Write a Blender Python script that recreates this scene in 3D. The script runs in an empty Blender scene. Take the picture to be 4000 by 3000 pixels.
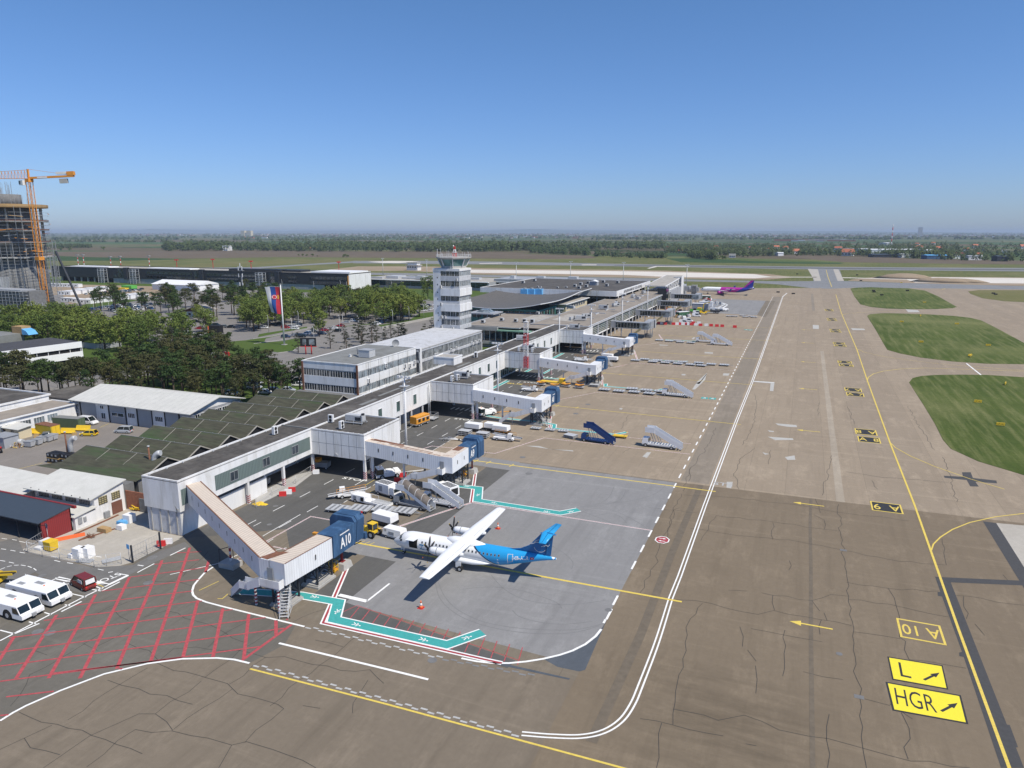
import bpy,math,random
from mathutils import Vector,Matrix
R=math.radians
random.seed(7)
sc=bpy.context.scene
# ------------------------------------------------ camera, sky, sun
F,CX,CY,HY,CH=2790.,2000.,1500.,905.,50.
pit=math.atan((CY-HY)/F);yaw=math.atan(1151/math.hypot(F,CY-HY))
FW=Vector((-math.sin(yaw)*math.cos(pit),math.cos(yaw)*math.cos(pit),-math.sin(pit)))
RT=Vector((math.cos(yaw),math.sin(yaw),0));UP=RT.cross(FW)
cam=bpy.data.cameras.new("camera");camo=bpy.data.objects.new("camera",cam)
sc.collection.objects.link(camo);sc.camera=camo
cam.sensor_width=36;cam.lens=F/4000*36;cam.clip_start=1;cam.clip_end=90000
camo.matrix_world=Matrix(((RT.x,UP.x,-FW.x,0),(RT.y,UP.y,-FW.y,0),(RT.z,UP.z,-FW.z,CH),(0,0,0,1)))
SUN=Vector((.70,-.16,1)).normalized()
sd=bpy.data.lights.new("sun",'SUN');sd.energy=4.95;sd.angle=R(.53);sd.color=(1,.93,.81)
so=bpy.data.objects.new("sun",sd);sc.collection.objects.link(so);so.location=(60,-20,90)
so.rotation_euler=SUN.to_track_quat('Z','Y').to_euler()
w=bpy.data.worlds.new("World");sc.world=w;w.use_nodes=True
nt=w.node_tree;bg=nt.nodes['Background'];sky=nt.nodes.new('ShaderNodeTexSky');sky.sky_type='NISHITA'
sky.sun_disc=False;sky.sun_elevation=math.asin(SUN.z);sky.sun_rotation=math.atan2(SUN.x,SUN.y)
sky.altitude=100;sky.air_density=1.0;sky.dust_density=.4;sky.ozone_density=2.0
tn=nt.nodes.new('ShaderNodeMix');tn.data_type='RGBA';tn.blend_type='MULTIPLY';tn.inputs[0].default_value=1
tc=nt.nodes.new('ShaderNodeTexCoord');sx=nt.nodes.new('ShaderNodeSeparateXYZ');nt.links.new(tc.outputs['Generated'],sx.inputs[0])
mr=nt.nodes.new('ShaderNodeMapRange');nt.links.new(sx.outputs['Z'],mr.inputs[0]);mr.inputs[1].default_value=0;mr.inputs[2].default_value=.3
hz=nt.nodes.new('ShaderNodeMix');hz.data_type='RGBA';nt.links.new(mr.outputs[0],hz.inputs[0]);hz.inputs[6].default_value=(.5,.645,1.04,1);hz.inputs[7].default_value=(.51,.735,1.0,1)
nt.links.new(sky.outputs[0],tn.inputs[6]);nt.links.new(hz.outputs[2],tn.inputs[7])
nt.links.new(tn.outputs[2],bg.inputs[0]);bg.inputs[1].default_value=.122
sc.view_settings.view_transform='Standard';sc.view_settings.look='None';sc.view_settings.exposure=0;sc.view_settings.gamma=1
sc.cycles.max_bounces=6;sc.cycles.volume_bounces=0;sc.cycles.transparent_max_bounces=8

def G(x,y,z=0):
 """ground place under a point read off the survey photo (4000 x 3000)"""
 d=FW*F+RT*(x-CX) -UP*(y-CY);t=(z-CH)/d.z
 return (d.x*t,d.y*t)
ZT=dict(A=(0,600,.4521),B=(0,1250,.4521),C=(900,900,.4521),D=(1000,1350,.4521),E=(0,1900,.4521),F=(900,1900,.4521),
Q=(1700,900,.4521),R=(1700,1350,.4521),I=(2500,850,.6781),J=(2500,1875,.6781),K=(0,2250,.6781),L=(1400,1900,.4521),
M=(0,1000,.27125),N=(600,1050,.27125),O=(1150,950,.27125),S=(2400,1050,.27125),U=(1850,1050,.27125),V=(0,1450,.27125),
W=(1200,1750,.31646),X=(0,1950,.31646),F1=(2600,880,.31646),F2=(3300,880,.31646),Z=(0,0,1.8083))
def g(k,x,y,z=0):
 a,b,s=ZT[k];return G(a+s*x,b+s*y,z)
def gl(k,pts,z=0):return [g(k,p[0],p[1],z) for p in pts]
def scrx(v):
 v=Vector((v[0],v[1],v[2]-CH));return v.dot(RT)/max(v.dot(FW),.1)

# ------------------------------------------------ materials
MT={}
def nodes(name):
 m=bpy.data.materials.new(name);m.use_nodes=True;MT[name]=m
 return m,m.node_tree,m.node_tree.nodes['Principled BSDF']
def N_(t,k,**kw):
 n=t.nodes.new('ShaderNode'+k)
 for a,b in kw.items():setattr(n,a,b)
 return n
def mix(t,fac,a,b,blend='MIX'):
 n=t.nodes.new('ShaderNodeMix');n.data_type='RGBA';n.blend_type=blend
 for s,v in ((0,fac),(6,a),(7,b)):
  if hasattr(v,'links') or isinstance(v,bpy.types.NodeSocket):t.links.new(v,n.inputs[s])
  elif s == 0:n.inputs[0].default_value=v
  else:n.inputs[s].default_value=(*v,1)
 return n.outputs[2]
def ramp(t,src,a,b):
 n=t.nodes.new('ShaderNodeMapRange');t.links.new(src,n.inputs[0]);n.inputs[1].default_value=a;n.inputs[2].default_value=b
 return n.outputs[0]
def noise(t,scale,detail=4,rough=.6,st=(1,1,1),rot=0,coord='pos'):
 if coord == 'pos':c=N_(t,'NewGeometry').outputs['Position']
 else:c=N_(t,'TexCoord').outputs['Object']
 mp=N_(t,'Mapping');t.links.new(c,mp.inputs[0]);mp.inputs['Scale'].default_value=st;mp.inputs['Rotation'].default_value=(0,0,rot)
 n=N_(t,'TexNoise');t.links.new(mp.outputs[0],n.inputs['Vector']);n.inputs['Scale'].default_value=scale
 n.inputs['Detail'].default_value=detail;n.inputs['Roughness'].default_value=rough
 return n.outputs['Fac']
def M(name,col,rough=.7,metal=0,var=.12,scale=.6,st=(1,1,1),bump=0,dirt=None,dscale=.25,spec=.4):
 if name in MT:return MT[name]
 m,t,p=nodes(name)
 lo=tuple(c*(1-var) for c in col);hi=tuple(min(1,c*(1+var)) for c in col)
 o=mix(t,ramp(t,noise(t,scale,5,.65,st),.3,.7),lo,hi)
 if dirt:
  o=mix(t,ramp(t,noise(t,dscale,6,.7,st),.5,.72),o,dirt)
 t.links.new(o,p.inputs['Base Color'])
 p.inputs['Roughness'].default_value=rough;p.inputs['Metallic'].default_value=metal;p.inputs['Specular IOR Level'].default_value=spec
 return m
ST=(1,1,.18)   # stretched down a wall: rain streaks
M('white_wall',(.72,.72,.72),.65,var=.07,scale=.7,st=ST,dirt=(.53,.52,.49),dscale=.45)
M('white_clean',(.8,.8,.8),.45,var=.03)
M('white_corr',(.72,.73,.75),.55,var=.05,scale=1.2,st=ST,dirt=(.55,.54,.52),dscale=.7)
M('white_paint',(.78,.78,.76),.8,var=.1,scale=3)
M('faded_paint',(.42,.42,.41),.85,var=.25,scale=4)
M('plane_white',(.82,.83,.84),.28,var=.015,spec=.5)
M('plane_blue',(.025,.33,.68),.3,var=.03,spec=.5)
M('plane_navy',(.008,.03,.09),.35,var=.03)
M('plane_dark',(.01,.07,.2),.35)
M('roof_dark',(.075,.068,.06),.9,var=.35,scale=.8,dirt=(.15,.14,.125),dscale=.16);M('roof_wing',(.27,.255,.235),.9,var=.15,scale=.3,dirt=(.17,.145,.12),dscale=.2)
M('roof_grey',(.2,.205,.2),.9,var=.12,scale=.3,dirt=(.13,.13,.12),dscale=.2)
M('roof_tan',(.27,.235,.195),.9,var=.14,scale=.25,dirt=(.17,.15,.13),dscale=.15)
M('roof_light',(.37,.35,.315),.9,var=.12,scale=.4,dirt=(.27,.24,.2),dscale=.22)
M('roof_green',(.062,.062,.042),.95,var=.38,scale=1.1,st=(.3,1.6,1),dirt=(.045,.085,.03),dscale=.16)
M('roof_white',(.55,.545,.51),.8,var=.07,scale=.5,dirt=(.5,.5,.46),dscale=.4)
M('roof_asphalt',(.06,.06,.065),.9,var=.15,scale=.3)
M('rust',(.19,.085,.05),.85,var=.35,scale=2.5)
M('rust_tan',(.6,.53,.45),.7,var=.08,scale=.8,dirt=(.36,.2,.12),dscale=1.2)
M('concrete',(.4,.39,.37),.85,var=.12,scale=.8,dirt=(.28,.27,.25),dscale=.4)
M('concrete_dark',(.16,.16,.16),.85,var=.2,scale=.8)
M('panel_grey',(.33,.345,.37),.6,var=.1,scale=.8,st=ST,dirt=(.24,.25,.26))
M('door_grey',(.3,.32,.35),.6,var=.06,scale=1,st=ST)
M('block_wall',(.5,.51,.53),.85,var=.1,scale=.9,dirt=(.34,.34,.33),dscale=.5)
M('cream',(.6,.52,.36),.8,var=.08)
M('steel',(.33,.34,.35),.5,.2,var=.15,scale=2)
M('galv',(.5,.51,.52),.5,.15,var=.12,scale=3)
M('frame_white',(.7,.7,.7),.5,var=.05)
M('dark_steel',(.03,.035,.045),.6,.2,var=.2,scale=2)
M('black',(.015,.015,.017),.6,var=.2,scale=2)
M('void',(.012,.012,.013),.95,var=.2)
M('rubber',(.02,.02,.021),.85,var=.2,scale=4)
M('grey_plastic',(.28,.29,.3),.6,var=.1)
M('blue_cab',(.032,.08,.165),.65,var=.14,scale=1.2,st=ST,dirt=(.07,.16,.3),dscale=.8)
M('navy_stair',(.02,.06,.2),.5,var=.1)
M('sky_blue',(.12,.38,.68),.6,var=.08)
M('yellow',(.72,.48,.03),.5,var=.08,scale=2)
M('yellow_paint',(.66,.5,.1),.8,var=.14,scale=3)
M('yellow_bright',(.78,.66,.04),.8,var=.05,scale=3)
M('orange',(.62,.27,.03),.6,var=.1,scale=2)
M('orange_pl',(.8,.17,.05),.6,var=.08)
M('crane_orange',(.68,.27,.035),.6,var=.1)
M('red',(.55,.03,.03),.5,var=.08)
M('red_paint',(.4,.07,.08),.85,var=.25,scale=2.5)
M('red_wall',(.22,.025,.028),.7,var=.12,scale=1,st=ST)
M('red_line',(.33,.05,.06),.85,var=.2,scale=3)
M('dark_red',(.17,.022,.016),.35,var=.05,spec=.5)
M('brown',(.16,.07,.05),.8,var=.15)
M('brick',(.3,.12,.07),.85,var=.25,scale=3)
M('wood',(.4,.26,.12),.85,var=.2,scale=3)
M('pallet',(.5,.33,.13),.85,var=.2,scale=3)
M('teal',(.05,.33,.31),.85,var=.12,scale=2)
M('green_dark',(.03,.1,.05),.7,var=.1)
M('green_trim',(.06,.2,.17),.6,var=.1)
M('green_strip',(.2,.36,.27),.7,var=.08)
M('green_bright',(.12,.45,.08),.5,var=.08)
M('black_paint',(.03,.032,.036),.9,var=.2,scale=2)
M('asphalt_patch',(.062,.062,.064),.95,var=.12,scale=2)
M('crack',(.06,.055,.05),.95,var=.1,scale=2)
M('tyre_mark',(.18,.18,.18),.95,var=.1,scale=1);M('tyre_brown',(.14,.115,.085),.95,var=.15,scale=1)
M('pale_patch',(.42,.41,.38),.9,var=.1,scale=1)
M('sand',(.5,.39,.27),.95,var=.12,scale=.05)
M('chalk',(.6,.56,.5),.95,var=.08,scale=.02)
M('magenta',(.42,.02,.3),.3,var=.03,spec=.5)
M('purple_blue',(.02,.03,.28),.3,var=.03,spec=.5)
M('bark',(.1,.075,.055),.95,var=.25,scale=3)
M('black_facade',(.022,.024,.028),.5,var=.2,scale=.6,st=(1,1,4))
M('skin',(.45,.28,.2),.6)
M('hi_vis',(.55,.7,.05),.6)
M('yellowish',(.35,.3,.16),.9)
def glassm(name,col,rough=.08,var=.5,scale=.35,spec=.8):
 m,t,p=nodes(name)
 o=mix(t,ramp(t,noise(t,scale,2,.5),.35,.65),tuple(c*(1-var) for c in col),tuple(c*(1+var) for c in col))
 t.links.new(o,p.inputs['Base Color']);p.inputs['Roughness'].default_value=rough;p.inputs['Specular IOR Level'].default_value=spec
glassm('glass',(.035,.045,.055));glassm('glass_green',(.05,.085,.08),.15);glassm('glass_dark',(.012,.02,.022),.05)
glassm('glass_pale',(.16,.19,.21),.2,.6,.5);glassm('glass_channel',(.075,.105,.1),.35,.35,1.5)
glassm('glass_curtain',(.12,.13,.13),.3,.7,.8)
glassm('cab_glass',(.09,.2,.19),.1,.3,.4)

def corrug(name,base,col2,freq,axis='Z'):
 """a ribbed sheet: thin darker lines repeated along one object axis"""
 m,t,p=nodes(name)
 c=N_(t,'TexCoord');s=N_(t,'SeparateXYZ');t.links.new(c.outputs['Object'],s.inputs[0])
 a=N_(t,'Math',operation='MULTIPLY');t.links.new(s.outputs[axis],a.inputs[0]);a.inputs[1].default_value=freq
 b=N_(t,'Math',operation='FRACT');t.links.new(a.outputs[0],b.inputs[0])
 d=N_(t,'Math',operation='GREATER_THAN');t.links.new(b.outputs[0],d.inputs[0]);d.inputs[1].default_value=.72
 o=mix(t,d.outputs[0],base,col2)
 o=mix(t,ramp(t,noise(t,.7,6,.7,ST),.5,.75),o,tuple(x*.8 for x in base))
 t.links.new(o,p.inputs['Base Color']);p.inputs['Roughness'].default_value=.6
corrug('corr_x',(.74,.75,.77),(.62,.63,.65),2.2,'X');corrug('corr_y',(.74,.75,.77),(.62,.63,.65),2.2,'Y')
corrug('tread_y',(.62,.54,.45),(.47,.38,.3),2.0,'Y');corrug('tread_x',(.62,.54,.45),(.47,.38,.3),2.0,'X')
corrug('redsheet',(.24,.028,.03),(.17,.018,.02),3,'Y');corrug('dark_slats',(.05,.05,.055),(.03,.03,.034),3,'X')
corrug('container_y',(.66,.5,.04),(.45,.33,.03),2.5,'X');corrug('container_g',(.09,.13,.07),(.06,.09,.05),2.5,'X')
corrug('channel_glass',(.15,.195,.185),(.07,.1,.095),2.6,'Y')
corrug('louvre',(.3,.31,.32),(.12,.13,.13),6,'Z')
corrug('fin_panel',(.1,.09,.075),(.17,.155,.13),1.1,'Y')

def person(x,y,z,rz,label,top,legs,pose=0):
 me=bpy.data.meshes.new('person');V=[(0,0,.95,.15),(0,0,1.2,.16),(0,0,1.42,.15),(0,0,1.52,.06),(0,.01,1.62,.1),(0,.01,1.72,.085),(-.19,0,1.4,.06),(-.26,.05,1.12,.045),(-.24,.16+pose,.92,.035),(.19,0,1.4,.06),(.26,.05,1.12,.045),(.24,.14,.9,.035),(-.1,0,.88,.09),(-.11,.06,.48,.065),(-.12,0,.09,.045),(-.12,.13,.04,.04),(.1,0,.88,.09),(.12,-.04,.48,.065),(.13,-.08,.09,.045),(.13,.06,.04,.04)]
 Ed=[(0,1),(1,2),(2,3),(3,4),(4,5),(2,6),(6,7),(7,8),(2,9),(9,10),(10,11),(0,12),(12,13),(13,14),(14,15),(0,16),(16,17),(17,18),(18,19)]
 me.from_pydata([v[:3] for v in V],Ed,[]);o=bpy.data.objects.new('person',me);sc.collection.objects.link(o)
 o.modifiers.new('skin','SKIN');o.modifiers.new('sub','SUBSURF').levels=1
 for i,v in enumerate(me.skin_vertices[0].data):v.radius=(V[i][3],V[i][3])
 me.skin_vertices[0].data[0].use_root=True
 dg=bpy.context.evaluated_depsgraph_get();m2=bpy.data.meshes.new_from_object(o.evaluated_get(dg));bpy.data.objects.remove(o)
 m2.materials.clear()
 for k in (legs,top,'skin','black'):m2.materials.append(MT[k])
 for f in m2.polygons:c=f.center;f.material_index=0 if c.z<.93 and abs(c.x)<.2 else (2 if c.z>1.5 and c.z<1.68 or c.z<.98 and abs(c.x)>.2 else (3 if c.z >= 1.68 else 1))
 o=bpy.data.objects.new('person',m2);sc.collection.objects.link(o);o.location=(x,y,z);o.rotation_euler=(0,0,rz);return tag(o,label,'person')
def ground(name,c1,c2,c3,lane=None,joint=None,streak=True,sc1=.03,stain=False):
 """pavement: broad tone drift, paving lanes along Y, fine joints, grain and long wheel streaks"""
 m,t,p=nodes(name)
 o=mix(t,ramp(t,noise(t,sc1,6,.6),.35,.65),c1,c2)
 pos=N_(t,'NewGeometry').outputs['Position'];s=N_(t,'SeparateXYZ');t.links.new(pos,s.inputs[0])
 if lane:
  a=N_(t,'Math',operation='DIVIDE');t.links.new(s.outputs['X'],a.inputs[0]);a.inputs[1].default_value=lane
  b=N_(t,'Math',operation='FLOOR');t.links.new(a.outputs[0],b.inputs[0])
  wn=N_(t,'TexWhiteNoise',noise_dimensions='1D');t.links.new(b.outputs[0],wn.inputs['W'])
  o=mix(t,wn.outputs['Value'],o,c3,'MIX') if False else mix(t,ramp(t,wn.outputs['Value'],-.2,2.2),o,c3)
 if streak:
  o=mix(t,ramp(t,noise(t,.5,5,.7,(1,.06,1)),.5,.8),o,tuple(x*.78 for x in c1))
  o=mix(t,ramp(t,noise(t,.35,5,.7,(.05,1,1)),.56,.8),o,tuple(min(1,x*1.22) for x in c2))
 if joint:
  f=None
  for ax,dv in (('X',joint[0]),('Y',joint[1])):
   a=N_(t,'Math',operation='DIVIDE');t.links.new(s.outputs[ax],a.inputs[0]);a.inputs[1].default_value=dv
   b=N_(t,'Math',operation='FRACT');t.links.new(a.outputs[0],b.inputs[0])
   d=N_(t,'Math',operation='LESS_THAN');t.links.new(b.outputs[0],d.inputs[0]);d.inputs[1].default_value=.09/dv
   e=N_(t,'Math',operation='MULTIPLY');t.links.new(d.outputs[0],e.inputs[0]);e.inputs[1].default_value=.6
   o=mix(t,e.outputs[0],o,tuple(x*.55 for x in c1))
 o=mix(t,ramp(t,noise(t,1.1,9,.85),.34,.95),o,tuple(x*.74 for x in c1));o=mix(t,ramp(t,noise(t,.22,8,.8,(1,.4,1)),.52,.95),o,tuple(min(1,x*1.4) for x in c2))
 o=mix(t,ramp(t,noise(t,.09,3,.6),.62,.8),o,tuple(x*.8 for x in c1))
 if stain:  # rubber and oil dragged round the corner of the apron
  for (sx_,sy_),rr in ((G(2720,2760),15),(G(2950,2900),14)):
   v=N_(t,'VectorMath',operation='DISTANCE');t.links.new(pos,v.inputs[0]);v.inputs[1].default_value=(sx_,sy_,0)
   f=ramp(t,v.outputs['Value'],rr,2);q=ramp(t,noise(t,.5,7,.7,(.2,1,1),.45),.35,1.05)
   e=N_(t,'Math',operation='MULTIPLY');t.links.new(f,e.inputs[0]);t.links.new(q,e.inputs[1]);o=mix(t,e.outputs[0],o,tuple(x*.45 for x in c1))
 t.links.new(o,p.inputs['Base Color']);p.inputs['Roughness'].default_value=.92;p.inputs['Specular IOR Level'].default_value=.25
ground('g_concrete',(.3,.242,.176),(.345,.282,.208),(.235,.192,.145),7.5,(7.5,7.5))
ground('g_asph_brown',(.19,.15,.104),(.222,.177,.124),(.18,.142,.1),11,None,stain=True)
ground('g_asph_front',(.183,.151,.113),(.213,.176,.132),(.175,.145,.11),None,None)
ground('g_asph_hatch',(.132,.122,.103),(.16,.147,.124),(.127,.118,.1),None,None)
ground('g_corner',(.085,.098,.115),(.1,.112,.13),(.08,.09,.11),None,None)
ground('g_stand_old',(.182,.153,.115),(.212,.18,.137),(.155,.132,.105),None,(7.5,7.5))
ground('g_stand_new',(.235,.232,.23),(.258,.255,.252),(.228,.226,.224),None,None,True,.05)
ground('g_asph_dark',(.1,.098,.093),(.125,.122,.115),(.1,.1,.097),None,None)
ground('g_road',(.15,.147,.142),(.185,.18,.172),(.15,.147,.142),None,None)
ground('g_yard',(.21,.19,.17),(.25,.225,.2),(.2,.18,.16),None,None,False)
ground('g_slab',(.4,.37,.32),(.46,.43,.38),(.38,.35,.3),None,None,False,.1)
ground('g_taxi',(.2,.205,.21),(.235,.24,.245),(.19,.195,.2),None,None,True)
ground('g_lot',(.2,.19,.18),(.24,.225,.21),(.2,.19,.18),None,None,False)

ground('g_lane',(.235,.2,.155),(.265,.225,.18),(.22,.185,.145),None,None)
ground('g_pale',(.34,.29,.225),(.38,.325,.255),(.34,.29,.225),None,None)
def grassm(name,c1,c2,c3,mow=True,ang=0,s2=.9):
 m,t,p=nodes(name)
 o=mix(t,ramp(t,noise(t,.035,7,.65),.35,.65),c1,c2)
 if mow:o=mix(t,ramp(t,noise(t,.5,4,.6,(1,.07,1),ang),.45,.75),o,c3)
 o=mix(t,ramp(t,noise(t,.012,4,.6),.48,.7),o,c3)
 o=mix(t,ramp(t,noise(t,s2,8,.8),.35,.9),o,tuple(x*.6 for x in c1))
 t.links.new(o,p.inputs['Base Color']);p.inputs['Roughness'].default_value=1;p.inputs['Specular IOR Level'].default_value=.1
grassm('grass',(.095,.12,.035),(.14,.15,.055),(.22,.2,.09),True,.5)
grassm('grass_island',(.06,.09,.02),(.1,.13,.034),(.21,.215,.09),True,-1.0)
grassm('grass_park',(.07,.115,.025),(.085,.13,.03),(.1,.13,.04),False)
grassm('grass_dry',(.16,.155,.06),(.13,.14,.05),(.2,.18,.085),True,1.57)
grassm('field_brown',(.15,.12,.085),(.125,.095,.068),(.17,.14,.1),True,.3)
grassm('field_green',(.035,.075,.025),(.05,.09,.03),(.06,.1,.04),True,.3)
grassm('field_light',(.09,.13,.035),(.07,.11,.03),(.11,.14,.05),True,.3)
grassm('dirt',(.3,.23,.16),(.36,.29,.21),(.4,.33,.25),False)
grassm('gravel',(.45,.41,.35),(.52,.48,.42),(.4,.37,.32),False)
def leafm(name,c,v=.35):
 m,t,p=nodes(name)
 oi=N_(t,'ObjectInfo')
 o=mix(t,ramp(t,noise(t,.8,3,.6),.3,.7),tuple(x*(1-v) for x in c),tuple(x*(1+v) for x in c))
 o=mix(t,ramp(t,oi.outputs['Random'],-.3,1.6),o,(c[0]*1.5,c[1]*1.15,c[2]*.9))
 t.links.new(o,p.inputs['Base Color']);p.inputs['Roughness'].default_value=.75;p.inputs['Specular IOR Level'].default_value=.25
leafm('leaf_light',(.105,.155,.032));leafm('leaf_mid',(.07,.115,.024));leafm('leaf_dark',(.03,.06,.015));leafm('needle',(.048,.058,.022))
leafm('needle_dark',(.03,.04,.024));leafm('leaf_grey',(.06,.068,.035));leafm('leaf_far',(.04,.068,.022),.5)
# farmland reaching the horizon
m,t,p=nodes('farmland')
pos=N_(t,'NewGeometry').outputs['Position']
mp=N_(t,'Mapping');t.links.new(pos,mp.inputs[0]);mp.inputs['Scale'].default_value=(1/900,1/260,1);mp.inputs['Rotation'].default_value=(0,0,-.25)
vo=N_(t,'TexVoronoi');t.links.new(mp.outputs[0],vo.inputs['Vector']);vo.inputs['Scale'].default_value=1
cr=N_(t,'ValToRGB');t.links.new(vo.outputs['Color'],cr.inputs[0])
e=cr.color_ramp;e.interpolation='CONSTANT';e.elements[0].color=(.07,.12,.05,1);e.elements[1].position=.75;e.elements[1].color=(.11,.15,.06,1)
for q,c in ((.25,(.15,.115,.08,1)),(.42,(.07,.13,.055,1)),(.58,(.17,.16,.09,1)),(.88,(.05,.085,.035,1))):
 x=e.elements.new(q);x.color=c
o=mix(t,ramp(t,noise(t,.0022,6,.7,(.5,1.6,1)),.56,.6),cr.outputs[0],(.022,.042,.018))
o=mix(t,ramp(t,noise(t,.02,5,.7),.3,.9),o,(.05,.065,.03))
t.links.new(o,p.inputs['Base Color']);p.inputs['Roughness'].default_value=1;p.inputs['Specular IOR Level'].default_value=.05

# ------------------------------------------------ mesh builder
class MB:
 def __init__(s,mat='white_clean'):s.v=[];s.f=[];s.mi=[];s.mats=[];s.sm=[];s.m(mat);s.smooth=False;s.T=None
 def m(s,mat):
  if mat not in s.mats:s.mats.append(mat)
  s.c=s.mats.index(mat);return s
 def pts(s,ps):
  n=len(s.v)
  if s.T is not None:ps=[tuple(s.T @ Vector(q)) for q in ps]
  s.v += [tuple(q) for q in ps];return n
 def face(s,idx,sm=None):s.f.append(idx);s.mi.append(s.c);s.sm.append(s.smooth if sm is None else sm)
 def poly(s,ps):n=s.pts(ps);s.face(list(range(n,n+len(ps))));return s
 def flat(s,p2,z):return s.poly([(x,y,z) for x,y in p2])
 def box(s,x0,y0,z0,x1,y1,z1):
  x0,x1=min(x0,x1),max(x0,x1);y0,y1=min(y0,y1),max(y0,y1);z0,z1=min(z0,z1),max(z0,z1)
  n=s.pts([(x0,y0,z0),(x1,y0,z0),(x1,y1,z0),(x0,y1,z0),(x0,y0,z1),(x1,y0,z1),(x1,y1,z1),(x0,y1,z1)])
  for q in ((0,3,2,1),(4,5,6,7),(0,1,5,4),(1,2,6,5),(2,3,7,6),(3,0,4,7)):s.face([n+i for i in q],False)
  return s
 def cb(s,cx,cy,cz,sx,sy,sz):return s.box(cx-sx/2,cy-sy/2,cz-sz/2,cx+sx/2,cy+sy/2,cz+sz/2)
 def prism(s,p2,a,b,axis='y'):
  """extrude a 2D outline between a and b: axis y -> outline is (x,z); x -> (y,z); z -> (x,y)"""
  def T(u,v,w):return (u,w,v) if axis == 'y' else ((w,u,v) if axis == 'x' else (u,v,w))
  n=s.pts([T(u,v,a) for u,v in p2]+[T(u,v,b) for u,v in p2]);k=len(p2)
  s.face(list(range(n+k-1,n-1,-1)),False);s.face(list(range(n+k,n+2*k)),False)
  for i in range(k):j=(i+1) % k;s.face([n+i,n+j,n+k+j,n+k+i],False)
  return s
 def rings(s,rs,cap=True,sm=True):
  k=len(rs[0]);ns=[s.pts(r) for r in rs]
  for a,b in zip(ns,ns[1:]):
   for i in range(k):j=(i+1) % k;s.face([a+i,a+j,b+j,b+i],sm)
  if cap:s.face([ns[0]+i for i in range(k-1,-1,-1)],False);s.face([ns[-1]+i for i in range(k)],False)
  return s
 def tube(s,p,q,r,n=6,r2=None,cap=True):
  p,q=Vector(p),Vector(q);d=(q-p).normalized();r2=r if r2 is None else r2
  u=d.orthogonal().normalized();v=d.cross(u)
  def ring(c,rr):return [c+(u*math.cos(2*math.pi*i/n)+v*math.sin(2*math.pi*i/n))*rr for i in range(n)]
  return s.rings([ring(p,r),ring(q,r2)],cap,n>5)
 def bar(s,p,q,w=.1,h=None):
  p,q=Vector(p),Vector(q);h=h or w;d=(q-p).normalized()
  u=d.cross(Vector((0,0,1)))
  u=u.normalized() if u.length>.01 else Vector((1,0,0));v=u.cross(d)
  def ring(c):return [c+u*w/2+v*h/2,c-u*w/2+v*h/2,c-u*w/2-v*h/2,c+u*w/2-v*h/2]
  return s.rings([ring(p),ring(q)],True,False)
 def path(s,ps,r,n=6):
  for a,b in zip(ps,ps[1:]):s.tube(a,b,r,n)
  return s
 def wheel(s,x,y,z,r,w,axis='y'):
  d=(0,w/2,0) if axis == 'y' else (w/2,0,0);c=Vector((x,y,z));d=Vector(d)
  s.m('rubber').tube(c-d,c+d,r,14);s.m('galv').tube(c-d*1.04,c+d*1.04,r*.5,10);return s
 def strip(s,ps,w,z,closed=False):
  n=len(ps);L=[];Rr=[]
  for i in range(n):
   a=Vector(ps[i-1]) if (i>0 or closed) else None;b=Vector(ps[i]);c=Vector(ps[(i+1) % n]) if (i<n-1 or closed) else None
   d1=(b-a).normalized() if a is not None else None;d2=(c-b).normalized() if c is not None else None
   if d1 is None:d1=d2
   if d2 is None:d2=d1
   tt=(d1+d2);tt=tt.normalized() if tt.length>1e-6 else d1
   nn=Vector((-tt.y,tt.x));k=w/2/max(.35,abs(nn.dot(Vector((-d1.y,d1.x)))))
   L.append(b+nn*k);Rr.append(b-nn*k)
  for i in range(n if closed else n-1):
   j=(i+1) % n
   s.poly([(Rr[i].x,Rr[i].y,z),(Rr[j].x,Rr[j].y,z),(L[j].x,L[j].y,z),(L[i].x,L[i].y,z)])
  return s
 def dashes(s,p,q,w,z,on,off):
  p,q=Vector(p),Vector(q);L=(q-p).length;d=(q-p)/L;t0=0
  while t0<L:
   s.strip([p+d*t0,p+d*min(t0+on,L)],w,z);t0 += on+off
  return s
 def mesh(s,name):
  me=bpy.data.meshes.new(name);me.from_pydata(s.v,[],s.f)
  for m in s.mats:me.materials.append(MT[m])
  me.polygons.foreach_set('material_index',s.mi);me.polygons.foreach_set('use_smooth',s.sm);me.update()
  return me
 def build(s,name,parent=None,loc=None,kind=None,**kw):
  o=bpy.data.objects.new(name,s.mesh(name));sc.collection.objects.link(o)
  if parent:o.parent=parent
  if loc:o.location=loc
  if kind:o['kind']=kind
  tag(o,**kw);return o
def tag(o,label=None,cat=None,group=None):
 if label:o['label']=label
 if cat:o['category']=cat
 if group:o['group']=group
 return o
def thing(name,label,cat,loc=(0,0,0),rz=0,group=None):
 o=bpy.data.objects.new(name,None);sc.collection.objects.link(o);o.empty_display_size=.5
 o.location=(*loc,0)[:3] if len(loc) == 2 else loc;o.rotation_euler=(0,0,rz)
 return tag(o,label,cat,group)
def copy_tree(o,parent=None):
 c=o.copy();sc.collection.objects.link(c)
 if parent:c.parent=parent
 for ch in list(o.children):copy_tree(ch,c)
 return c
def place(o,x,y,z=0,rz=0,label=None,group=None,s=None):
 o.location=(x,y,z);o.rotation_euler=(0,0,rz)
 if s:o.scale=(s,s,s) if not hasattr(s,'__len__') else s
 if label:o['label']=label
 if group:o['group']=group
 return o
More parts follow.
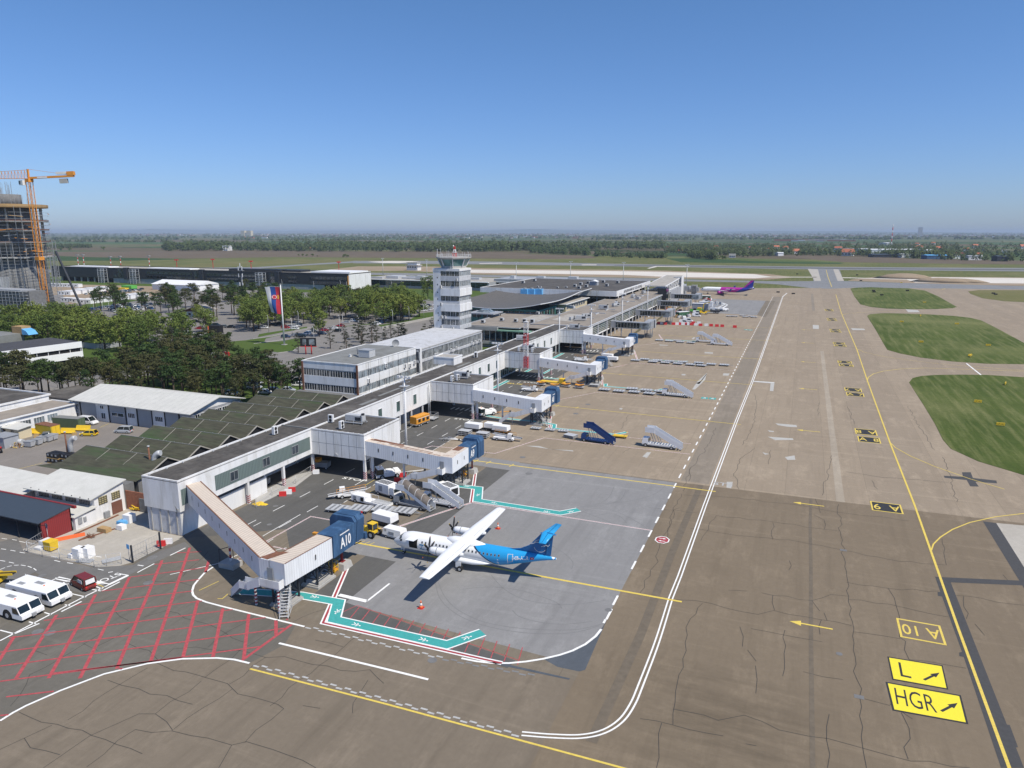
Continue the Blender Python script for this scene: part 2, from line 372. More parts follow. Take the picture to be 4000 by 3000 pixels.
class Proto:
 """first use places the prototype itself, later uses place copies"""
 def __init__(s,fn):s.fn=fn;s.o=None;s.ch={}
 def __call__(s,x,y,z=0,rz=0,label=None,group=None,sc_=None):
  if s.o is None:s.o=s.fn();o=s.o
  else:o=copy_tree(s.o)
  return place(o,x,y,z,rz,label,group,sc_)
ORD='first second third fourth fifth sixth seventh eighth ninth tenth eleventh twelfth thirteenth fourteenth fifteenth sixteenth seventeenth eighteenth nineteenth twentieth'.split()
def ordw(i):
 if i<20:return ORD[i]
 t='twenty thirty forty fifty sixty seventy eighty ninety'.split()[i//10+(0 if i % 10 == 9 else 0) -2+(1 if (i+1) % 10 == 0 else 0)] if False else None
 n=i+1;tens='twenty thirty forty fifty sixty seventy eighty ninety'.split()
 if n >= 100:return 'hundred and '+(ordw(n-101) if n>100 else 'zeroth')
 if n % 10 == 0:return tens[n//10-2][:-1]+'ieth'
 return tens[n//10-2]+'-'+ORD[n % 10-1]
def rank(objs,text):
 """label look-alikes by their order across the view, left to right"""
 bpy.context.view_layer.update()
 if len(objs) == 1:objs[0]['label']=text;return
 for i,o in enumerate(sorted(objs,key=lambda o:scrx(o.matrix_world.translation))):
  o['label']=text+', '+(ordw(i)+' from the left' if i else 'leftmost')
def text_mesh(body,size,mat,name,depth=0,bold=0,spacing=1,sx=1):
 cu=bpy.data.curves.new(name,'FONT');cu.body=body;cu.size=size;cu.align_x='CENTER';cu.align_y='CENTER'
 cu.extrude=depth;cu.offset=bold;cu.space_character=spacing;cu.resolution_u=3
 to=bpy.data.objects.new(name,cu);sc.collection.objects.link(to)
 dg=bpy.context.evaluated_depsgraph_get();me=bpy.data.meshes.new_from_object(to.evaluated_get(dg))
 bpy.data.objects.remove(to);me.materials.clear();me.materials.append(MT[mat])
 for v in me.vertices:v.co.x *= sx
 o=bpy.data.objects.new(name,me);sc.collection.objects.link(o);return o
def text_on(body,size,mat,name,parent,origin,xdir,ydir,**kw):
 o=text_mesh(body,size,mat,name,**kw);x=Vector(xdir).normalized();y=Vector(ydir).normalized();z=x.cross(y)
 if parent:o.parent=parent
 o.matrix_local=Matrix(((x.x,y.x,z.x,origin[0]),(x.y,y.y,z.y,origin[1]),(x.z,y.z,z.z,origin[2]),(0,0,0,1)))
 return o
_wc={}
_wm={}
def wheel_(parent,x,y,z,r,w,name='wheel'):
 k=(r,w)
 if k not in _wm:
  d=Vector((0,w/2,0));_wm[k]=(MB('rubber').tube(-d,d,r,14).mesh('tyre'),MB('galv').tube(-d*1.04,d*1.04,r*.52,10).mesh('rim'))
 o=bpy.data.objects.new(name,_wm[k][0]);sc.collection.objects.link(o);o.parent=parent;o.location=(x,y,z)
 q=bpy.data.objects.new('rim',_wm[k][1]);sc.collection.objects.link(q);q.parent=o;return o
def window(parent,x,y,z,w,h,face,panes=2,glass='glass',fr='frame_white',name='window',ft=.07):
 """one window as a part: frame bars round glass; face = compass side it looks to (-y, +x, +y, -x)"""
 k=(round(w,2),round(h,2),panes,glass,fr)
 if k not in _wc:
  pn=MB(glass).box(-w/2,-.03,0,w/2,.02,h).mesh('pane');b=MB(fr)
  b.box(-w/2-ft,-.09,-ft,w/2+ft,.02,0).box(-w/2-ft,-.09,h,w/2+ft,.02,h+ft)
  for i in range(panes+1):
   xx=-w/2+w*i/panes;b.box(xx-ft/2,-.08,0,xx+ft/2,.02,h)
  _wc[k]=(b.mesh('window'),pn)
 o=bpy.data.objects.new(name,_wc[k][0]);sc.collection.objects.link(o);o.parent=parent;o.location=(x,y,z)
 o.rotation_euler=(0,0,{'-y':0,'+x':math.pi/2,'+y':math.pi,'-x':-math.pi/2}[face])
 q=bpy.data.objects.new('pane',_wc[k][1]);sc.collection.objects.link(q);q.parent=o;return o
def smooth(P,n=6):
 P=[Vector(q) for q in P];P=[P[0]*2-P[1]]+P+[P[-1]*2-P[-2]];out=[]
 for a,b_,c,d in zip(P,P[1:],P[2:],P[3:]):
  for j in range(n):t=j/n;out.append(.5*((2*b_)+(c-a)*t+(2*a-5*b_+4*c-d)*t*t+(-a+3*b_-3*c+d)*t**3))
 return out+[P[-2]]
# ================================================ GROUND
S_='structure'
def sheet(name,mat,pts,z):return MB(mat).flat(pts,z).build(name,kind=S_)
def pxs(*a):return [G(x,y) for x,y in a]
sheet('terrain','farmland',[(-70000,-2000),(70000,-2000),(70000,75000),(-70000,75000)],-.35)
sheet('airfield_grass','grass',[(-2600,-400),(1500,-400),(1500,1330),(-600,1500),(-2600,1120)],-.12)
# low hills on the horizon
hb=MB('field_green');random.seed(3)
hp=[(-34000+i*1150,27500+random.uniform(-300,300),max(20,(105 if i<22 else 62)+55*math.sin(i*.5)*math.sin(i*.19+1)+random.uniform(-12,12))) for i in range(44)]
for (x0,y0,h0),(x1,y1,h1) in zip(hp,hp[1:]):
 hb.poly([(x0,y0-1500,-1),(x1,y1-1500,-1),(x1,y1,h1),(x0,y0,h0)]);hb.poly([(x0,y0,h0),(x1,y1,h1),(x1,y1+2500,-1),(x0,y0+2500,-1)])
hb.build('hills',kind=S_)
sheet('ploughed_field','field_brown',pxs((-300,1065),(330,1005),(750,1010),(1100,1004),(1700,1008),(2150,1012),(2330,1008),(2310,998),(2070,992),(1960,984),(1300,981),(700,981),(200,983),(-300,990)),-.06)
sheet('ploughed_field','field_brown',pxs((2985,997),(3300,1024),(3700,1030),(4300,1036),(4300,1022),(4000,1018),(3700,1012),(3300,1002),(3200,998)),-.06)
sheet('crop_field','field_green',pxs((2600,1009),(2760,1009),(2930,1019),(3050,1022),(3300,1027),(3280,1031),(2930,1028),(2660,1024)),-.06)
sheet('crop_field','field_light',pxs((2830,1008),(3000,1014),(3290,1024),(3280,1027),(3000,1021),(2835,1013)),-.05)
sheet('crop_field','field_green',pxs((2450,985),(2700,986),(2760,1000),(2560,998),(2420,990)),-.06)
sheet('crop_field','field_green',pxs((-200,1001),(240,1000),(330,1004),(750,1012),(500,1018),(-200,1020)),-.05)
sheet('dry_grass','grass_dry',pxs((-200,1052),(600,1040),(1150,1014),(1400,1014),(1700,1019),(1380,1027),(1150,1028),(700,1050),(0,1075),(-200,1080)),-.08)
sheet('runway','g_taxi',pxs((1380,1019),(1750,1019),(2152,1025),(2600,1034),(3300,1043),(4000,1046.5),(4700,1050),(4700,1064),(4000,1060),(3300,1054),(2600,1042.5),(2152,1036),(1750,1031),(1380,1028)),-.05)
sheet('runway','asphalt_patch',pxs((2400,1035),(2700,1038.5),(3300,1047.5),(4000,1052),(4700,1055),(4700,1058),(4000,1054.5),(3300,1050),(2700,1041),(2400,1036.5)),-.03)
sheet('runway_marking','chalk',pxs((1436,1022.5),(1520,1019.5),(1640,1020.5),(1560,1027.5),(1500,1027)),-.02)
sheet('runway_marking','chalk',pxs((1870,1028.5),(1960,1026.3),(1962,1028.5),(1876,1030.5)),-.02)
sheet('runway_marking','chalk',pxs((2270,1033.5),(2330,1033),(2330,1035.5),(2275,1035.5)),-.02)
sheet('runway_marking','chalk',pxs((2527,1048),(2560,1039.5),(2694,1041),(2690,1043),(2568,1042),(2536,1049)),-.02)
sheet('taxiway','g_taxi',pxs((-100,1060),(500,1048),(1000,1043),(1150,1034),(1380,1020),(1382,1026),(1150,1039),(1000,1050),(500,1056),(-100,1068)),-.055)
sheet('bare_earth','dirt',pxs((1290,1052),(1400,1040),(1700,1041),(1850,1047),(2600,1057),(3010,1071),(3100,1083),(3000,1092),(2600,1087),(1850,1071),(1600,1058),(1300,1057)),-.06)
sheet('gravel_strip','chalk',pxs((1700,1052),(1850,1053),(2450,1059.5),(2600,1062),(2948,1071),(3021,1082),(2948,1087),(2600,1081),(2450,1074),(1850,1065),(1700,1060)),-.04)
sheet('bare_earth','dirt',pxs((3450,1078),(3560,1080),(4000,1084),(4600,1089),(4600,1128),(4000,1116),(3700,1112),(3500,1103),(3310,1096),(3330,1091)),-.06)
sheet('gravel_strip','chalk',pxs((3550,1082),(4000,1086),(4600,1092),(4600,1114),(4000,1107),(3575,1103),(3540,1092)),-.04)
sheet('gravel_strip','chalk',pxs((3000,1081),(3190,1081.5),(3190,1083.5),(3000,1083)),-.03)
sheet('gravel_strip','chalk',pxs((3290,1083),(3540,1090),(3540,1092),(3290,1085.5)),-.03)
sheet('bare_earth','dirt',pxs((-200,1090),(230,1100),(620,1140),(1000,1165),(1480,1160),(1500,1185),(1300,1190),(800,1195),(300,1180),(-200,1190)),-.05)
sheet('taxiway','g_taxi',pxs((1100,1061),(1692,1068),(1850,1073),(2450,1085),(2700,1091.5),(3000,1098),(3180,1098),(3293,1097),(3600,1107),(4000,1117),(4600,1130),(4600,1143),(4000,1131),(3700,1127),(3330,1124),(3240,1128),(3166,1125),(3043,1111),(2916,1103),(2685,1099),(2450,1095),(1850,1081.5),(1692,1076),(1100,1070)),-.05)
sheet('taxiway','g_taxi',pxs((3170,1051),(3280,1053),(3296,1100),(3178,1100)),-.045)
sheet('taxiway_shoulder','g_slab',pxs((3155,1050),(3195,1052),(3207,1097),(3182,1097)),-.03)
sheet('taxiway_shoulder','g_slab',pxs((3255,1052),(3275,1052),(3297,1097),(3272,1097)),-.03)
# apron
sheet('apron_concrete','g_concrete',pxs((2560,1120),(2750,1126),(3166,1125),(3240,1128),(3330,1124),(3700,1127),(4000,1131))+[(520,800),(520,143),(39,142.4),(8.6,141.5),(-20.5,140),(-110,140),(-110,560)],0)
sheet('apron_asphalt','g_asph_brown',[(-20.5,-60),(520,-60),(520,143),(39,142.4),(8.6,141.5),(-20.5,141)],.004)
sheet('apron_asphalt','g_asph_front',[(-260,-60),(-20.5,-60),(-20.5,70),(-55,70),(-95,69.2),(-112,69),(-260,69)],.006)
sheet('stand_pavement','g_stand_old',[(-101,69.2),(-20.5,70),(-20.5,141),(-101,141)],.008)
hatch=gl('K',[(0,835),(150,750),(350,660),(600,565),(850,505),(1050,478),(1250,475),(1437,503),(1640,395),(1700,290)])+gl('E',[(2212,1110),(1700,965),(1655,900),(1720,800),(1840,700)])+[(-80,88),(-93,88),(-93,76),(-90,64)]+gl('E',[(0,1335)])
sheet('apron_roadway','g_asph_hatch',hatch,.011)
sheet('service_road','g_asph_dark',[(-93,82),(-79,92),(-66,78),(-66,89),(-66,96),(-77,103),(-77,300),(-101,300),(-101,105),(-93,105)],.013)
sheet('pavement_patch','g_concrete',[(-66,141),(-77,141),(-77,300),(-66,300)],.009)
crn=smooth(gl('L',[(2098,1235),(2050,1295),(1960,1365),(1850,1420),(1740,1457),(1650,1480)]),3)
sheet('stand_pavement','g_stand_new',[(-20.5,140.5),(-55,140.5),(-55,74.7)]+[tuple(q) for q in reversed(crn)],.015)
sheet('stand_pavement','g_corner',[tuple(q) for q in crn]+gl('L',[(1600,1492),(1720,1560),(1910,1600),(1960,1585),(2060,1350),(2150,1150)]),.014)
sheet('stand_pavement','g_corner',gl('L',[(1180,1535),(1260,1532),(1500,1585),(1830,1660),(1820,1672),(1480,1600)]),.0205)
sheet('stand_pavement','g_stand_new',[(-66,88.3),(-55,88.3),(-55,97),(-66,97)],.015)
sheet('stand_pavement','g_stand_new',[(-66.5,135.5),(-55,135),(-55,141),(-66.5,141.4)],.015)
sheet('stand_pavement','asphalt_patch' if 0 else 'g_asph_dark',[(-60.5,75),(-55,75),(-55,88.3),(-60.5,88.3)],.016)
sheet('stand_pavement','g_asph_dark',[(-60.5,97),(-55,97),(-55,135),(-60.5,135)],.016)
sheet('stand_pavement','g_asph_dark',[(-55.5,70.4),(-36,69.9),(-28.5,69.2),(-28.2,71.0),(-55.5,75)],.017)
# new slabs far down the apron
sheet('stand_pavement','g_stand_new',gl('S',[(1400,430),(2180,460),(2050,670),(1120,620)]),.006)
sheet('stand_pavement','g_stand_old',gl('S',[(2180,460),(2320,460),(2180,700),(2050,670)]),.006)
# ramp lane beside the dashed line, rougher and paler
sheet('pavement_lane','g_pale',[(9.2,141.5),(10.7,141.5),(10.7,330),(9.4,330)],.008)
sheet('pavement_lane','g_concrete',[(24,520),(38,500),(28,640),(14,720)],.008)
for a in ((7.2,500,9,640),(-20,142,-14.4,600)):sheet('pavement_lane','g_lane' ,[(a[0],a[1]),(a[2],a[1]),(a[2],a[3]),(a[0],a[3])],.005)
# light slab and black bands at the right edge
sheet('pavement_patch','g_slab',gl('J',[(2052,248),(2300,270),(2700,600),(2700,1100),(2212,505)]),.012)
sheet('pavement_patch','asphalt_patch',gl('J',[(1975,238),(2052,248),(2400,800),(2320,800)]),.014)
sheet('pavement_patch','asphalt_patch',gl('J',[(1700,557),(1735,560),(2300,585),(2300,612),(1790,590),(2212,1659),(2080,1659),(1865,1020),(1840,1015),(1838,995),(1855,990),(1740,672),(1716,668),(1714,645),(1730,645)]),.016)
sheet('pavement_patch','asphalt_patch',gl('J',[(2085,1405),(2130,1412),(2178,1540),(2140,1545)]),.018)
sheet('pavement_patch','asphalt_patch',gl('I',[(1750,1487),(1860,1493),(1855,1467),(1905,1467),(1918,1500),(2053,1515),(2057,1531),(1932,1522),(1952,1550),(1902,1548),(1882,1512),(1755,1499)]),.012)
# pale repair patches
for k,q in (('I',[(780,1185),(900,1195),(905,1208),(850,1205),(795,1196)]),('I',[(735,1262),(880,1272),(885,1281),(780,1282)]),('I',[(835,1380),(890,1370),(895,1395),(850,1396)]),('I',[(300,990),(330,945),(385,895),(375,935),(318,990)]),('I',[(705,1352),(745,1362),(720,1366)]),
('I',[(1215,637),(1290,640),(1298,648),(1225,648)]),('I',[(995,618),(1030,620),(1030,642),(996,640)]),('I',[(650,940),(775,948),(768,1000),(748,998),(752,955),(648,946)]),('I',[(735,1225),(770,1230),(772,1236),(745,1233)]),('I',[(500,1522),(535,1522),(525,1560),(498,1555)]),
('R',[(780,865),(900,868),(990,895),(1190,905),(1195,915),(960,890)]),('R',[(1830,920),(1865,922),(1830,970),(1790,960)]),('R',[(1595,540),(1620,542),(1612,553),(1590,550)]),('S',[(1570,1505),(1660,1508),(1640,1540),(1560,1535)]),('S',[(970,1515),(1025,1517),(1020,1535),(965,1533)]),
('S',[(1300,1200),(1420,1205),(1415,1222),(1298,1216)]),('S',[(1110,1010),(1140,985),(1170,988),(1135,1018)]),('S',[(1170,1650),(1240,1620),(1330,1505),(1335,1510),(1250,1625),(1220,1659)]),('S',[(640,1090),(760,1098),(780,1105),(660,1103)]),('I',[(1530,528),(1600,533),(1612,545),(1545,545)])):
 sheet('pavement_patch','pale_patch',gl(k,q),.011)
# grass islands with an earth lip
isl=[gl('I',[(1550,950),(1570,925),(1620,913),(1700,907),(1850,905),(2000,907),(2212,920),(2900,985),(2900,1700),(2500,1570),(2212,1484),(2100,1450),(1950,1405),(1790,1332),(1745,1280),(1700,1190),(1640,1090)]),
gl('I',[(1308,567),(1325,556),(1400,551),(1480,552),(1650,557),(1800,566),(1900,577),(1965,592),(2060,640),(2212,722),(2600,880),(2600,890),(2400,860),(2212,845),(2000,842),(1800,829),(1620,807),(1500,783),(1425,762),(1405,730),(1360,650)]),
gl('I',[(1212,409),(1250,404),(1330,401),(1430,405),(1540,407),(1640,420),(1720,455),(1826,515),(1800,522),(1700,527),(1550,528),(1420,524),(1330,515),(1270,500),(1235,455)]),
gl('I',[(1890,425),(1950,418),(2212,418),(2600,425),(2600,500),(2212,487),(2100,482),(1975,465),(1905,440)])]
for i,q in enumerate(isl):
 cx=sum(p[0] for p in q)/len(q);cy=sum(p[1] for p in q)/len(q)
 b=MB('grass_island' if i<3 else 'grass_dry');b.flat(q,.05)
 for a,c in zip(q,q[1:]+q[:1]):b.poly([(a[0],a[1],0),(c[0],c[1],0),(c[0],c[1],.05),(a[0],a[1],.05)])
 b.build('grass_island',kind=S_)
# left side: yards, car parks, roads
sheet('park_grass','grass_park',[(-900,560),(-1100,200),(-500,100),(-260,69),(-112,69),(-112,140),(-101,140),(-101,300),(-112,420),(-200,560)],-.02)
sheet('yard','g_yard',[(-260,40),(-112,40),(-112,69),(-101,69),(-101,136),(-112,136),(-190,137),(-260,137)],.002)
sheet('yard','g_road',gl('E',[(0,480),(0,1330),(1110,770),(1260,690),(1640,520),(1600,480),(1380,560),(1150,680),(800,700),(370,605),(210,570),(150,440)]),.014)
sheet('yard','g_slab',[(-113,69.3),(-94,69.8),(-92.7,73),(-92.7,83),(-100,83),(-101,92),(-113,92)],.012)
sheet('yard','g_asph_hatch',gl('E',[(0,1350),(0,900),(300,740),(620,900),(760,940)])[:5],.016)
sheet('landside_road','g_lot',[(-340,120),(-260,134),(-222,139),(-150,200),(-116,172),(-112,250),(-128,262),(-140,420),(-196,372),(-240,300),(-236,270),(-222,252),(-232,180),(-345,142)],-.006)
sheet('traffic_circle','grass_park',gl('N',[(1600,1190),(1800,1210),(2010,1185),(2100,1120),(2212,1000),(2000,1010),(1860,1040),(1430,1075),(1400,1110),(1440,1150)]),.03)
sheet('landside_road','g_lot',[(-241,262),(-236,300),(-225,330),(-205,372),(-198,420),(-230,470),(-262,470),(-330,350),(-400,330),(-470,400),(-580,430),(-580,395),(-440,300),(-330,270),(-262,232)],.0)
sheet('landside_road','grass_park',gl('N',[(1500,985),(1520,940),(2212,832),(2212,860),(1900,905)]),.02)
sheet('parking_lot','g_lot',[(-600,400),(-440,360),(-400,318),(-320,300),(-250,330),(-260,480),(-420,500),(-600,480)],.004)
sheet('verge','grass_park',gl('O',[(1200,1180),(1640,1120),(1800,1010),(2000,990),(2000,1060),(1660,1150),(1300,1230)]),.02)
sheet('verge','grass_park',gl('M',[(1040,740),(1250,690),(1800,620),(2000,640),(1700,690),(1500,720),(1200,770)]),.02)
sheet('verge','grass_park',gl('N',[(150,640),(480,620),(800,590),(620,700),(380,740)]),.02)
sheet('verge','grass_park',[(-330,200),(-262,232),(-222,262),(-205,232),(-226,196),(-240,180),(-300,170)],.012)
sheet('verge','grass_park',[(-214,134),(-150,134),(-140,170),(-185,205),(-216,180)],.012)
sheet('landside_road','g_road',[(-340,130),(-228,168),(-224,200),(-231,200),(-236,180),(-340,144)],.02)
sheet('bare_earth','dirt',gl('M',[(560,470),(700,400),(1500,420),(2300,440),(2400,560),(2000,600),(1250,690),(1000,690),(900,560),(700,560)]),.03)
# kerbs: real steps beside the landside roads
kb=MB('concrete')
for ps in (gl('N',[(1430,1010),(1700,975),(1900,930),(2212,870)]),gl('N',[(1440,1080),(1700,1045),(1900,1015)]),gl('N',[(1600,1190),(1800,1210),(2010,1185),(2080,1130)]),gl('O',[(0,1255),(250,1215)]),gl('V',[(700,150),(1000,120),(1350,85)]),gl('V',[(950,260),(1200,200),(1400,185)]),gl('N',[(540,985),(700,1030),(850,1045)])):
 for a,c in zip(ps,ps[1:]):kb.bar((a[0],a[1],.07),(c[0],c[1],.07),.35,.16)
kb.build('kerbs',kind=S_)
b=MB('concrete');q=gl('O',[(1260,1235),(1400,1205),(2000,1085)])
for a,c in zip(q,q[1:]):b.bar((a[0],a[1],.6),(c[0],c[1],.6),.4,1.2)
b.build('ramp_wall',label='low concrete wall along the ramp road left of the control tower',cat='wall')

# ================================================ PAINTED MARKINGS
Zm=.024
mk=MB('white_paint')
crv=[(-13.4,604),(-13.2,250),(-13.6,196),(-13.65,130),(-13.5,100)]+smooth(gl('Z',[(1449,1292),(1420,1385),(1384,1480),(1366,1522),(1342,1556),(1305,1580),(1255,1591),(1190,1590),(1127,1585)]))
for sg in (.26,-.26):
 P_=[Vector(q) for q in crv];of_=[]
 for i,q in enumerate(P_):
  d=(P_[min(i+1,len(P_)-1)]-P_[max(i-1,0)]).normalized();of_.append(q+Vector((-d.y,d.x))*sg)
 mk.strip(of_,.2,Zm)
mk.strip([(-13.4,604),(-11.2,640)],.5,Zm)
y=99.5
while y<600:mk.strip([(-20.6,y),(-20.6,y+2.9)],.3,Zm);y += 6.3
mk.strip([(-20.6,88),(-20.6,90.8)],.3,Zm);mk.strip([(-20.6,83),(-20.6,84)],.3,Zm)
mk.strip(gl('L',[(2190,1060),(2142,1150)]),.3,Zm)
mk.strip(gl('L',[(2098,1235),(2050,1295),(1960,1365),(1850,1420),(1740,1457),(1600,1490),(1450,1514),(1300,1528),(1150,1527),(1020,1512),(890,1486)]),.32,Zm)
mk.strip(gl('E',[(1840,698),(1770,745),(1715,805),(1675,855),(1660,905),(1670,940),(1700,968),(1780,1000),(1930,1040),(2212,1110)])+gl('F',[(640,1212)]),.3,Zm)
mk.strip(gl('K',[(0,835),(75,788),(150,748),(350,660),(600,565),(850,505),(1050,478),(1250,473),(1350,482),(1437,503)]),.3,Zm)
mk.strip(gl('F',[(420,1355),(1480,1612)])+gl('Z',[(925,1468)]),.33,Zm)
mk.strip(gl('F',[(938,938),(1180,993)]),.7,Zm);mk.strip(gl('F',[(1180,993),(1375,840)]),.3,Zm)
mk.strip(gl('E',[(0,1335),(700,968),(1110,770)]),.24,Zm);mk.strip(gl('E',[(530,1083),(705,995)]),.25,Zm);mk.strip(gl('E',[(880,905),(1035,825)]),.25,Zm)
mk.strip(gl('E',[(125,1275),(340,1185)]),.25,Zm)
mk.strip(gl('E',[(1187,745),(1333,668)]),.22,Zm);mk.strip(gl('E',[(1470,597),(1603,532)]),.22,Zm);mk.strip(gl('E',[(1890,665),(2060,590)]),.15,Zm)
for a in ([(0,1243),(125,1275)],[(385,1090),(445,1110)],[(250,1170),(310,1188)],[(605,925),(745,957)],[(560,1023),(605,1032)],[(745,880),(870,905)],[(820,835),(930,850)],[(795,850),(880,888)],[(480,790),(600,812)],[(480,800),(410,830)],[(1110,770),(1030,755)],[(1190,680),(1240,688)],[(935,745),(975,738)]):mk.strip(gl('E',a),.2,Zm)
mk.strip(gl('E',[(490,790),(600,815)]),.8,Zm);mk.strip(gl('E',[(825,820),(935,848)]),.45,Zm);mk.strip(gl('E',[(940,850),(1105,770)]),.5,Zm+.004)
for a in ([(15,450),(60,456)],[(105,460),(145,466)],[(165,475),(220,486)],[(240,487),(300,497)],[(10,540),(52,546)],[(90,552),(135,560)],[(170,569),(215,577)],[(0,640),(45,648)],[(78,655),(120,664)],[(440,605),(500,615)],[(470,640),(520,652)],[(580,660),(630,668)],[(845,715),(895,725)],[(690,640),(730,648)],[(830,605),(880,613)]):mk.strip(gl('E',a),.14,Zm)
cv=[(0,720),(60,695),(120,683),(180,680),(240,690),(290,708),(325,735)]
for i in range(6):a,c=cv[i],cv[i+1];mk.strip(gl('E',[a,(a[0]+(c[0]-a[0])*.7,a[1]+(c[1]-a[1])*.7)]),.14,Zm)
# checkered faded edges
def checker(p,q,mat_,w=.32,L=.95):
 p,q=Vector(p),Vector(q);n=int((q-p).length/L);d=(q-p)/n;s=Vector((-d.y,d.x)).normalized()
 b=MB(mat_)
 for i in range(n):
  o=s*(w*.5 if i % 2 else -w*.5);b.strip([p+d*i+o,p+d*(i+.85)+o],w*.8,Zm)
 b.build('edge_marking',kind=S_)
checker(g('F',655,1214),g('F',1840,1487),'faded_paint');checker(g('K',1465,512),g('Z',1125,1590),'faded_paint')
checker(g('L',730,1490),g('L',1530,1640),'g_taxi')
# service road lane dashes
mk.dashes((-80.5,92),(-80.5,300),.15,Zm,3.2,4.4);mk.dashes((-86.5,90),(-86.5,300),.15,Zm,3.2,4.4);mk.dashes((-77,104),(-77,118),.14,Zm,1.2,.8)
mk.dashes((-77,134),(-77,170),.12,Zm,6,1.5);mk.dashes((-77,186),(-77,224),.12,Zm,6,1.5);mk.strip([(-92,134),(-92,170)],.12,Zm);mk.strip([(-92,186),(-92,224)],.12,Zm);mk.strip([(-84,72),(-74,86)],.15,Zm)
mk.strip(gl('F',[(60,640),(370,455)]),.12,Zm) ;mk.strip(gl('F',[(280,430),(605,243)]),.14,Zm);mk.strip(gl('F',[(200,345),(265,310)]),.12,Zm)
for yy in (182,234.5,296):
 for i in range(9):mk.strip([(-91+i*1.5,yy-3.6),(-91+i*1.5,yy-1)],.5,Zm)
for k,a in (('I',[(1880,840),(1965,907)]),('I',[(650,943),(772,951)])):mk.strip(gl(k,a),.5,Zm)
mk.build('white_markings',kind=S_)
ye=MB('yellow_paint')
ye.m('yellow_paint').strip([(24.2,493),(24.2,340),(23.3,268),(22.7,188),(22.7,145),(22.1,99),(21.9,72),(21.7,55)],.34,Zm+.004)
ye.strip([(26,640),(24.2,493)],.34,Zm+.004)
for a,wv in (([(-66,91.8),(-12,92.4)],.42),([(-66,138.2),(-12.6,138.3)],.36),([(-66,193.9),(-12.2,192.3)],.28),([(-66,247.5),(-11.8,246.1)],.28),([(-62,300),(-12,299)],.28),([(-62,352),(-11,353)],.26),([(-62,400),(-11,401)],.24)):ye.strip(a,wv,Zm+.004)
ye.strip(gl('K',[(1440,535),(2212,735)])+gl('Z',[(1370,1666)]),.26,Zm)
for i in range(4):ye.strip([(-65+i*.9,91.8),(-64.6+i*.9,93)],.12,Zm+.006);ye.strip([(-64.5,91),(-64.2,92.7)],.25,Zm+.006)
for sx in (-64.5,-61.5,-56):ye.strip([(sx,137.2),(sx+.3,139.2)],.25,Zm+.006)
for sx in (-64,-58):ye.strip([(sx,192.9),(sx+.3,194.9)],.25,Zm+.006);ye.strip([(sx,246.5),(sx+.3,248.5)],.25,Zm+.006)
ye.strip(gl('I',[(1240,752),(1290,775),(1400,800),(1600,828),(1800,850),(2212,880)]),.16,Zm)
ye.strip(gl('I',[(1308,943),(1315,920),(1345,900),(1400,885),(1500,872),(1650,866),(1850,873),(2212,885)]),.24,Zm)
ye.strip(gl('I',[(1168,560),(1185,553),(1300,545),(1500,538)]),.2,Zm)
ye.strip(gl('I',[(1440,1295),(1470,1325),(1560,1375),(1700,1435),(1900,1505),(2100,1565)]),.2,Zm)
ye.strip(gl('J',[(1675,415),(1690,370),(1730,330),(1800,285),(1900,245),(2050,212),(2212,193),(2500,170)]),.22,Zm)
ye.strip(gl('I',[(1072,300),(1082,340),(1105,400)]),.5,Zm)
ye.strip(gl('I',[(1740,415),(1760,408),(1860,412)]),.3,Zm)
for k,a in (('B',[(0,1330),(370,1235)]),('B',[(860,930),(940,895)]),('B',[(0,1340),(90,1330),(330,1370)]),('B',[(190,1395),(250,1355)]),('B',[(255,1425),(330,1370)]),('X',[(1290,1090),(1100,1000)]),('E',[(1720,900),(1890,820)]),('E',[(1880,970),(1920,972),(1970,930)]),('D',[(985,1262),(1045,1265)]),('D',[(940,1210),(1075,1130)])):ye.strip(gl(k,a),.12,Zm)
ye.build('yellow_markings',kind=S_)
# arrows
def arrow(b,x,y,L,z,hl=1.5,hw=1.1,w=.3,a=math.pi):
 T=Matrix.Rotation(a,2)
 P=[(0,-w/2),(L-hl,-w/2),(L-hl,-hw/2),(L,0),(L-hl,hw/2),(L-hl,w/2),(0,w/2)]
 q=[(T @ Vector(p))+Vector((x,y)) for p in P];b.poly([(p.x,p.y,z) for p in q])
b=MB('yellow_paint')
arrow(b,7.1,92.6,5.2,Zm+.004,1.4,1.3);arrow(b,7,137.9,5.4,Zm+.004,1.4,1.3)
for yy in (192.3,246,299,352,400):arrow(b,7.2,yy,5.6,Zm+.004,1.5,1.5)
b.build('taxiway_arrows',kind=S_)
# stand number boards painted on the ground
def gtext(body,x,y,size,mat,rot,z,sx=1,bold=.02,sp=1):
 o=text_on(body,size,mat,'painted_lettering',None,(x,y,z),(math.cos(rot),math.sin(rot),0),(-math.sin(rot),math.cos(rot),0),sx=sx,bold=bold,spacing=sp)
 o['kind']=S_;return o
def board(x,y,w,h,txt,rot,fill,ink,edge,size,z=Zm,sx=1,sp=1):
 b=MB(edge);ew=.28
 b.flat([(x-w/2,y-h/2),(x+w/2,y-h/2),(x+w/2,y+h/2),(x-w/2,y+h/2)],z)
 b.m(fill).flat([(x-w/2+ew,y-h/2+ew),(x+w/2-ew,y-h/2+ew),(x+w/2-ew,y+h/2-ew),(x-w/2+ew,y+h/2-ew)],z+.004)
 b.build('painted_sign_panel',kind=S_)
 if txt:gtext(txt,x,y,size,ink,rot,z+.008,sx,sp=sp)
board(17.5,96.3,5.1,4.9,'A 10',math.pi,'g_asph_brown','yellow_paint','yellow_paint',3.6,sx=.62)
board(17.7,141.6,5.2,4.9,'A  9',math.pi,'black_paint','yellow_paint','yellow_paint',3.9,sx=.66)
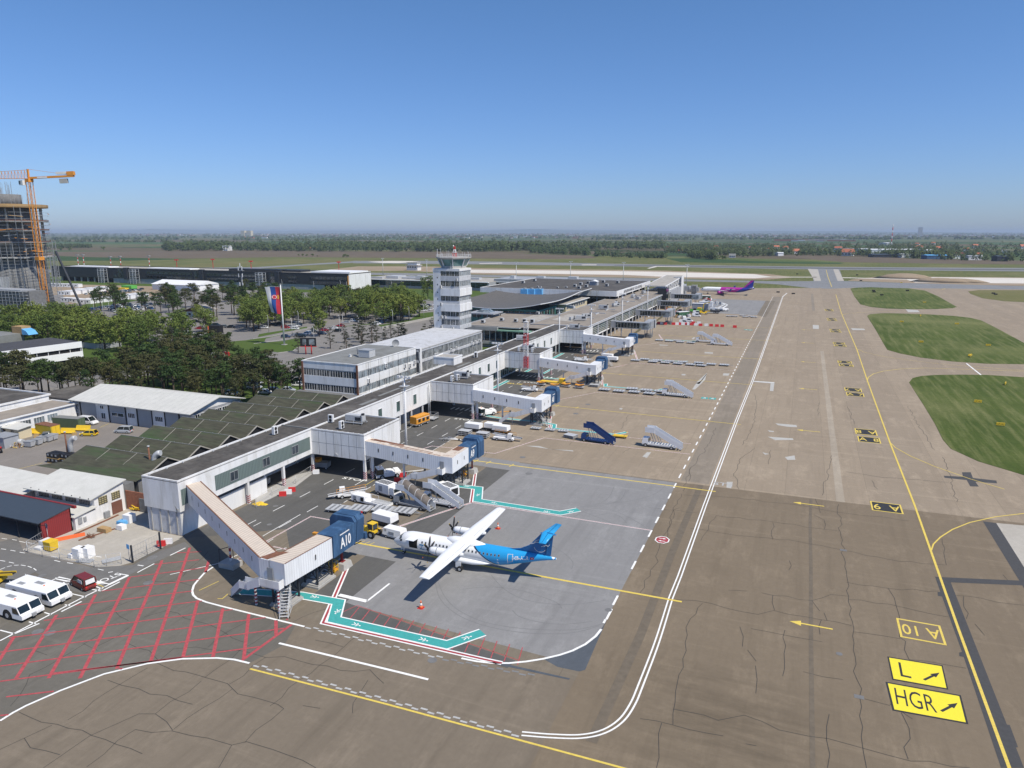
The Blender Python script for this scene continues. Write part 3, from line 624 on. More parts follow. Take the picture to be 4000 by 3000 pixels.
for i,yy in enumerate((189.3,243,297,349,398,450,505)):
 n='A  %d' % (8-i);xx=18.2-.1*i
 board(xx,yy,5,5.2,n,0,'black_paint','yellow_paint','yellow_paint',4.1,sx=.62)
 board(xx-.2,yy+7.4,5,5.6,n,math.pi,'black_paint','yellow_paint','yellow_paint',4.3,sx=.62)
def yboard(pts,word,size,tx,ty,ax,ay,sx):
 z=Zm;cx=sum(p[0] for p in pts)/4;cy=sum(p[1] for p in pts)/4
 b=MB('black_paint');b.flat(pts,z);b.m('yellow_bright').flat([(cx+(p[0]-cx)*(.945),cy+(p[1]-cy)*(.905)) for p in pts],z+.004)
 b.build('painted_sign_panel',kind=S_)
 gtext(word,tx,ty,size,'black_paint',-.01,z+.008,sx,bold=-.01)
 b=MB('black_paint');arrow(b,ax,ay,2.9,z+.008,1.25,.75,.3,R(50));b.build('painted_arrow',kind=S_)
yboard([(13.05,83.6),(18.65,83.9),(18.85,88.9),(13.0,88.5)],'L',4.4,14.5,86.0,16.4,84.9,.62)
yboard([(12.5,77.6),(19.55,78.1),(19.75,83.3),(12.3,82.9)],'HGR',4.5,14.9,80.3,17.3,79.4,.43)
# stop sign painted on the tarmac
x,y=g('J',128,345);b=MB('white_paint');b.flat([(x+1.25*math.cos(a*math.pi/4+.39),y+1.5*math.sin(a*math.pi/4+.39)) for a in range(8)],Zm)
b.m('red_line').flat([(x+1.05*math.cos(a*math.pi/4+.39),y+1.3*math.sin(a*math.pi/4+.39)) for a in range(8)],Zm+.004)
b.m('white_paint');arrow(b,x-.6,y+.5,1.2,Zm+.008,.5,.5,.16,0);arrow(b,x+.6,y-.5,1.2,Zm+.008,.5,.5,.16,math.pi)
b.build('painted_stop_sign',kind=S_)
for p,q in (((1000,768),(850,828)),((590,828),(430,880))):
 a,c=Vector(g('E',*p)),Vector(g('E',*q));d=c-a;gtext('STOP',(a.x+c.x)/2,(a.y+c.y)/2,1.7,'white_paint',math.atan2(d.y,d.x),Zm+.004,.95,bold=.01)
for yy in (132.8,184.6,237):gtext('STOP',-82.5,yy-16.2+1,1.5,'white_paint',0,Zm+.004,1.6)
gtext('BUS',-87,218,2,'yellow_paint',0,Zm+.004,1.6)
gtext('STS',*g('I',478,1537),2.6,'faded_paint',0,Zm+.004,1)
# red hatch
b=MB('red_paint')
for a,c in (((1640,530),(1300,1520)),((1805,640),(1775,745)),((1400,640),(1010,1575)),((1120,785),(690,1659)),((825,935),(420,1659)),((490,1110),(140,1659)),((125,1295),(-60,1590)),((1710,985),(1580,1480)),((1925,1055),(1840,1475)),((2150,1105),(2105,1500))):b.strip(gl('E',[a,c]),.42,Zm)
for a,c in (((1650,250),(1660,250)),((1590,255),(1590,340)),((690,540),(700,530))):b.strip(gl('K',[a,c]),.42,Zm)
for a,c in (((1530,575),(1740,565)),((1335,675),(1720,635)),((1120,785),(1800,700)),((880,905),(1720,805)),((650,1028),(1660,905)),((380,1160),(1745,990)),((80,1310),(2010,1065))):b.strip(gl('E',[a,c]),.24,Zm+.003)
for a,c in (((0,440),(1530,240)),((0,520),(1640,302)),((0,608),(1495,408)),((35,697),(310,665)),((0,805),(50,800)),((310,560),(900,490)),((660,520),(1050,470)),((1680,280),(1395,487))):b.strip(gl('K',[a,c]),.24 if c[1]!=487 else .4,Zm+.003)
for i in range(15):
 x=-52.5+i*1.72;b.strip([(x,74.6-.05*i if i<15 else 73),(x+.75,70.3 if x>-36 or x<-37 else 70.3)],.12,Zm-.004)
b.strip([(-54,72.2),(-53,74.8),(-28,71.2)],.1,Zm-.004)
b.build('red_markings',kind=S_)
# stand clearance lines: red between white
def redline(pts,w=.36):
 MBw.strip(pts,w*1.9,Zm);MBr.strip(pts,w*.8,Zm+.004)
MBw=MB('white_paint');MBr=MB('red_line')
redline(gl('F',[(1028,655),(800,1180),(2212,1500)])+gl('L',[(1240,1528)]),.4)
redline(gl('F',[(1028,655),(985,652)]),.3);redline([(-78,77.5)]+gl('F',[(310,475),(695,260),(870,292)]),.14)
redline(gl('F',[(1098,325),(1350,372)]),.14);redline(gl('F',[(1440,352),(2090,138)]),.24);redline(gl('F',[(370,520),(530,555)]),.14)
redline(gl('R',[(350,1085),(310,1355)]),.38);redline(gl('R',[(310,1355),(1865,1597)]),.16)
redline(gl('R',[(375,918),(515,932),(940,798),(2200,938)]),.15);redline(gl('R',[(1590,785),(2212,850)]),.12);redline(gl('D',[(1400,905),(1520,868),(1750,890)]),.14)
redline(gl('R',[(1030,475),(1400,403),(2212,472)]),.14);redline(gl('R',[(1002,600),(985,710)]),.3);redline(gl('R',[(1480,200),(1720,150),(2212,182)]),.14);redline(gl('R',[(1440,255),(1445,340)]),.3)
redline(gl('S',[(280,1120),(640,1062),(1900,1140)]),.12);redline(gl('S',[(285,1180),(330,1310)]),.3);redline(gl('S',[(640,945),(690,1020)]),.25);redline(gl('S',[(0,1420),(270,1358),(1720,1465)]),.12);redline(gl('S',[(650,890),(940,845),(2010,893)]),.1);redline(gl('S',[(1350,1380),(1750,1408)]),.12);redline(gl('S',[(1660,1085),(1915,1100)]),.12)
MBw.build('clearance_line_border',kind=S_);MBr.build('clearance_line',kind=S_)
# teal walkways edged white with little walkers
tw=MB('white_paint');tt=MB('teal');wk=MB('white_paint')
def teal(pts,w=1.5):tw.strip(pts,w+.4,Zm+.006);tt.strip(pts,w,Zm+.010)
def walker(x,y,a,s=1.0):
 T=Matrix.Rotation(a,2)
 def q(*p):return [tuple(T @ Vector((u*s,v*s))+Vector((x,y))) for u,v in p]
 z=Zm+.014
 wk.flat(q(*[(.62+.13*math.cos(i),.13*math.sin(i)) for i in [k*.9 for k in range(7)]]),z)
 for l in (((.45,0),(0,.02)),((0,0),(-.55,.3)),((0,0),(-.5,-.28)),((.35,0),(.02,.38)),((.35,0),(.1,-.36))):wk.strip(q(*l),.13*s,z)
tp=gl('F',[(70,905),(600,940),(935,1000),(895,1150),(1870,1370),(2180,1262)])
teal(tp);teal(gl('R',[(80,1198),(375,1232),(365,1337),(1080,1448),(1240,1418)]))
tp9=gl('R',[(80,1198),(375,1232),(365,1337),(1080,1448),(1240,1418)])
for k,x,y,a in (('F',725,955,.1),('F',925,1080,-1.4),('F',1085,1195,-.1),('F',1665,1325,-.1),('F',2040,1310,.9),('R',275,1218,0),('R',370,1290,-1.4),('R',505,1360,0),('R',960,1435,0),('R',1170,1435,.9)):walker(*g(k,x,y),a,1.0)
for q in (gl('R',[(430,605),(560,625),(900,660),(1030,683),(1025,715),(1560,768),(1655,748)]),gl('R',[(900,275),(1100,290)]),gl('R',[(1450,333),(1475,333),(1470,352),(1900,388),(1970,375)]),gl('S',[(380,1300),(900,1330),(1060,1330)]),gl('S',[(730,1020),(1100,1040),(1230,1040)])):teal(q,.9)
teal([(-91,186),(-91,222)],1.1);teal([(-91,239),(-91,283)],1.1);teal([(-84,238),(-84,262)],.8)
for k,x,y in (('I',372,1040),('I',418,1043),('I',612,646),('I',636,648)):
 a,c=g(k,x,y);tt.flat([(a-1,c-1.2),(a+1,c-1.2),(a+1,c+1.2),(a-1,c+1.2)],Zm+.01);walker(a,c,1.5,1.4)
tw.build('walkway_border',kind=S_);tt.build('walkway',kind=S_);wk.build('walkway_pictograms',kind=S_)
# cracks sealed with bitumen
random.seed(11);ck=MB('crack')
def crack(k,pts,w=.1,jig=.35,seg=1.6):
 P=[Vector(p) for p in gl(k,pts)];out=[]
 for a,c in zip(P,P[1:]):
  n=max(1,int((c-a).length/seg));d=c-a;nn=Vector((-d.y,d.x)).normalized()
  for i in range(n):out.append(a+d*i/n+nn*random.uniform(-jig,jig)*(i>0))
 out.append(P[-1]);ck.strip(out,w,.021)
for q in ([(0,1000),(140,935),(300,860)],[(250,1106),(520,920),(660,858),(800,795),(895,795),(1160,605)],[(900,500),(1000,545),(1200,590),(1310,620),(1370,680),(1600,740),(1635,765),(1410,960)],[(110,785),(330,855),(530,920),(820,1025)],[(390,830),(850,530)],[(620,600),(800,650),(1110,740)],
[(500,1100),(780,885),(990,893),(1100,920),(1200,935),(1335,975),(1420,955),(1570,1000),(1820,1106)],[(1335,975),(1260,1106)],[(895,795),(960,840),(995,890)],[(1000,885),(1170,760),(1340,650)],[(1320,625),(1530,470),(1640,465),(1800,510),(2050,550),(2130,540),(2212,620)],[(1555,750),(1840,515),(1980,410),(2090,330)],[(915,490),(1000,420),(1130,410),(1430,440),(1530,470)],
[(60,750),(170,570),(340,480),(480,395),(600,320)],[(200,430),(270,455)],[(830,235),(960,200),(1130,260),(1300,330),(1400,380)],[(2030,790),(2070,680),(2120,600)],[(1745,747),(1845,763)],[(480,390),(560,430),(540,415),(740,300)],[(740,390),(860,430),(915,490)],[(140,935),(175,990),(345,1030)],[(660,200),(740,258)],[(700,155),(560,215),(900,100)],[(1200,410),(1330,310),(1480,220)],[(1180,585),(1380,430),(1600,300),(1880,190)],[(1815,370),(1975,408)]):crack('K',q,.07)
for q in ([(1145,140),(1155,300),(1180,500),(1200,700),(1225,900),(1250,1150),(1265,1250),(1275,1480),(1305,1659)],[(0,650),(60,520),(105,470),(90,440),(160,300),(190,180),(240,80)],[(200,690),(320,695),(500,740),(680,775),(770,752),(1040,805),(1220,840)],[(1200,690),(1430,715),(1780,790)],[(350,350),(440,205),(760,240),(1150,295)],[(765,245),(765,340)],[(190,1410),(205,1220),(250,1080),(265,850),(290,800)],[(0,1375),(190,1412),(480,1475)],[(190,1320),(370,1355),(450,1385),(600,1355),(800,1440),(980,1478),(1300,1550),(1560,1620),(1900,1659)],
[(575,845),(590,960)],[(620,980),(670,1045)],[(665,1070),(675,1150),(667,1230)],[(835,865),(830,1000),(822,1130)],[(1270,1255),(1440,1300)],[(1505,1340),(1550,1430),(1520,1540),(1545,1610)],[(1090,1350),(1075,1500),(1080,1659)],[(1430,625),(1465,680),(1490,770),(1495,905),(1530,930),(1550,1035)],[(125,1400),(110,1600),(95,1659)],[(250,85),(500,100),(880,140),(1130,185),(1550,235)],[(290,280),(560,320),(860,345),(1170,405),(1500,470),(1760,490)],[(1740,340),(1750,420),(1765,490)],[(1190,590),(1430,625),(1720,640)],[(765,665),(775,750)],[(990,695),(1100,660),(1200,670)],[(700,650),(990,695),(1035,755)],[(1060,765),(1078,810)],[(640,857),(1050,932)],[(940,1105),(1170,1150)],[(1230,875),(1500,915)],[(1550,1035),(1880,1085)],[(510,635),(620,640)],[(1000,200),(1060,230),(1062,285)],[(1865,670),(1880,800)],[(1815,665),(2212,722)],[(1930,830),(1985,895)],[(610,1520),(670,1532)],[(50,160),(330,190)],[(1440,1290),(1570,1378)],[(2090,545),(2120,580)],[(290,800),(360,710)],[(860,465),(857,520)],[(1010,110),(1040,190)],[(1045,805),(1037,890)]):crack('J',q,.07)
for q in ([(280,1520),(285,1450),(330,1400),(400,1300),(435,1210)],[(540,1490),(570,1400),(660,1330)],[(545,1490),(570,1565)],[(660,1020),(672,1100),(650,1200),(590,1310)],[(1035,1065),(1025,1140)],[(1740,1380),(1790,1500),(1825,1640)],[(1190,1465),(1400,1497),(1600,1510),(1780,1525)],[(1545,1085),(1590,1180),(1700,1340)],[(755,1340),(740,1420)],[(1195,1090),(1215,1140),(1235,1190)],[(1105,1370),(1050,1600)],[(1335,1515),(1370,1565)]):crack('I',q,.075)
for q in ([(1160,860),(1215,800),(1300,770)],[(1605,720),(1670,600)],[(420,960),(445,910)],[(2140,1260),(2195,1100),(2212,1050)],[(1960,1659),(2030,1560),(2060,1420),(2112,1400)],[(1620,930),(1690,880)],[(1790,460),(1815,450)]):crack('R',q,.07)
for q in ([(1260,810),(1560,830),(1690,870)],[(1800,560),(1580,780)]):crack('E',q,.07)
ck.build('pavement_cracks',kind=S_)
# tyre arcs on the new stand
tm=MB('tyre_mark')
def arc(k,pts,w=.16):
 P=[Vector(p) for p in gl(k,pts)];out=[]
 P=[P[0]]+P+[P[-1]]
 for i in range(1,len(P)-2):
  for j in range(8):
   t=j/8;a,b_,c,d=P[i-1],P[i],P[i+1],P[i+2]
   out.append(.5*((2*b_)+(c-a)*t+(2*a-5*b_+4*c-d)*t*t+(-a+3*b_-3*c+d)*t**3))
 tm.strip(out,w,.0195)
for q in ([(665,830),(700,960),(800,1070),(960,1160),(1200,1230),(1500,1270),(1850,1265),(2100,1200)],[(690,830),(745,950),(850,1060),(1050,1160),(1300,1215),(1600,1240),(1900,1235),(2140,1180)],[(1150,770),(1250,880),(1400,965),(1600,1010),(1850,1020),(2150,985)],[(890,890),(1150,870),(1400,900),(1600,960),(1720,1010),(1760,1060)],[(1790,195),(1950,225),(2150,300),(2212,330)],[(1330,1070),(1400,1130),(1600,1180),(1800,1190),(2040,1165)],[(600,230),(700,180),(760,80)],[(1600,480),(1750,560),(1850,650),(1840,720)]):arc('L',q,.12)
for q in ([(1200,1480),(1300,1425),(1400,1410),(1550,1430),(1700,1500),(1820,1570)],[(1250,1390),(1400,1370),(1500,1310),(1550,1210)],[(1210,1400),(1450,1380),(1600,1330),(1650,1240)],[(1380,1475),(1500,1450),(1600,1480),(1660,1540)],[(1400,1370),(1700,1340),(1900,1280),(2000,1200)]):arc('R',q,.12)
tm.m('tyre_brown');tm.strip(gl('J',[(985,110),(980,250),(985,500),(985,900),(990,1300),(995,1659)]),.5,.0195)
tm.strip(gl('J',[(350,30),(180,430),(0,900)])+[G(2310,2900)],1.15,.0185)
tm.build('tyre_marks',kind=S_)
# manholes and drains
mh=MB('concrete_dark')
for k,x,y,r in (('E',1280,833,.7),('E',325,1255,.7),('E',430,1268,.7),('F',1745,1503,.6),('F',337,330,.45),('J',1148,1002,.4),('L',2160,1068,.5),('E',270,790,.6),('E',365,772,.6),('X',1878,722,.8),('D',168,1387,.5),('D',1380,748,.4),('D',1850,600,.4),('R',755,965,.7),('R',1320,508,.8),('R',1215,588,.8),('R',810,1107,.8)):
 a,c=g(k,x,y);mh.flat([(a+r*math.cos(i*.785),c+r*math.sin(i*.785)) for i in range(8)],.026)
for k,x,y in (('J',1172,405),('J',1262,1250)):a,c=g(k,x,y);mh.flat([(a-.5,c-.35),(a+.5,c-.35),(a+.5,c+.35),(a-.5,c+.35)],.026)
mh.build('drain_covers',kind=S_)
# ================================================ PIER WITH GATE BLOCKS
def roofslab(b,x0,y0,x1,y1,z,roof='roof_dark',edge='white_wall',p=.28,t=.3):
 """flat roof: surface with a raised edge strip round it"""
 b.m(roof).flat([(x0+t,y0+t),(x1-t,y0+t),(x1-t,y1-t),(x0+t,y1-t)],z+.02)
 b.m(edge).box(x0,y0,z-.1,x1,y0+t,z+p).box(x0,y1-t,z-.1,x1,y1,z+p).box(x0,y0+t,z-.1,x0+t,y1-t,z+p).box(x1-t,y0+t,z-.1,x1,y1-t,z+p)
pier=thing('pier_building','long white elevated pier with dark flat roof running between apron and sawtooth shed','building',(-97,180))
PX0,PX1=-101.0,-93.0
b=MB('white_wall');b.T=Matrix.Translation((97,-180,0))
# upper storey and its window band gaps are plain wall; windows are parts
b.box(PX0,83,4.3,PX1,300,9.5)
b.box(PX0+.4,83.4,0,PX1-.4,90,4.3);b.box(PX0,105,0,PX0+.5,300,4.3)
b.m('white_wall').box(PX1-1.2,91,0,PX1-.9,104.8,3.3).box(PX1-1.2,104.6,0,PX0+.5,104.9,4.3)
b.m('block_wall').box(PX0+.3,83.2,0,PX1-.3,83.4,4.25)
for x in (-99.9,-97.9,-96,-94.2):b.m('concrete').box(x,83.08,0,x+.22,83.3,4.2)
b.build('wall',pier)
b=MB();b.T=Matrix.Translation((97,-180,0));roofslab(b,PX0,83,PX1,300,9.5,'roof_dark');b.m('roof_grey')
for y0,y1,x0,x1 in ((118,118.3,PX0,-93.4),(224,224.3,PX0,-93.4),(140,147,-96.5,-95),(150,160,-97.5,-96.3),(158,164,-95.6,-94.2),(192,202,-96.6,-95.2),(255,262,-96.5,-95)):b.box(x0+.4,y0,9.5,x1,y1,9.56 if y1-y0>1 else 9.75)
random.seed(2)
b.m('galv')
for i in range(60):yy=84+i*3.6;b.cb(-100.3,yy,9.66,.22,.22,.2)
b.build('roof',pier)
def pwin(y,z,w_,h,g_='glass_dark',n=2,x=PX1):return window(pier,x+97,y-180,z,w_,h,'+x',n,g_)
o=MB('channel_glass');o.T=Matrix.Translation((97,-180,0));o.box(PX1-.1,91,5.35,PX1+.05,117.4,8.1);o.m('white_wall');
o.build('ribbon_window',pier)
for y in (95.5,104,112.5):window(pier,PX1+.08+97,y-180,5.9,1.9,1.6,'+x',2,'glass','steel')
o=MB('channel_glass');o.T=Matrix.Translation((97,-180,0));o.box(PX1-.1,83.5,5.35,PX1+.06,85.3,8.1);o.build('ribbon_window',pier)
for y0 in (136,144.5,153,161.5,189,196,203,210,217,241,249,257,265,273):pwin(y0,5.2,1.7,2.6,'glass_green',1)
# lower level
b=MB('door_grey');b.T=Matrix.Translation((97,-180,0))
for y0 in range(134,170,6):b.m('door_grey').box(PX1-3,y0+.4,0,PX1-2.9,y0+5.4,3.6);
b.m('panel_grey').box(PX1-3.1,133,3.5,PX1-2.9,170,4.3);b.build('garage_door',pier)
b=MB('glass_green');b.T=Matrix.Translation((97,-180,0));b.box(PX1-2.2,186,.4,PX1-2.0,283,3.9);b.m('frame_white')
for y in range(186,283,2):b.box(PX1-2.0,y,.2,PX1-1.9,y+.12,3.9)
b.box(PX1-2.2,186,0,PX1-1.85,283,.4);b.build('ground_floor_glazing',pier)
b=MB('frame_white');b.T=Matrix.Translation((97,-180,0));b.box(PX1-.9,132,3.9,PX1,300,4.3);b.build('canopy_beam',pier)
def column(parent,x,y,h,stripes=True,w_=.5,name='column'):
 c=MB('white_wall').box(-w_/2,-w_/2,0,w_/2,w_/2,h)
 if stripes:
  for i,z in enumerate((.35,.75,1.15,1.55)):
   c.m('red_line');s=w_/2+.012
   c.poly([(-s,-s,z),(s,-s,z-.2),(s,-s,z),(-s,-s,z+.2)]);c.poly([(s,-s,z-.2),(s,s,z),(s,s,z+.2),(s,-s,z)])
 return c.build(name,parent,(x,y,0))
for y in (99,109,118.4):column(pier,PX1+97-.3,y-180,4.3)
for y in (136,142,148,154,160,166,190,200,210,220,240,250,260,270,280):column(pier,PX1+97-.3,y-180,4.3,False,.35)
for y in (95,109,122,132):column(pier,PX0+97+.5,y-180,4.3,False,.5)
# small fixings on the end wall
b=MB('grey_plastic');b.T=Matrix.Translation((97,-180,0));b.box(-93.6,82.7,4.5,-93.2,83,4.9);b.tube((-93.4,82.7,4.9),(-93.1,82.1,5.9),.06);b.build('wall_lamp',pier)
b=MB('galv');b.T=Matrix.Translation((97,-180,0))
b.tube((-92.8,169.3,0),(-92.8,169.3,9),.18).tube((-92.8,168.5,0),(-92.8,168.5,8.6),.1).build('downpipe',pier)
GB=[(-80,118,132,'A9'),(-80,170.3,184,'A8'),(-80.2,223.8,237.2,'A7'),(-82.8,284.5,298.8,'A6')]
for gx,y0,y1,nm in GB:
 b=MB('white_wall');b.T=Matrix.Translation((97,-180,0));z0=4.25
 b.box(PX1+.02,y0,z0,gx,y1,9.5);b.m('concrete_dark')
 for i in range(1,7):
  xx=PX1+(gx-PX1)*i/7;b.box(xx-.03,y0-.012,z0+.1,xx+.03,y0,9.4)
 b.box(PX1,y0-.012,6.9,gx,y0,6.95)
 for i in range(1,4):yy=y0+(y1-y0)*i/4;b.m('grey_plastic').box(gx,yy-.025,z0+.1,gx+.012,yy+.025,9.4)
 b.m('galv').tube((PX1+6,y0-.12,4.7),(PX1+6,y0,4.7),.35,12)
 b.build('gate_block',pier)
 b=MB();b.T=Matrix.Translation((97,-180,0));roofslab(b,PX1-.3,y0,gx,y1,9.5,'roof_dark','white_wall',.3,.25)
 b.m('galv')
 for i in range(9):b.cb(PX1+1+i*1.3,y0+.6,9.62,.2,.2,.2);b.cb(gx-.6,y0+1+i*1.4,9.62,.2,.2,.2)
 b.build('gate_block_roof',pier)
 column(pier,gx+97-.35,y0-180+.4,4.3);column(pier,gx+97-.35,y0-180+2.9,4.3);column(pier,gx+97-.35,y1-180-.4,4.3);column(pier,PX1+97+.3,y1-180-.4,4.3,False)
# roof plant
def ac_big():
 t=thing('rooftop_air_unit','','air conditioner');MB('galv').box(-2.1,-.7,.75,2.1,.7,1.95).build('casing',t)
 b=MB('dark_steel');
 b.box(.3,-.72,.85,1.75,-.69,1.6)
 b.box(1.6,-.72,1.6,1.75,-.3,2.0)
 b.box(1.6,-.3,1.95,2.1,.3,2.35);b.build('fan_grille',t)
 b=MB('frame_white').box(-2.3,-1,.35,2.3,-.9,.5).box(-2.3,.9,.35,2.3,1,.5);b.m('steel')
 for x in (-2,0,2):
  for y in (-.95,.95):b.box(x-.05,y-.05,0,x+.05,y+.05,.4)
  b.box(x-.05,-.95,.5,x+.05,.95,.75)
 b.build('support_frame',t);return t
def ac_small():
 t=thing('split_air_unit','','air conditioner');MB('frame_white').box(-.5,-.25,.15,.5,.25,1.55).build('casing',t)
 b=MB('black').tube((0,-.26,.5),(0,-.24,.5),.32,12).tube((0,-.26,1.15),(0,-.24,1.15),.32,12);b.box(-.45,-.3,0,-.35,.3,.15).box(.35,-.3,0,.45,.3,.15);b.build('fan',t);return t
ACB,ACS=Proto(ac_big),Proto(ac_small)
for (gx,y0,y1,nm),dx in zip(GB,(0,0,0,-2)):
 if nm == 'A6':continue
 ACB((PX1+gx)/2-.5+dx,y0+7.5,9.55,.05,'long galvanised air unit on the roof of gate block '+nm,'air units on the pier roof')
ACB(-97.4,251.5,9.55,.3,'galvanised air unit on the pier roof left of gate block A7 lattice mast','air units on the pier roof')
ACB(-88.5,290.5,9.55,.1,'long galvanised air unit on the roof of gate block A6','air units on the pier roof')
sm=[(*g('D',165,770,9.55),1.57,'white upright fan unit near the bend of the pier roof left of gate block A9'),(*g('D',650,665,9.55),0,'white fan unit on the pier roof beside the long unit of gate block A9'),(*g('D',740,722,9.55),1.57,'upright fan unit at the front edge of the roof of gate block A9'),
(*g('D',1695,312,9.55),1.57,'front upright fan unit on the roof of gate block A8'),(*g('D',1742,303,9.55),1.57,'rear upright fan unit on the roof of gate block A8'),(*g('U',655,1190,9.55),1.57,'upright fan unit on the roof of gate block A7'),(*g('U',845,1205,9.55),1.57,'fan unit beside the lattice mast on the roof of gate block A7'),(*g('U',1345,868,9.55),1.57,'upright fan unit on the roof of gate block A6'),
(*g('D',1900,105,9.55),.2,'white fan unit on the pier roof behind gate block A8'),(*g('U',30,1270,9.55),1.57,'fan unit on the pier roof behind the light mast of gate block A8')]
for x,y,rz,l in sm:ACS(x,y,9.55,rz,l,'fan units on the pier roof',1.15)
t=thing('roof_lift_house','small white flat roofed box on the pier roof below the office block','roof box',(*g('D',1660,150,9.6),9.55));MB('white_wall').box(-3.5,-3,0,3.5,3,2.2).build('wall',t);b=MB();roofslab(b,-3.6,-3.1,3.6,3.1,2.2,'roof_light','white_clean',.25,.3);b.build('roof',t)

# ================================================ FIXED BOARDING BRIDGES
def ovalwin(b,x,z,y,ax='x'):
 b.m('frame_white');
 for r,d,m_ in ((.17,.02,'frame_white'),(.12,.035,'black')):
  b.m(m_);pts=[(r*math.cos(a),.28*(1 if math.sin(a)>0 else -1)+r*math.sin(a)) for a in [i*math.pi/6+.01 for i in range(12)]]
  if ax == 'x':b.poly([(x+u,y-d,z+v) for u,v in pts])
  else:b.poly([(y+d,x+u,z+v) for u,v in pts])
def trestle(parent,x,y,h,wx=2.0,wy=4,mat='dark_steel',z0=.5):
 b=MB(mat);P=[(x,y),(x+wx,y),(x,y+wy),(x+wx,y+wy)]
 for p in P:b.bar((*p,z0),(*p,h),.22)
 for a,c in ((0,1),(2,3),(0,2),(1,3)):
  for zz in (z0+.8,h-.15):b.bar((*P[a],zz),(*P[c],zz),.13)
  b.bar((*P[a],z0+.8),(*P[c],h-.15),.08);b.bar((*P[c],z0+.8),(*P[a],h-.15),.08)
 b.build('trestle',parent)
 MB('concrete').box(x-.4,y-.4,0,x+wx+.4,y+wy+.4,z0*.6).box(x-.25,y-.25,z0*.6,x+wx+.25,y+wy+.25,z0).build('footing',parent)
def stair(parent,x0,y0,z0,x1,y1,z1,w_=1.1,mat='white_corr',landing=True,leg=None):
 """solid sided open stair from low to high end"""
 b=MB(mat);P=Vector((x0,y0,z0));Q=Vector((x1,y1,z1));d=(Q-P);hd=Vector((d.x,d.y,0)).normalized();s=Vector((-hd.y,hd.x,0))*w_/2
 for sg in (1,-1):
  a,c=P+s*sg,Q+s*sg;n=s.normalized()*.03
  b.rings([[a-n-Vector((0,0,.15)),a+n-Vector((0,0,.15)),a+n+Vector((0,0,1.0)),a-n+Vector((0,0,1.0))],[c-n-Vector((0,0,.15)),c+n-Vector((0,0,.15)),c+n+Vector((0,0,1.0)),c-n+Vector((0,0,1.0))]],True,False)
 n=max(3,int(abs(z1-z0)/.22));b.m('steel')
 for i in range(n+1):
  p=P+d*(i/n);b.rings([[p+s-hd*.15,p-s-hd*.15,p-s+hd*.15,p+s+hd*.15],[q+Vector((0,0,.04)) for q in (p+s-hd*.15,p-s-hd*.15,p-s+hd*.15,p+s+hd*.15)]],True,False)
 return b
def tunnel(b,P,Q,w_,h,side,top,n_=None):
 """box section tunnel between floor centre points P and Q (sides, ribbed roof)"""
 P,Q=Vector(P),Vector(Q);d=(Q-P);hd=Vector((d.x,d.y,0)).normalized();s=Vector((-hd.y,hd.x,0))*w_/2;u=Vector((0,0,h))
 b.m(side)
 A=[P+s,P-s,P-s+u,P+s+u];B_=[Q+s,Q-s,Q-s+u,Q+s+u]
 b.poly([A[1],B_[1],B_[2],A[2]]);b.poly([B_[0],A[0],A[3],B_[3]]);b.poly([A[0],A[1],A[2],A[3]]);b.poly([B_[1],B_[0],B_[3],B_[2]]);b.poly([A[1],A[0],B_[0],B_[1]])
 b.m(top);b.poly([A[2],B_[2],B_[3],A[3]])
 return b
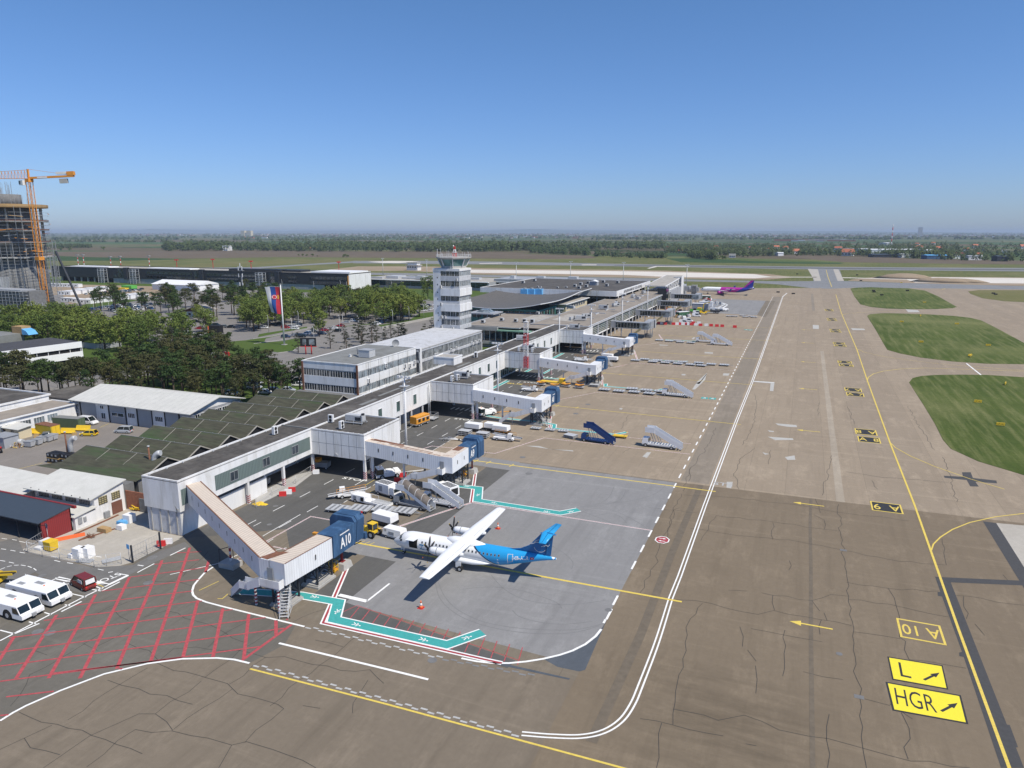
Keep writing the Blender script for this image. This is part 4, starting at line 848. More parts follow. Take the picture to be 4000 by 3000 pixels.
def straight_bridge(x0,y0,nm,worn,far=False):
 """corrugated tunnel out from the block, then a leg along the pier, blue telescopic cab at its end"""
 t=thing('boarding_bridge',{'A9':'white boarding bridge with rust streaked roof ending in a blue cab lettered A9','A8':'white boarding bridge with pale roof and blue cab behind the white tow tractor, gate A8','A7':'white boarding bridge with blue cab beside the red and white lattice mast, gate A7','A6':'farthest white boarding bridge with blue cab, gate A6'}[nm],'boarding bridge',(x0+9,y0+1.2),0,'fixed boarding bridges of the white pier')
 X=18.7
 b=MB();b.T=Matrix.Translation((-9,-1.2,0))
 rf='rust_tan' if worn else 'white_corr'
 tunnel(b,(0,1.2,5.35),(X,1.2,4.0),2.4,3.05,'corr_x',rf)
 for i,xx in enumerate((3.2,6.6,10,13.4)):ovalwin(b,xx,7.0-xx*.072,0)
 if worn:
  b.m('rust')
  for a,c,y1,y2 in ((1,8,1.5,2.3),(5,15,1.0,1.35),(8,17,.35,.6),(.5,4,1.3,1.8)):b.poly([(a,y1,8.42-a*.0722),(c,y1+.1,8.42-c*.0722),(c,y2,8.42-c*.0722),(a,y2,8.42-a*.0722)])
 b.build('tunnel',t)
 b=MB();b.T=Matrix.Translation((-9,-1.2,0))
 tunnel(b,(X-1.25+1.1,-.01,3.98),(X-1.25+1.1,7.3,3.98),2.6,3.25,'corr_y',rf)
 b.m('grey_plastic').box(X-1.6,-.06,4.1,X-.7,-.015,6.2)
 b.m('white_wall').box(X-1.6,-1.3,3.9,X-.4,-.02,4.05).box(X-1.62,-1.3,4.05,X-1.58,-.02,5.1).box(X-.44,-1.3,4.05,X-.4,-.02,5.1).box(X-1.6,-1.33,4.05,X-.42,-1.29,5.1)
 for yy in (2.2,5.2):ovalwin(b,yy,5.7,X+1.16,'y')
 if worn:b.m('rust').box(X-1.2,4.5,7.24,X+.4,7.1,7.26)
 b.build('end_section',t)
 b=MB('blue_cab');b.T=Matrix.Translation((-9,-1.2,0));c=X-.1
 b.box(c-1.15,7.25,3.9,c+1.2,11.4,7.3);b.m('frame_white').box(c+1.2,8.9,6.6,c+1.24,10.8,6.75)
 b.build('telescopic_tunnel',t)
 b=MB('blue_cab');b.T=Matrix.Translation((-9,-1.2,0))
 b.prism([(c-2.1,3.8),(c+1.6,3.8),(c+1.6,7.1),(c+1.2,7.9),(c-1.8,7.9),(c-2.1,7.1)],11.4,12.0,'y').prism([(c-2.1,3.8),(c+1.6,3.8),(c+1.6,7.1),(c+1.2,7.9),(c-1.8,7.9),(c-2.1,7.1)],12.15,14.2,'y')
 b.m('black').box(c-1.9,12.0,4,c+1.4,12.15,7.6);b.m('dark_steel').box(c-1.6,14.2,3.9,c+1.2,14.6,4.1);b.build('cab',t)
 text_on(nm,2.1,'white_clean','gate_letters',t,(c+1.26-9,9.15-1.2,5.35),(0,1,0),(0,0,1),depth=.01,bold=.05,sx=.72)
 trestle(t,X-2.2-9,1.0-1.2,4.0,2.6,1.2);trestle(t,X-1.4-9,4.6-1.2,4.0,2.4,2.6)
 column(t,8.3-9,1.2-1.2,4.8,True,.35,'post');column(t,.9-9,1.2-1.2,5.1,True,.4,'post')
 b=MB('red_wall');b.T=Matrix.Translation((-9,-1.2,0));b.tube((c-.4,12.4,0.8),(c-.4,12.4,3.9),.18,8);b.build('jack_post',t)
 b=MB('concrete');b.T=Matrix.Translation((-9,-1.2,0));b.rings([[(c-.4+s_*w1,12.4+q*w1,z_) for s_,q in ((-1,-1),(1,-1),(1,1),(-1,1))] for w1,z_ in ((1.0,0),(.8,1.0))],True,False);b.build('footing',t)
 # stair down towards the pier
 b=MB('white_corr');b.T=Matrix.Translation((-9,-1.2,0))
 s1=stair(t,X-6.2,-.7,2.35,X-1.6,-.7,4.0);s1.v=[(v[0]-9,v[1]-1.2,v[2]) for v in s1.v];s1.build('stair_flight',t)
 s2=stair(t,X-10.4,-.7,.15,X-7.4,-.7,2.35);s2.v=[(v[0]-9,v[1]-1.2,v[2]) for v in s2.v];s2.build('stair_flight',t)
 b.m('white_corr').box(X-7.5,-1.25,2.3,X-6.1,-.15,2.4).box(X-7.5,-1.28,2.4,X-6.1,-1.22,3.4).box(X-7.5,-.18,2.4,X-6.1,-.12,3.4).m('steel').box(X-6.9,-.75,0,X-6.75,-.6,2.3).build('stair_landing',t)
 # wheeled service ladder and hoist under the cab end
 b=MB('galv');b.T=Matrix.Translation((-9,-1.2,0))
 for i in range(8):b.box(c-1.9,8.2+i*.28,.3+i*.4,c-1.2,8.45+i*.28,.34+i*.4)
 for xx in (c-1.95,c-1.2):b.bar((xx,8.1,.2),(xx,10.5,3.6),.06);b.bar((xx,8.1,1.1),(xx,10.5,4.4),.05)
 b.box(c-2.2,7.9,.1,c-.9,8.3,.2);b.build('service_ladder',t)
 return t
straight_bridge(-80,118.2,'A9',True);straight_bridge(-80.2,170.2,'A8',False);straight_bridge(-80.4,223.6,'A7',False);straight_bridge(-83,284.4,'A6',False)
# A10: sloping tunnel from the pier's near end
t=thing('boarding_bridge','long sloping boarding bridge with rust edged tan roof and blue cab lettered A10','boarding bridge',(-76,77),0,'fixed boarding bridges of the white pier')
O_=Matrix.Translation((76,-77,0))
A,B_=(-92.9,86.1,5.35),(-64.2,71.1,3.85)
b=MB();b.T=O_;tunnel(b,A,B_,2.5,3.1,'corr_x','tread_x')
d=(Vector(B_)-Vector(A));L=d.length;hd=Vector((d.x,d.y,0)).normalized();s=Vector((-hd.y,hd.x,0))
b.m('rust')
for sg in (1.22,-1.22):b.bar(Vector(A)+s*sg+Vector((0,0,3.13)),Vector(B_)+s*sg+Vector((0,0,3.13)),.16,.07)
b.m('black')
for i in range(9):
 p=Vector(A)+d*((i+1)/10)-s*1.265+Vector((0,0,1.4));b.poly([p-hd*.1,p+hd*.1,p+hd*.1+Vector((0,0,.75)),p-hd*.1+Vector((0,0,.75))])
b.build('tunnel',t)
b=MB();b.T=O_;tunnel(b,(-62.0,69.9,3.85),(-61.2,79.2,3.85),2.7,3.15,'corr_y','tread_y');b.m('corr_x').poly([(-65.1,70.0,3.85),(-63.3,69.9,3.85),(-63.3,69.9,7.0),(-65.1,70.0,7.0)]);b.poly([(-65.1,70,7),(-63.3,69.9,7),(-63.3,72.3,7.0),(-64.4,72.3,7.0)])
b.m('rust').bar((-60.64,69.9,7.02),(-59.86,79.1,7.02),.1,.05).bar((-63.34,72.4,7.02),(-62.56,79.1,7.02),.1,.05)
b.m('rust').poly([(-65.0,70.2,7.04),(-63.6,70,7.04),(-62.4,73,7.04),(-64.2,72.3,7.04)])
b.m('concrete').box(-60.42,73.6,5.0,-60.38,76.5,5.8) if False else None
ovalwin(b,75.6,5.5,-60.12,'y');b.m('orange').box(-63.4,79.3,6.8,-62.2,79.8,7.1);b.build('end_section',t)
b=MB('blue_cab');b.T=O_;b.box(-62.5,79.25,3.75,-59.75,84.6,7.15);b.m('frame_white').box(-59.75,80.9,6.55,-59.71,83.2,6.7);b.build('telescopic_tunnel',t)
hood=[(-64.2,3.6),(-60.05,3.6),(-59.7,7.2),(-60.2,7.9),(-63.7,7.9),(-64.2,7.2)]
b=MB('blue_cab');b.T=O_;b.prism(hood,84.6,85.2,'y').prism(hood,85.35,87.2,'y');b.m('black').box(-64,85.2,3.9,-60.1,85.35,7.6);b.m('blue_cab').box(-60.6,87.2,3.4,-59.7,87.8,4.4);b.m('steel').box(-63.6,87.2,3.6,-60.6,87.7,3.8)
b.m('red').box(-59.9,86.6,7.9,-59.7,86.8,8.2);b.build('cab',t)
text_on('A10',2.2,'white_clean','gate_letters',t,(-59.69+76,82.2-77,5.2),(0,1,0),(0,0,1),depth=.01,bold=.05,sx=.7)
trestle(t,-63.6+76,70.6-77,3.85,2.2,2.6);trestle(t,-63.2+76,76.8-77,3.85,2.2,3.4)
b=MB('concrete');b.T=O_;b.rings([[(-61.6+a*w1,83.6+q*w1,z_) for a,q in ((-1,-1),(1,-1),(1,1),(-1,1))] for w1,z_ in ((1.15,0),(.95,1.0))],True,False);b.build('footing',t)
b=MB('red_wall');b.T=O_;b.tube((-61.6,83.6,1),(-61.6,83.6,3.8),.22,8).box(-62,83.2,.95,-61.2,84,1.1);b.build('jack_post',t)
b=MB('concrete');b.T=O_;b.box(-79,76.5,0,-76.2,78.5,.8);b.build('footing',t)
b=MB('red_line');b.T=O_
for i in range(7):b.m('red_line' if i % 2 else 'frame_white').tube((-77.6,77.6,.8+i*.55),(-77.6,77.6,1.35+i*.55),.16,8)
b.m('dark_steel')
for p in ((-79.6,77.4),(-76,78.6),(-79,79.6)):b.bar((-77.6,77.6,3.2),(*p,2.4),.1);b.bar((*p,.2),(*p,2.6),.08)
b.build('post',t)
for px_,py_ in ((-65.9,69.8),(-61.5,69.2)):
 b=MB('frame_white');b.T=O_;hh=2.6 if px_<-64 else 3.7;n=int(hh/.25)
 for i in range(n):b.m('red_line' if i % 2 else 'frame_white').tube((px_,py_,i*hh/n),(px_,py_,(i+1)*hh/n),.17,8)
 b.build('post',t)
b=MB('white_wall');b.T=O_;b.box(-64.2,68.9,3.55,-61.0,69.9,3.7).box(-64.2,68.86,3.7,-61.0,68.92,4.75).box(-61.06,68.9,3.7,-61.0,69.9,4.75);b.m('grey_plastic').box(-63.6,69.78,3.9,-62.7,69.84,6.0);b.build('stair_landing',t)
q=stair(t,-66.6,69.6,2.6,-64.2,69.4,3.65);q.v=[(v[0]+76,v[1]-77,v[2]) for v in q.v];q.build('stair_flight',t)
q=stair(t,-70.6,70.8,.15,-68.0,70.0,2.5);q.v=[(v[0]+76,v[1]-77,v[2]) for v in q.v];q.build('stair_flight',t)
b=MB('white_corr');b.T=O_;b.box(-68.1,69.2,2.35,-66.5,70.4,2.45).box(-68.1,69.15,2.45,-66.5,69.2,3.5).box(-68.1,70.4,2.45,-66.5,70.45,3.5);b.build('stair_landing',t)
# wheeled aluminium steps standing under the A10 corner and by its leg
def steps_():
 t=thing('wheeled_steps','','steps');b=MB('galv')
 for sg in (-.55,.55):
  for i in range(9):b.box(sg*0-.5,-1.9+i*.28,.3+i*.3,.5,-1.65+i*.28,.34+i*.3) if sg<0 else None
  b.bar((sg,-2,.2),(sg,.9,3.0),.06).bar((sg,-2,1.1),(sg,.9,3.9),.05).bar((sg,.9,.1),(sg,.9,3.9),.06).bar((sg,-2,.1),(sg,1,.1),.06).bar((sg,-.5,.1),(sg,.9,2.4),.04)
 b.box(-.55,.6,2.9,.55,1.4,3.0);b.build('frame',t)
 for sg in (-.7,.7):MB('rubber').tube((sg,-1.8,.12),(sg+.08,-1.8,.12),.12,8).build('wheel',t)
 return t
WS=Proto(steps_)
WS(-60.9,69.9,0,.5,'aluminium wheeled steps standing under the corner of bridge A10','wheeled access steps');WS(-63.6,80.2,0,2.8,'green grey wheeled steps beside the legs of bridge A10','wheeled access steps',.8);
x,y=g('R',920,690);o=WS(x,y,0,1.4,'pale blue wheeled steps beside the legs of bridge A8','wheeled access steps',.95)
x,y=g('S',1510-0,0) if False else g('Q',1500,1170);WS(x,y,0,1.0,'grey wheeled steps beside bridge A7 cab','wheeled access steps',.9)
# hoist cages: yellow power boxes at bridge legs
for x_,y_,l in ((*g('F',893,735),'yellow caged power unit at the legs of bridge A10'),(*g('D',1800,1125),'yellow caged power unit at the legs of bridge A9')):
 t=thing('power_unit',l,'power unit',(x_,y_));MB('orange').box(-.45,-.4,.1,.45,.4,.5).box(-.3,-.3,.5,.2,.3,1.3).build('motor',t);b=MB('yellow')
 for i in (-.5,.5):
  for j in (-.45,.45):b.box(i-.03,j-.03,0,i+.03,j+.03,1.7)
 for z in (.3,1,1.7):b.bar((-.5,-.45,z),(.5,-.45,z),.05).bar((.5,-.45,z),(.5,.45,z),.05).bar((-.5,.45,z),(.5,.45,z),.05).bar((-.5,-.45,z),(-.5,.45,z),.05)
 b.build('cage',t)
# ================================================ FAR TERMINAL: glazed pier, modern bridges
gp=thing('glazed_pier','long tan roofed pier with green glass facade beyond the white pier','building',(-98,400));T_=Matrix.Translation((98,-400,0))
GX0,GX1=-112,-85.0
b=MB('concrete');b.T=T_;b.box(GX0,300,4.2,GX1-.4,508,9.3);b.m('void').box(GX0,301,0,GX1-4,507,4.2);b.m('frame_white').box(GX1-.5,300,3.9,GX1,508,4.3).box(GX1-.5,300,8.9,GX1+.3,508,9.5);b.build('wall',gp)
b=MB();b.T=T_;roofslab(b,GX0,299.2,GX1+.4,509,9.4,'roof_tan','panel_grey',.2,.35);b.m('roof_light')
b.flat([(-108,318),(-97,314),(-97,345),(-108,345)],9.46);b.m('galv')
for y in (330,352,372,395,420,440,462):b.box(-99.5,y,9.45,-91,y+.5,9.8);b.box(-95,y-6,9.45,-94.4,y,9.8)
b.build('roof',gp)
for i in range(13):
 y0=301+i*16
 o=MB('glass_green');o.T=T_;o.box(GX1-.45,y0,4.5,GX1-.35,y0+14.6,8.8);o.m('frame_white')
 for z in (5.2,6.0,6.8,7.6,8.4):o.box(GX1-.2,y0,z,GX1-.12,y0+14.6,z+.07)
 o.m('panel_grey').box(GX1-.4,y0+14.6,4.3,GX1,y0+16,8.9);o.build('curtain_wall',gp)
for i in range(26):column(gp,GX1+98-.5,302-400+i*8,4.2,False,.5)
def modern_bridge(x,y,l,s=1):
 t=thing('boarding_bridge',l,'boarding bridge',(x,y),0,'glass sided boarding bridges')
 b=MB('panel_grey');b.box(0,-1.3,4.6,2.5,1.3,7.9).build('root_box',t)
 b=MB('glass_dark').box(2.5,-1.35,4.9,14,1.35,7.4);b.m('panel_grey').box(2.4,-1.4,7.4,18.5,1.4,7.75).box(2.4,-1.4,4.5,18.5,1.4,4.9)
 b.m('frame_white')
 for i in range(8):b.box(3.5+i*1.5,-1.38,4.9,3.56+i*1.5,1.38,7.4)
 b.build('tunnel',t)
 b=MB('yellowish');b.m('panel_grey').box(14,-1.6,4.3,18.5,1.6,4.5);b.m('glass_pale').box(14,-1.45,4.9,18.5,1.45,7.4);b.build('rotunda',t)
 b=MB('panel_grey').box(15.8,1.4,4.2,18.8,9.5,7.9);b.m('galv')
 for i in range(5):b.box(18.8,2+i*1.5,4.3,19.1,2.4+i*1.5,7.9)
 b.build('cab_tunnel',t);
 b=MB('panel_grey').box(15.4,9.6,4,19.4,12.5,7.9);b.m('black').box(15.6,9.5,4.2,19.2,9.65,7.7).build('cab',t)
 b=MB('steel');
 for p in ((16,2),(18.6,2),(16,8),(18.6,8)):b.bar((*p,0),(*p,4.3),.25)
 b.bar((16,2,.5),(16,8,3.5),.12).bar((18.6,2,.5),(18.6,8,3.5),.12).bar((18.6,8,.5),(18.6,2,3.5),.12);b.m('concrete_dark').box(15.6,3,0,19,7,1.6);b.build('trestle',t)
 q=stair(t,9.5,-2.2,.2,15.0,-2.2,4.4,1.3,'yellowish');q.build('stair_flight',t)
 for xx in (5,10):b=MB('frame_white').tube((xx,0,0),(xx,0,4.6),.25,8).build('post',t)
 return t
MBx=[(-84.4,338,'near glass boarding bridge with beige stair beyond gate A6'),(-84.2,393,'second glass boarding bridge right of the black shaft'),(-83.5,452,'third glass boarding bridge beyond the black shaft'),(-84,505,'fourth glass boarding bridge beside the pink tailed airliner')]
for x_,y_,l in MBx:modern_bridge(x_,y_,l)
# bridge cluster serving the airliner
t=thing('boarding_bridge','far grey boarding bridge docked at the pink tailed airliner','boarding bridge',(-84,575),0,'glass sided boarding bridges')
MB('panel_grey').box(-6,-2,4.5,3,2,8.2).build('tunnel',t);MB('panel_grey').tube((3,0,3.8),(3,0,8.4),2.4,14).build('rotunda',t);b=MB('steel');
for i in range(5):b.box(4+i*.9,-2.4,1,4.3+i*.9,2.6,9.3)
b.build('frame',t);MB('grey_plastic').box(5,-1.8,4.3,9.5,1.8,7.6).build('cab',t)
t=thing('glass_tower','tall grey panelled lift tower beside the white roof trusses','tower',(-88.5,560));MB('panel_grey').box(-3,-4,0,3,4,16).build('wall',t);b=MB('glass_pale').box(-2,-4.15,2,2,-4,15);b.m('frame_white')
for z in range(2,16,2):b.box(-3.1,-4.2,z,3.1,-4.1,z+.15)
for x in (-3,-1,1,3):b.box(x-.1,-4.25,0,x+.1,-4.05,16)
b.build('glazing',t);MB('frame_white').box(3,-5,0,3.4,5,17).build('fin_wall',t)
t=thing('black_shaft','tall black clad lift shaft standing in front of the glazed pier','tower',(-85.2,480));MB('black_facade').box(-2.9,-5,0,2.6,5,13.6).build('wall',t);b=MB('glass_dark').box(2.6,-4.6,.3,2.75,4.6,13.4);b.m('grey_plastic').box(2.76,-1,9.2,2.8,-.6,11.5).box(2.76,1,9.2,2.8,1.4,11.5).box(2.76,-.6,10.2,2.8,1,10.5);b.build('glazing',t)
t=thing('roof_truss_hall','white open truss frame over the far end of the glazed pier','roof structure',(-94,540));b=MB('frame_white')
for i in range(11):
 y=-42+i*8;zz=13.2+i*.28
 for x in (-7,7):b.bar((x,y,9.3),(x,y,zz),.35)
 b.bar((-7,y,zz),(7,y,zz),.4);b.bar((7,y,9.5),(7,min(y+8,42),zz),.25) if i<10 else None
b.bar((7,-42,13.2),(7,38,16),.6).bar((-7,-42,13.2),(-7,38,16),.6).bar((7,-42,9.6),(7,38,9.8),.6);b.build('truss',t)
b=MB('roof_light');b.poly([(-7.2,-42,13.5),(7.2,-42,13.5),(7.2,38,16.3),(-7.2,38,16.3)]).poly([(-7.2,38,16.25),(7.2,38,16.25),(7.2,-42,13.45),(-7.2,-42,13.45)]);b.build('roof',t);MB('panel_grey').box(-8,-30,0,8.5,45,9.2).build('wall',t)
# big flat-roofed terminal
tm_=thing('terminal_building','wide flat dark roofed terminal with deep white edge lettered along its apron side','building',(-150,482));T_=Matrix.Translation((150,-482,0))
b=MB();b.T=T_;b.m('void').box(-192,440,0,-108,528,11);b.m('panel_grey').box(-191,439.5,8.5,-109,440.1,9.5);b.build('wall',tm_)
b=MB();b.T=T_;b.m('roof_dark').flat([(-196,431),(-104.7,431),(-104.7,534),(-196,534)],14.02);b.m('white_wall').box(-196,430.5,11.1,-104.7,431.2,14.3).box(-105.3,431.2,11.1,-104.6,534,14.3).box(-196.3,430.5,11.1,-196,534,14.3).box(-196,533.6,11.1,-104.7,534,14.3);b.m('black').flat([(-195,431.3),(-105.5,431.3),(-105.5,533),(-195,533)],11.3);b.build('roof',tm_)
for y in (436,456,476,496,516,531):
 c=MB('frame_white');c.T=T_;c.tube((-105,y,9.4),(-105,y,11.2),.35,8);c.build('column',tm_)
for x in (-190,-175,-160,-145,-130,-118,-110):c=MB('panel_grey');c.T=T_;c.tube((x,434,0),(x,434,11.2),.4,8);c.build('column',tm_)
text_on('АЕРОДРОМ НИКОЛА ТЕСЛА БЕОГРАД',2.3,'dark_steel','fascia_lettering',tm_,(-104.55+150,476-482,12.6),(0,1,0),(0,0,1),depth=.02,bold=.04,sx=1.25)
# its roof furniture
def vent():
 t=thing('roof_vent','','roof vent');MB('galv').box(-1,-1.2,.3,1,1.2,2.0).build('casing',t);MB('black').box(-.8,-1.22,.6,.8,-1.2,1.8).box(-1.1,-1.3,0,1.1,1.3,.3).build('base',t);return t
VN=Proto(vent);vs=[]
for x,y in ((715,210),(880,180),(925,270),(965,275),(1460,262),(1520,290),(1545,235),(1650,215),(1625,268),(1870,200),(2075,210),(1920,255),(1210,280),(1335,275)):
 X_,Y_=g('U',x,y,14.1);vs.append(VN(X_,Y_,14.05,0,None,'vents on the terminal roof',.95 if x not in (925,965,1210,1335) else .55))
rank(vs,'galvanised vent on the dark terminal roof')
X_,Y_=g('U',1735,235,14.1);t=thing('plant_house','small dark plant room with a white pitched roof on the terminal roof','plant room',(X_,Y_,14.05));MB('panel_grey').box(-2.6,-2.6,0,2.6,2.6,2.6).build('wall',t);MB('white_clean').prism([(-2.9,2.6),(2.9,2.6),(0,3.6)],-3,3,'y').build('roof',t)
ws=[]
def tank():
 t=thing('water_tank','','tank');MB('sky_blue').box(-2,-2,.6,2,2,4.2).build('body',t);MB('blue_cab').box(-2.05,-2.05,.1,2.05,2.05,.6).build('base',t);MB('grey_plastic').tube((0,0,4.2),(0,0,4.8),.9,10).build('fan',t);return t
TK=Proto(tank)
for x in (740,840,950):X_,Y_=g('U',x,400,9.5);ws.append(TK(X_,Y_,9.5,0,None,'blue cooling units below the terminal roof edge',1.15))
rank(ws,'bright blue cooling unit under the white terminal roof edge')
MB('roof_grey').box(-185,395,0,-125,431,9.5).build('low_roof_block',label='dark low roofed block carrying the blue cooling units',cat='building')
# saddle-roofed hall
t=thing('saddle_roof_hall','hall with a dark swooping ribbed roof and green window band right of the control tower','building',(-140,360));T_=Matrix.Translation((140,-360,0))
b=MB('fin_panel');b.T=T_
def sadz(u,v): # u along X 0..1 (left->right), v along Y 0..1
 return 11.2+3.2*(2*u-1)**2*1.0 -1.2*math.sin(math.pi*v)+1.2*u*v
x0,x1,yy0,yy1=-176,-121,338,410;n=14
n0=b.pts([(x0+(x1-x0)*i/n,yy0+(yy1-yy0)*j/n+(22*(i/n) if j == n else 0),sadz(i/n,j/n)) for j in range(n+1) for i in range(n+1)])
for j in range(n):
 for i in range(n):a=n0+j*(n+1)+i;b.face([a,a+1,a+n+2,a+n+1])
b.m('frame_white')
for j in (0,):
 for i in range(n):p=[(x0+(x1-x0)*k/n,yy0,sadz(k/n,0)) for k in (i,i+1)];b.bar(p[0],p[1],.3,.35)
for j in range(n):p=[(x1,yy0+(yy1-yy0)*k/n+(22 if k == n else 0),sadz(1,k/n)) for k in (j,j+1)];b.bar(p[0],p[1],.3,.35)
b.m('galv')
random.seed(5)
b.build('roof',t)
b=MB('green_trim');b.T=T_;b.box(-174,341,0,-124,342,11).box(-125,341,0,-124,405,10.4).box(-174,341,0,-173,400,10);b.build('wall',t)
for i in range(8):o=MB('glass_dark');o.T=T_;o.box(-172+i*6,340.8,6,-167+i*6,341.02,10);o.m('frame_white').box(-172+i*6,340.75,7.9,-167+i*6,340.82,8.05).box(-169.6+i*6,340.75,6,-169.4+i*6,340.82,10);o.build('window',t)
for i in range(4):o=MB('glass_dark');o.T=T_;o.box(-124.02,344+i*9,6,-123.8,351+i*9,9.6);o.m('frame_white').box(-123.8,347.4+i*9,6,-123.72,347.6+i*9,9.6);o.build('window',t)
# cafe pavilion, flat link roofs, dark glass block
t=thing('roof_pavilion','pale flat roofed pavilion with a row of windows behind the saddle roofed hall','building',(-124,395));MB('cream').box(-5,-20,0,4.5,22,10.6).build('wall',t);b=MB();roofslab(b,-7.5,-22,5.6,24,11,'roof_light','white_clean',.2,.4);b.build('roof',t)
for i in range(8):window(t,4.52,-17+i*4.6,8.2,3.4,1.8,'+x',3,'glass')
t=thing('low_terminal_block','flat tan roofed block with green glass walls between tower and glazed pier','building',(-120,310));T_=Matrix.Translation((120,-310,0))
b=MB('concrete');b.T=T_;b.box(-140,287,0,-106,335,8).box(-140,286.6,8,-122,287,9.4);b.build('wall',t)
b=MB();b.T=T_;roofslab(b,-140.5,286,-112,341,8.9,'roof_tan','panel_grey',.3,.4);b.m('roof_light').flat([(-124,318),(-113,315),(-113,338),(-124,338)],8.96);b.m('green_strip').box(-121.8,284.2,7.6,-106.6,287.5,8.1);b.m('roof_tan').flat([(-112,288),(-102.2,288),(-102.2,341),(-112,341)],9.2);b.build('roof',t)
for i in range(12):o=MB('glass_dark');o.T=T_;o.box(-139.5+i*2.75,286.35,3.2,-137.2+i*2.75,286.6,7.4);o.m('frame_white').box(-137.2+i*2.75,286.2,3,-137+i*2.75,286.6,7.5);o.build('window',t)
b=MB('concrete');b.T=T_;b.box(-141,285.5,1.6,-106,286.5,2.8).box(-141,285.3,7.5,-122,286.4,9.2);b.build('balcony_band',t)
for i,(k,x,y,s) in enumerate((('U',410,750,1),('U',610,765,1),('U',740,770,1.1),('U',850,775,1.1),('U',925,660,1),('U',140,780,1))):
 X_,Y_=g(k,x,y,9);o=VN(X_,Y_,8.95,0,None,'vents on the low tan roof',s*.75);vs.append(o)
rank(vs[-6:],'upright vent on the low tan roof by the tower')
t=thing('skylight_canopy','grey canopy with a raised skylight beside the control tower','canopy',(*g('U',170,665,9.5),0));MB('panel_grey').box(-7,-6,10.4,7,6,11).build('roof',t);MB('glass_pale').rings([[(-4,-3,11),(4,-3,11),(4,3,11),(-4,3,11)],[(-2,-1.5,12.4),(2,-1.5,12.4),(2,1.5,12.4),(-2,1.5,12.4)]],True,False).build('skylight',t);b=MB('dark_steel')
for x_ in (-6,6):
 for y_ in (-5,5):b.bar((x_,y_,0),(x_,y_,10.4),.3)
b.build('post',t)
bl=[]
for i,(k,x,y,s) in enumerate((('U',1870,580,1.2),('U',1545,740,1.2),('U',1625,700,1),('U',2050,540,1),('U',1420,735,.8),('S',270,415,1.2),('S',25,530,1.2),('S',420,360,1.1),('S',340,440,.9),('U',1410,580,1.0))):
 X_,Y_=g(k,x,y,9.6);bl.append(ACB(X_,Y_,9.45,.3*i,None,'air units on the glazed pier roof',s))
rank(bl,'galvanised air unit on the tan glazed pier roof')
# ================================================ OFFICE BLOCKS AND CONTROL TOWER
def bands(b,x0,y0,x1,y1,levels,wall,T=None):
 """storeys: solid spandrel bands between glazing bands; glazing parts are added separately"""
 for z0,z1 in levels:b.m(wall).box(x0,y0,z0,x1,y1,z1)
of=thing('office_building','four storey white office block with window bands and red corner posts behind the pier','building',(-123.5,183));T_=Matrix.Translation((123.5,-183,0))
OX0,OX1,OY0,OY1=-133.,-114.,166.5,199.6
b=MB();b.T=T_
bands(b,OX0,OY0,OX1,OY1,((3.3,5.0),(7.0,9.3),(11.4,13.4)),'white_wall');b.m('concrete_dark').box(OX0+.25,OY0+.25,0,OX1-.25,OY1-.05,13.2)
for i in range(1,6):yy=OY0+(OY1-OY0)*i/6;b.m('dark_steel').box(OX1,yy-.05,3.3,OX1+.03,yy+.05,13.4)
b.build('wall',of)
b=MB();b.T=T_;roofslab(b,OX0-.1,OY0-.1,OX1+.1,OY1,13.4,'roof_grey','white_wall',.15,.35);b.build('roof',of)
for x in (OX0+.15,OX1-.1):o=MB('rust');o.T=T_;o.box(x-.3,OY0-.22,0,x+.3,OY0-.02,13.3);o.build('corner_post',of)
for z in (5.05,9.35):
 for i in range(4):window(of,OX0+2.6+i*4.6+123.5,OY0-183+.12,z,4.2,1.85,'-y',5,'glass','frame_white')
 for i in range(7):window(of,OX1+123.5-.12,OY0+2.6+i*4.7-183,z,4.3,1.85,'+x',5,'glass_pale')
for i in range(4):window(of,OX0+2.6+i*4.6+123.5,OY0-183+.12,1.2,4.2,1.95,'-y',5,'glass','grey_plastic')
o2=thing('office_wing','long lower white office wing with two glass bands that carries the control tower','building',(-123,225));T_=Matrix.Translation((123,-225,0))
b=MB();b.T=T_;wx0,wx1,wy0,wy1=-133.5,-112.8,199.9,248.8
bands(b,wx0,wy0,wx1,wy1,((0,5.2),(8.4,9.2),(12,13.0)),'block_wall');b.m('concrete_dark').box(wx0+.2,wy0+.2,0,wx1-.3,wy1-.1,12.6);b.m('white_wall').box(wx1-.3,wy0,0,wx1+.15,wy0+1.2,13.2).box(wx0,wy1-.4,0,wx1,wy1,12.6);b.build('wall',o2)
b=MB();b.T=T_;roofslab(b,wx0-.1,wy0,wx1+.1,wy1,12.7,'roof_wing','concrete',.15,.5);b.build('roof',o2)
for z,h in ((5.3,3.0),(9.3,2.6)):
 for i in range(12):window(o2,wx1+123-.22,wy0+3.2+i*3.9-225,z,3.6,h,'+x',4,'glass_curtain')
acw=[]
for i,(k,x,y) in enumerate((('C',1675,1090),('C',1700,1085),('C',1820,1045),('C',1865,1030),('C',1990,985),('C',2028,975),('C',2075,965),('C',2110,948))):
 x_,y_=g(k,x,y,8.6);acw.append(place(copy_tree(ACS.o),-112.6,min(max(y_,203),246),8.5,1.57,None,'fan units on the office walls',.9))
for i,(y_,z_) in enumerate(((172.5,3.2),(175,3.2),(177.2,3.2),(180,3.3),(171.5,7.2),(181,10),(192,8),(195,7.6),(198,8.2))):acw.append(place(copy_tree(ACS.o),-113.75,y_,z_,1.57,None,'fan units on the office walls',.9))
rank(acw,'fan unit hung on the office wall facing the pier')
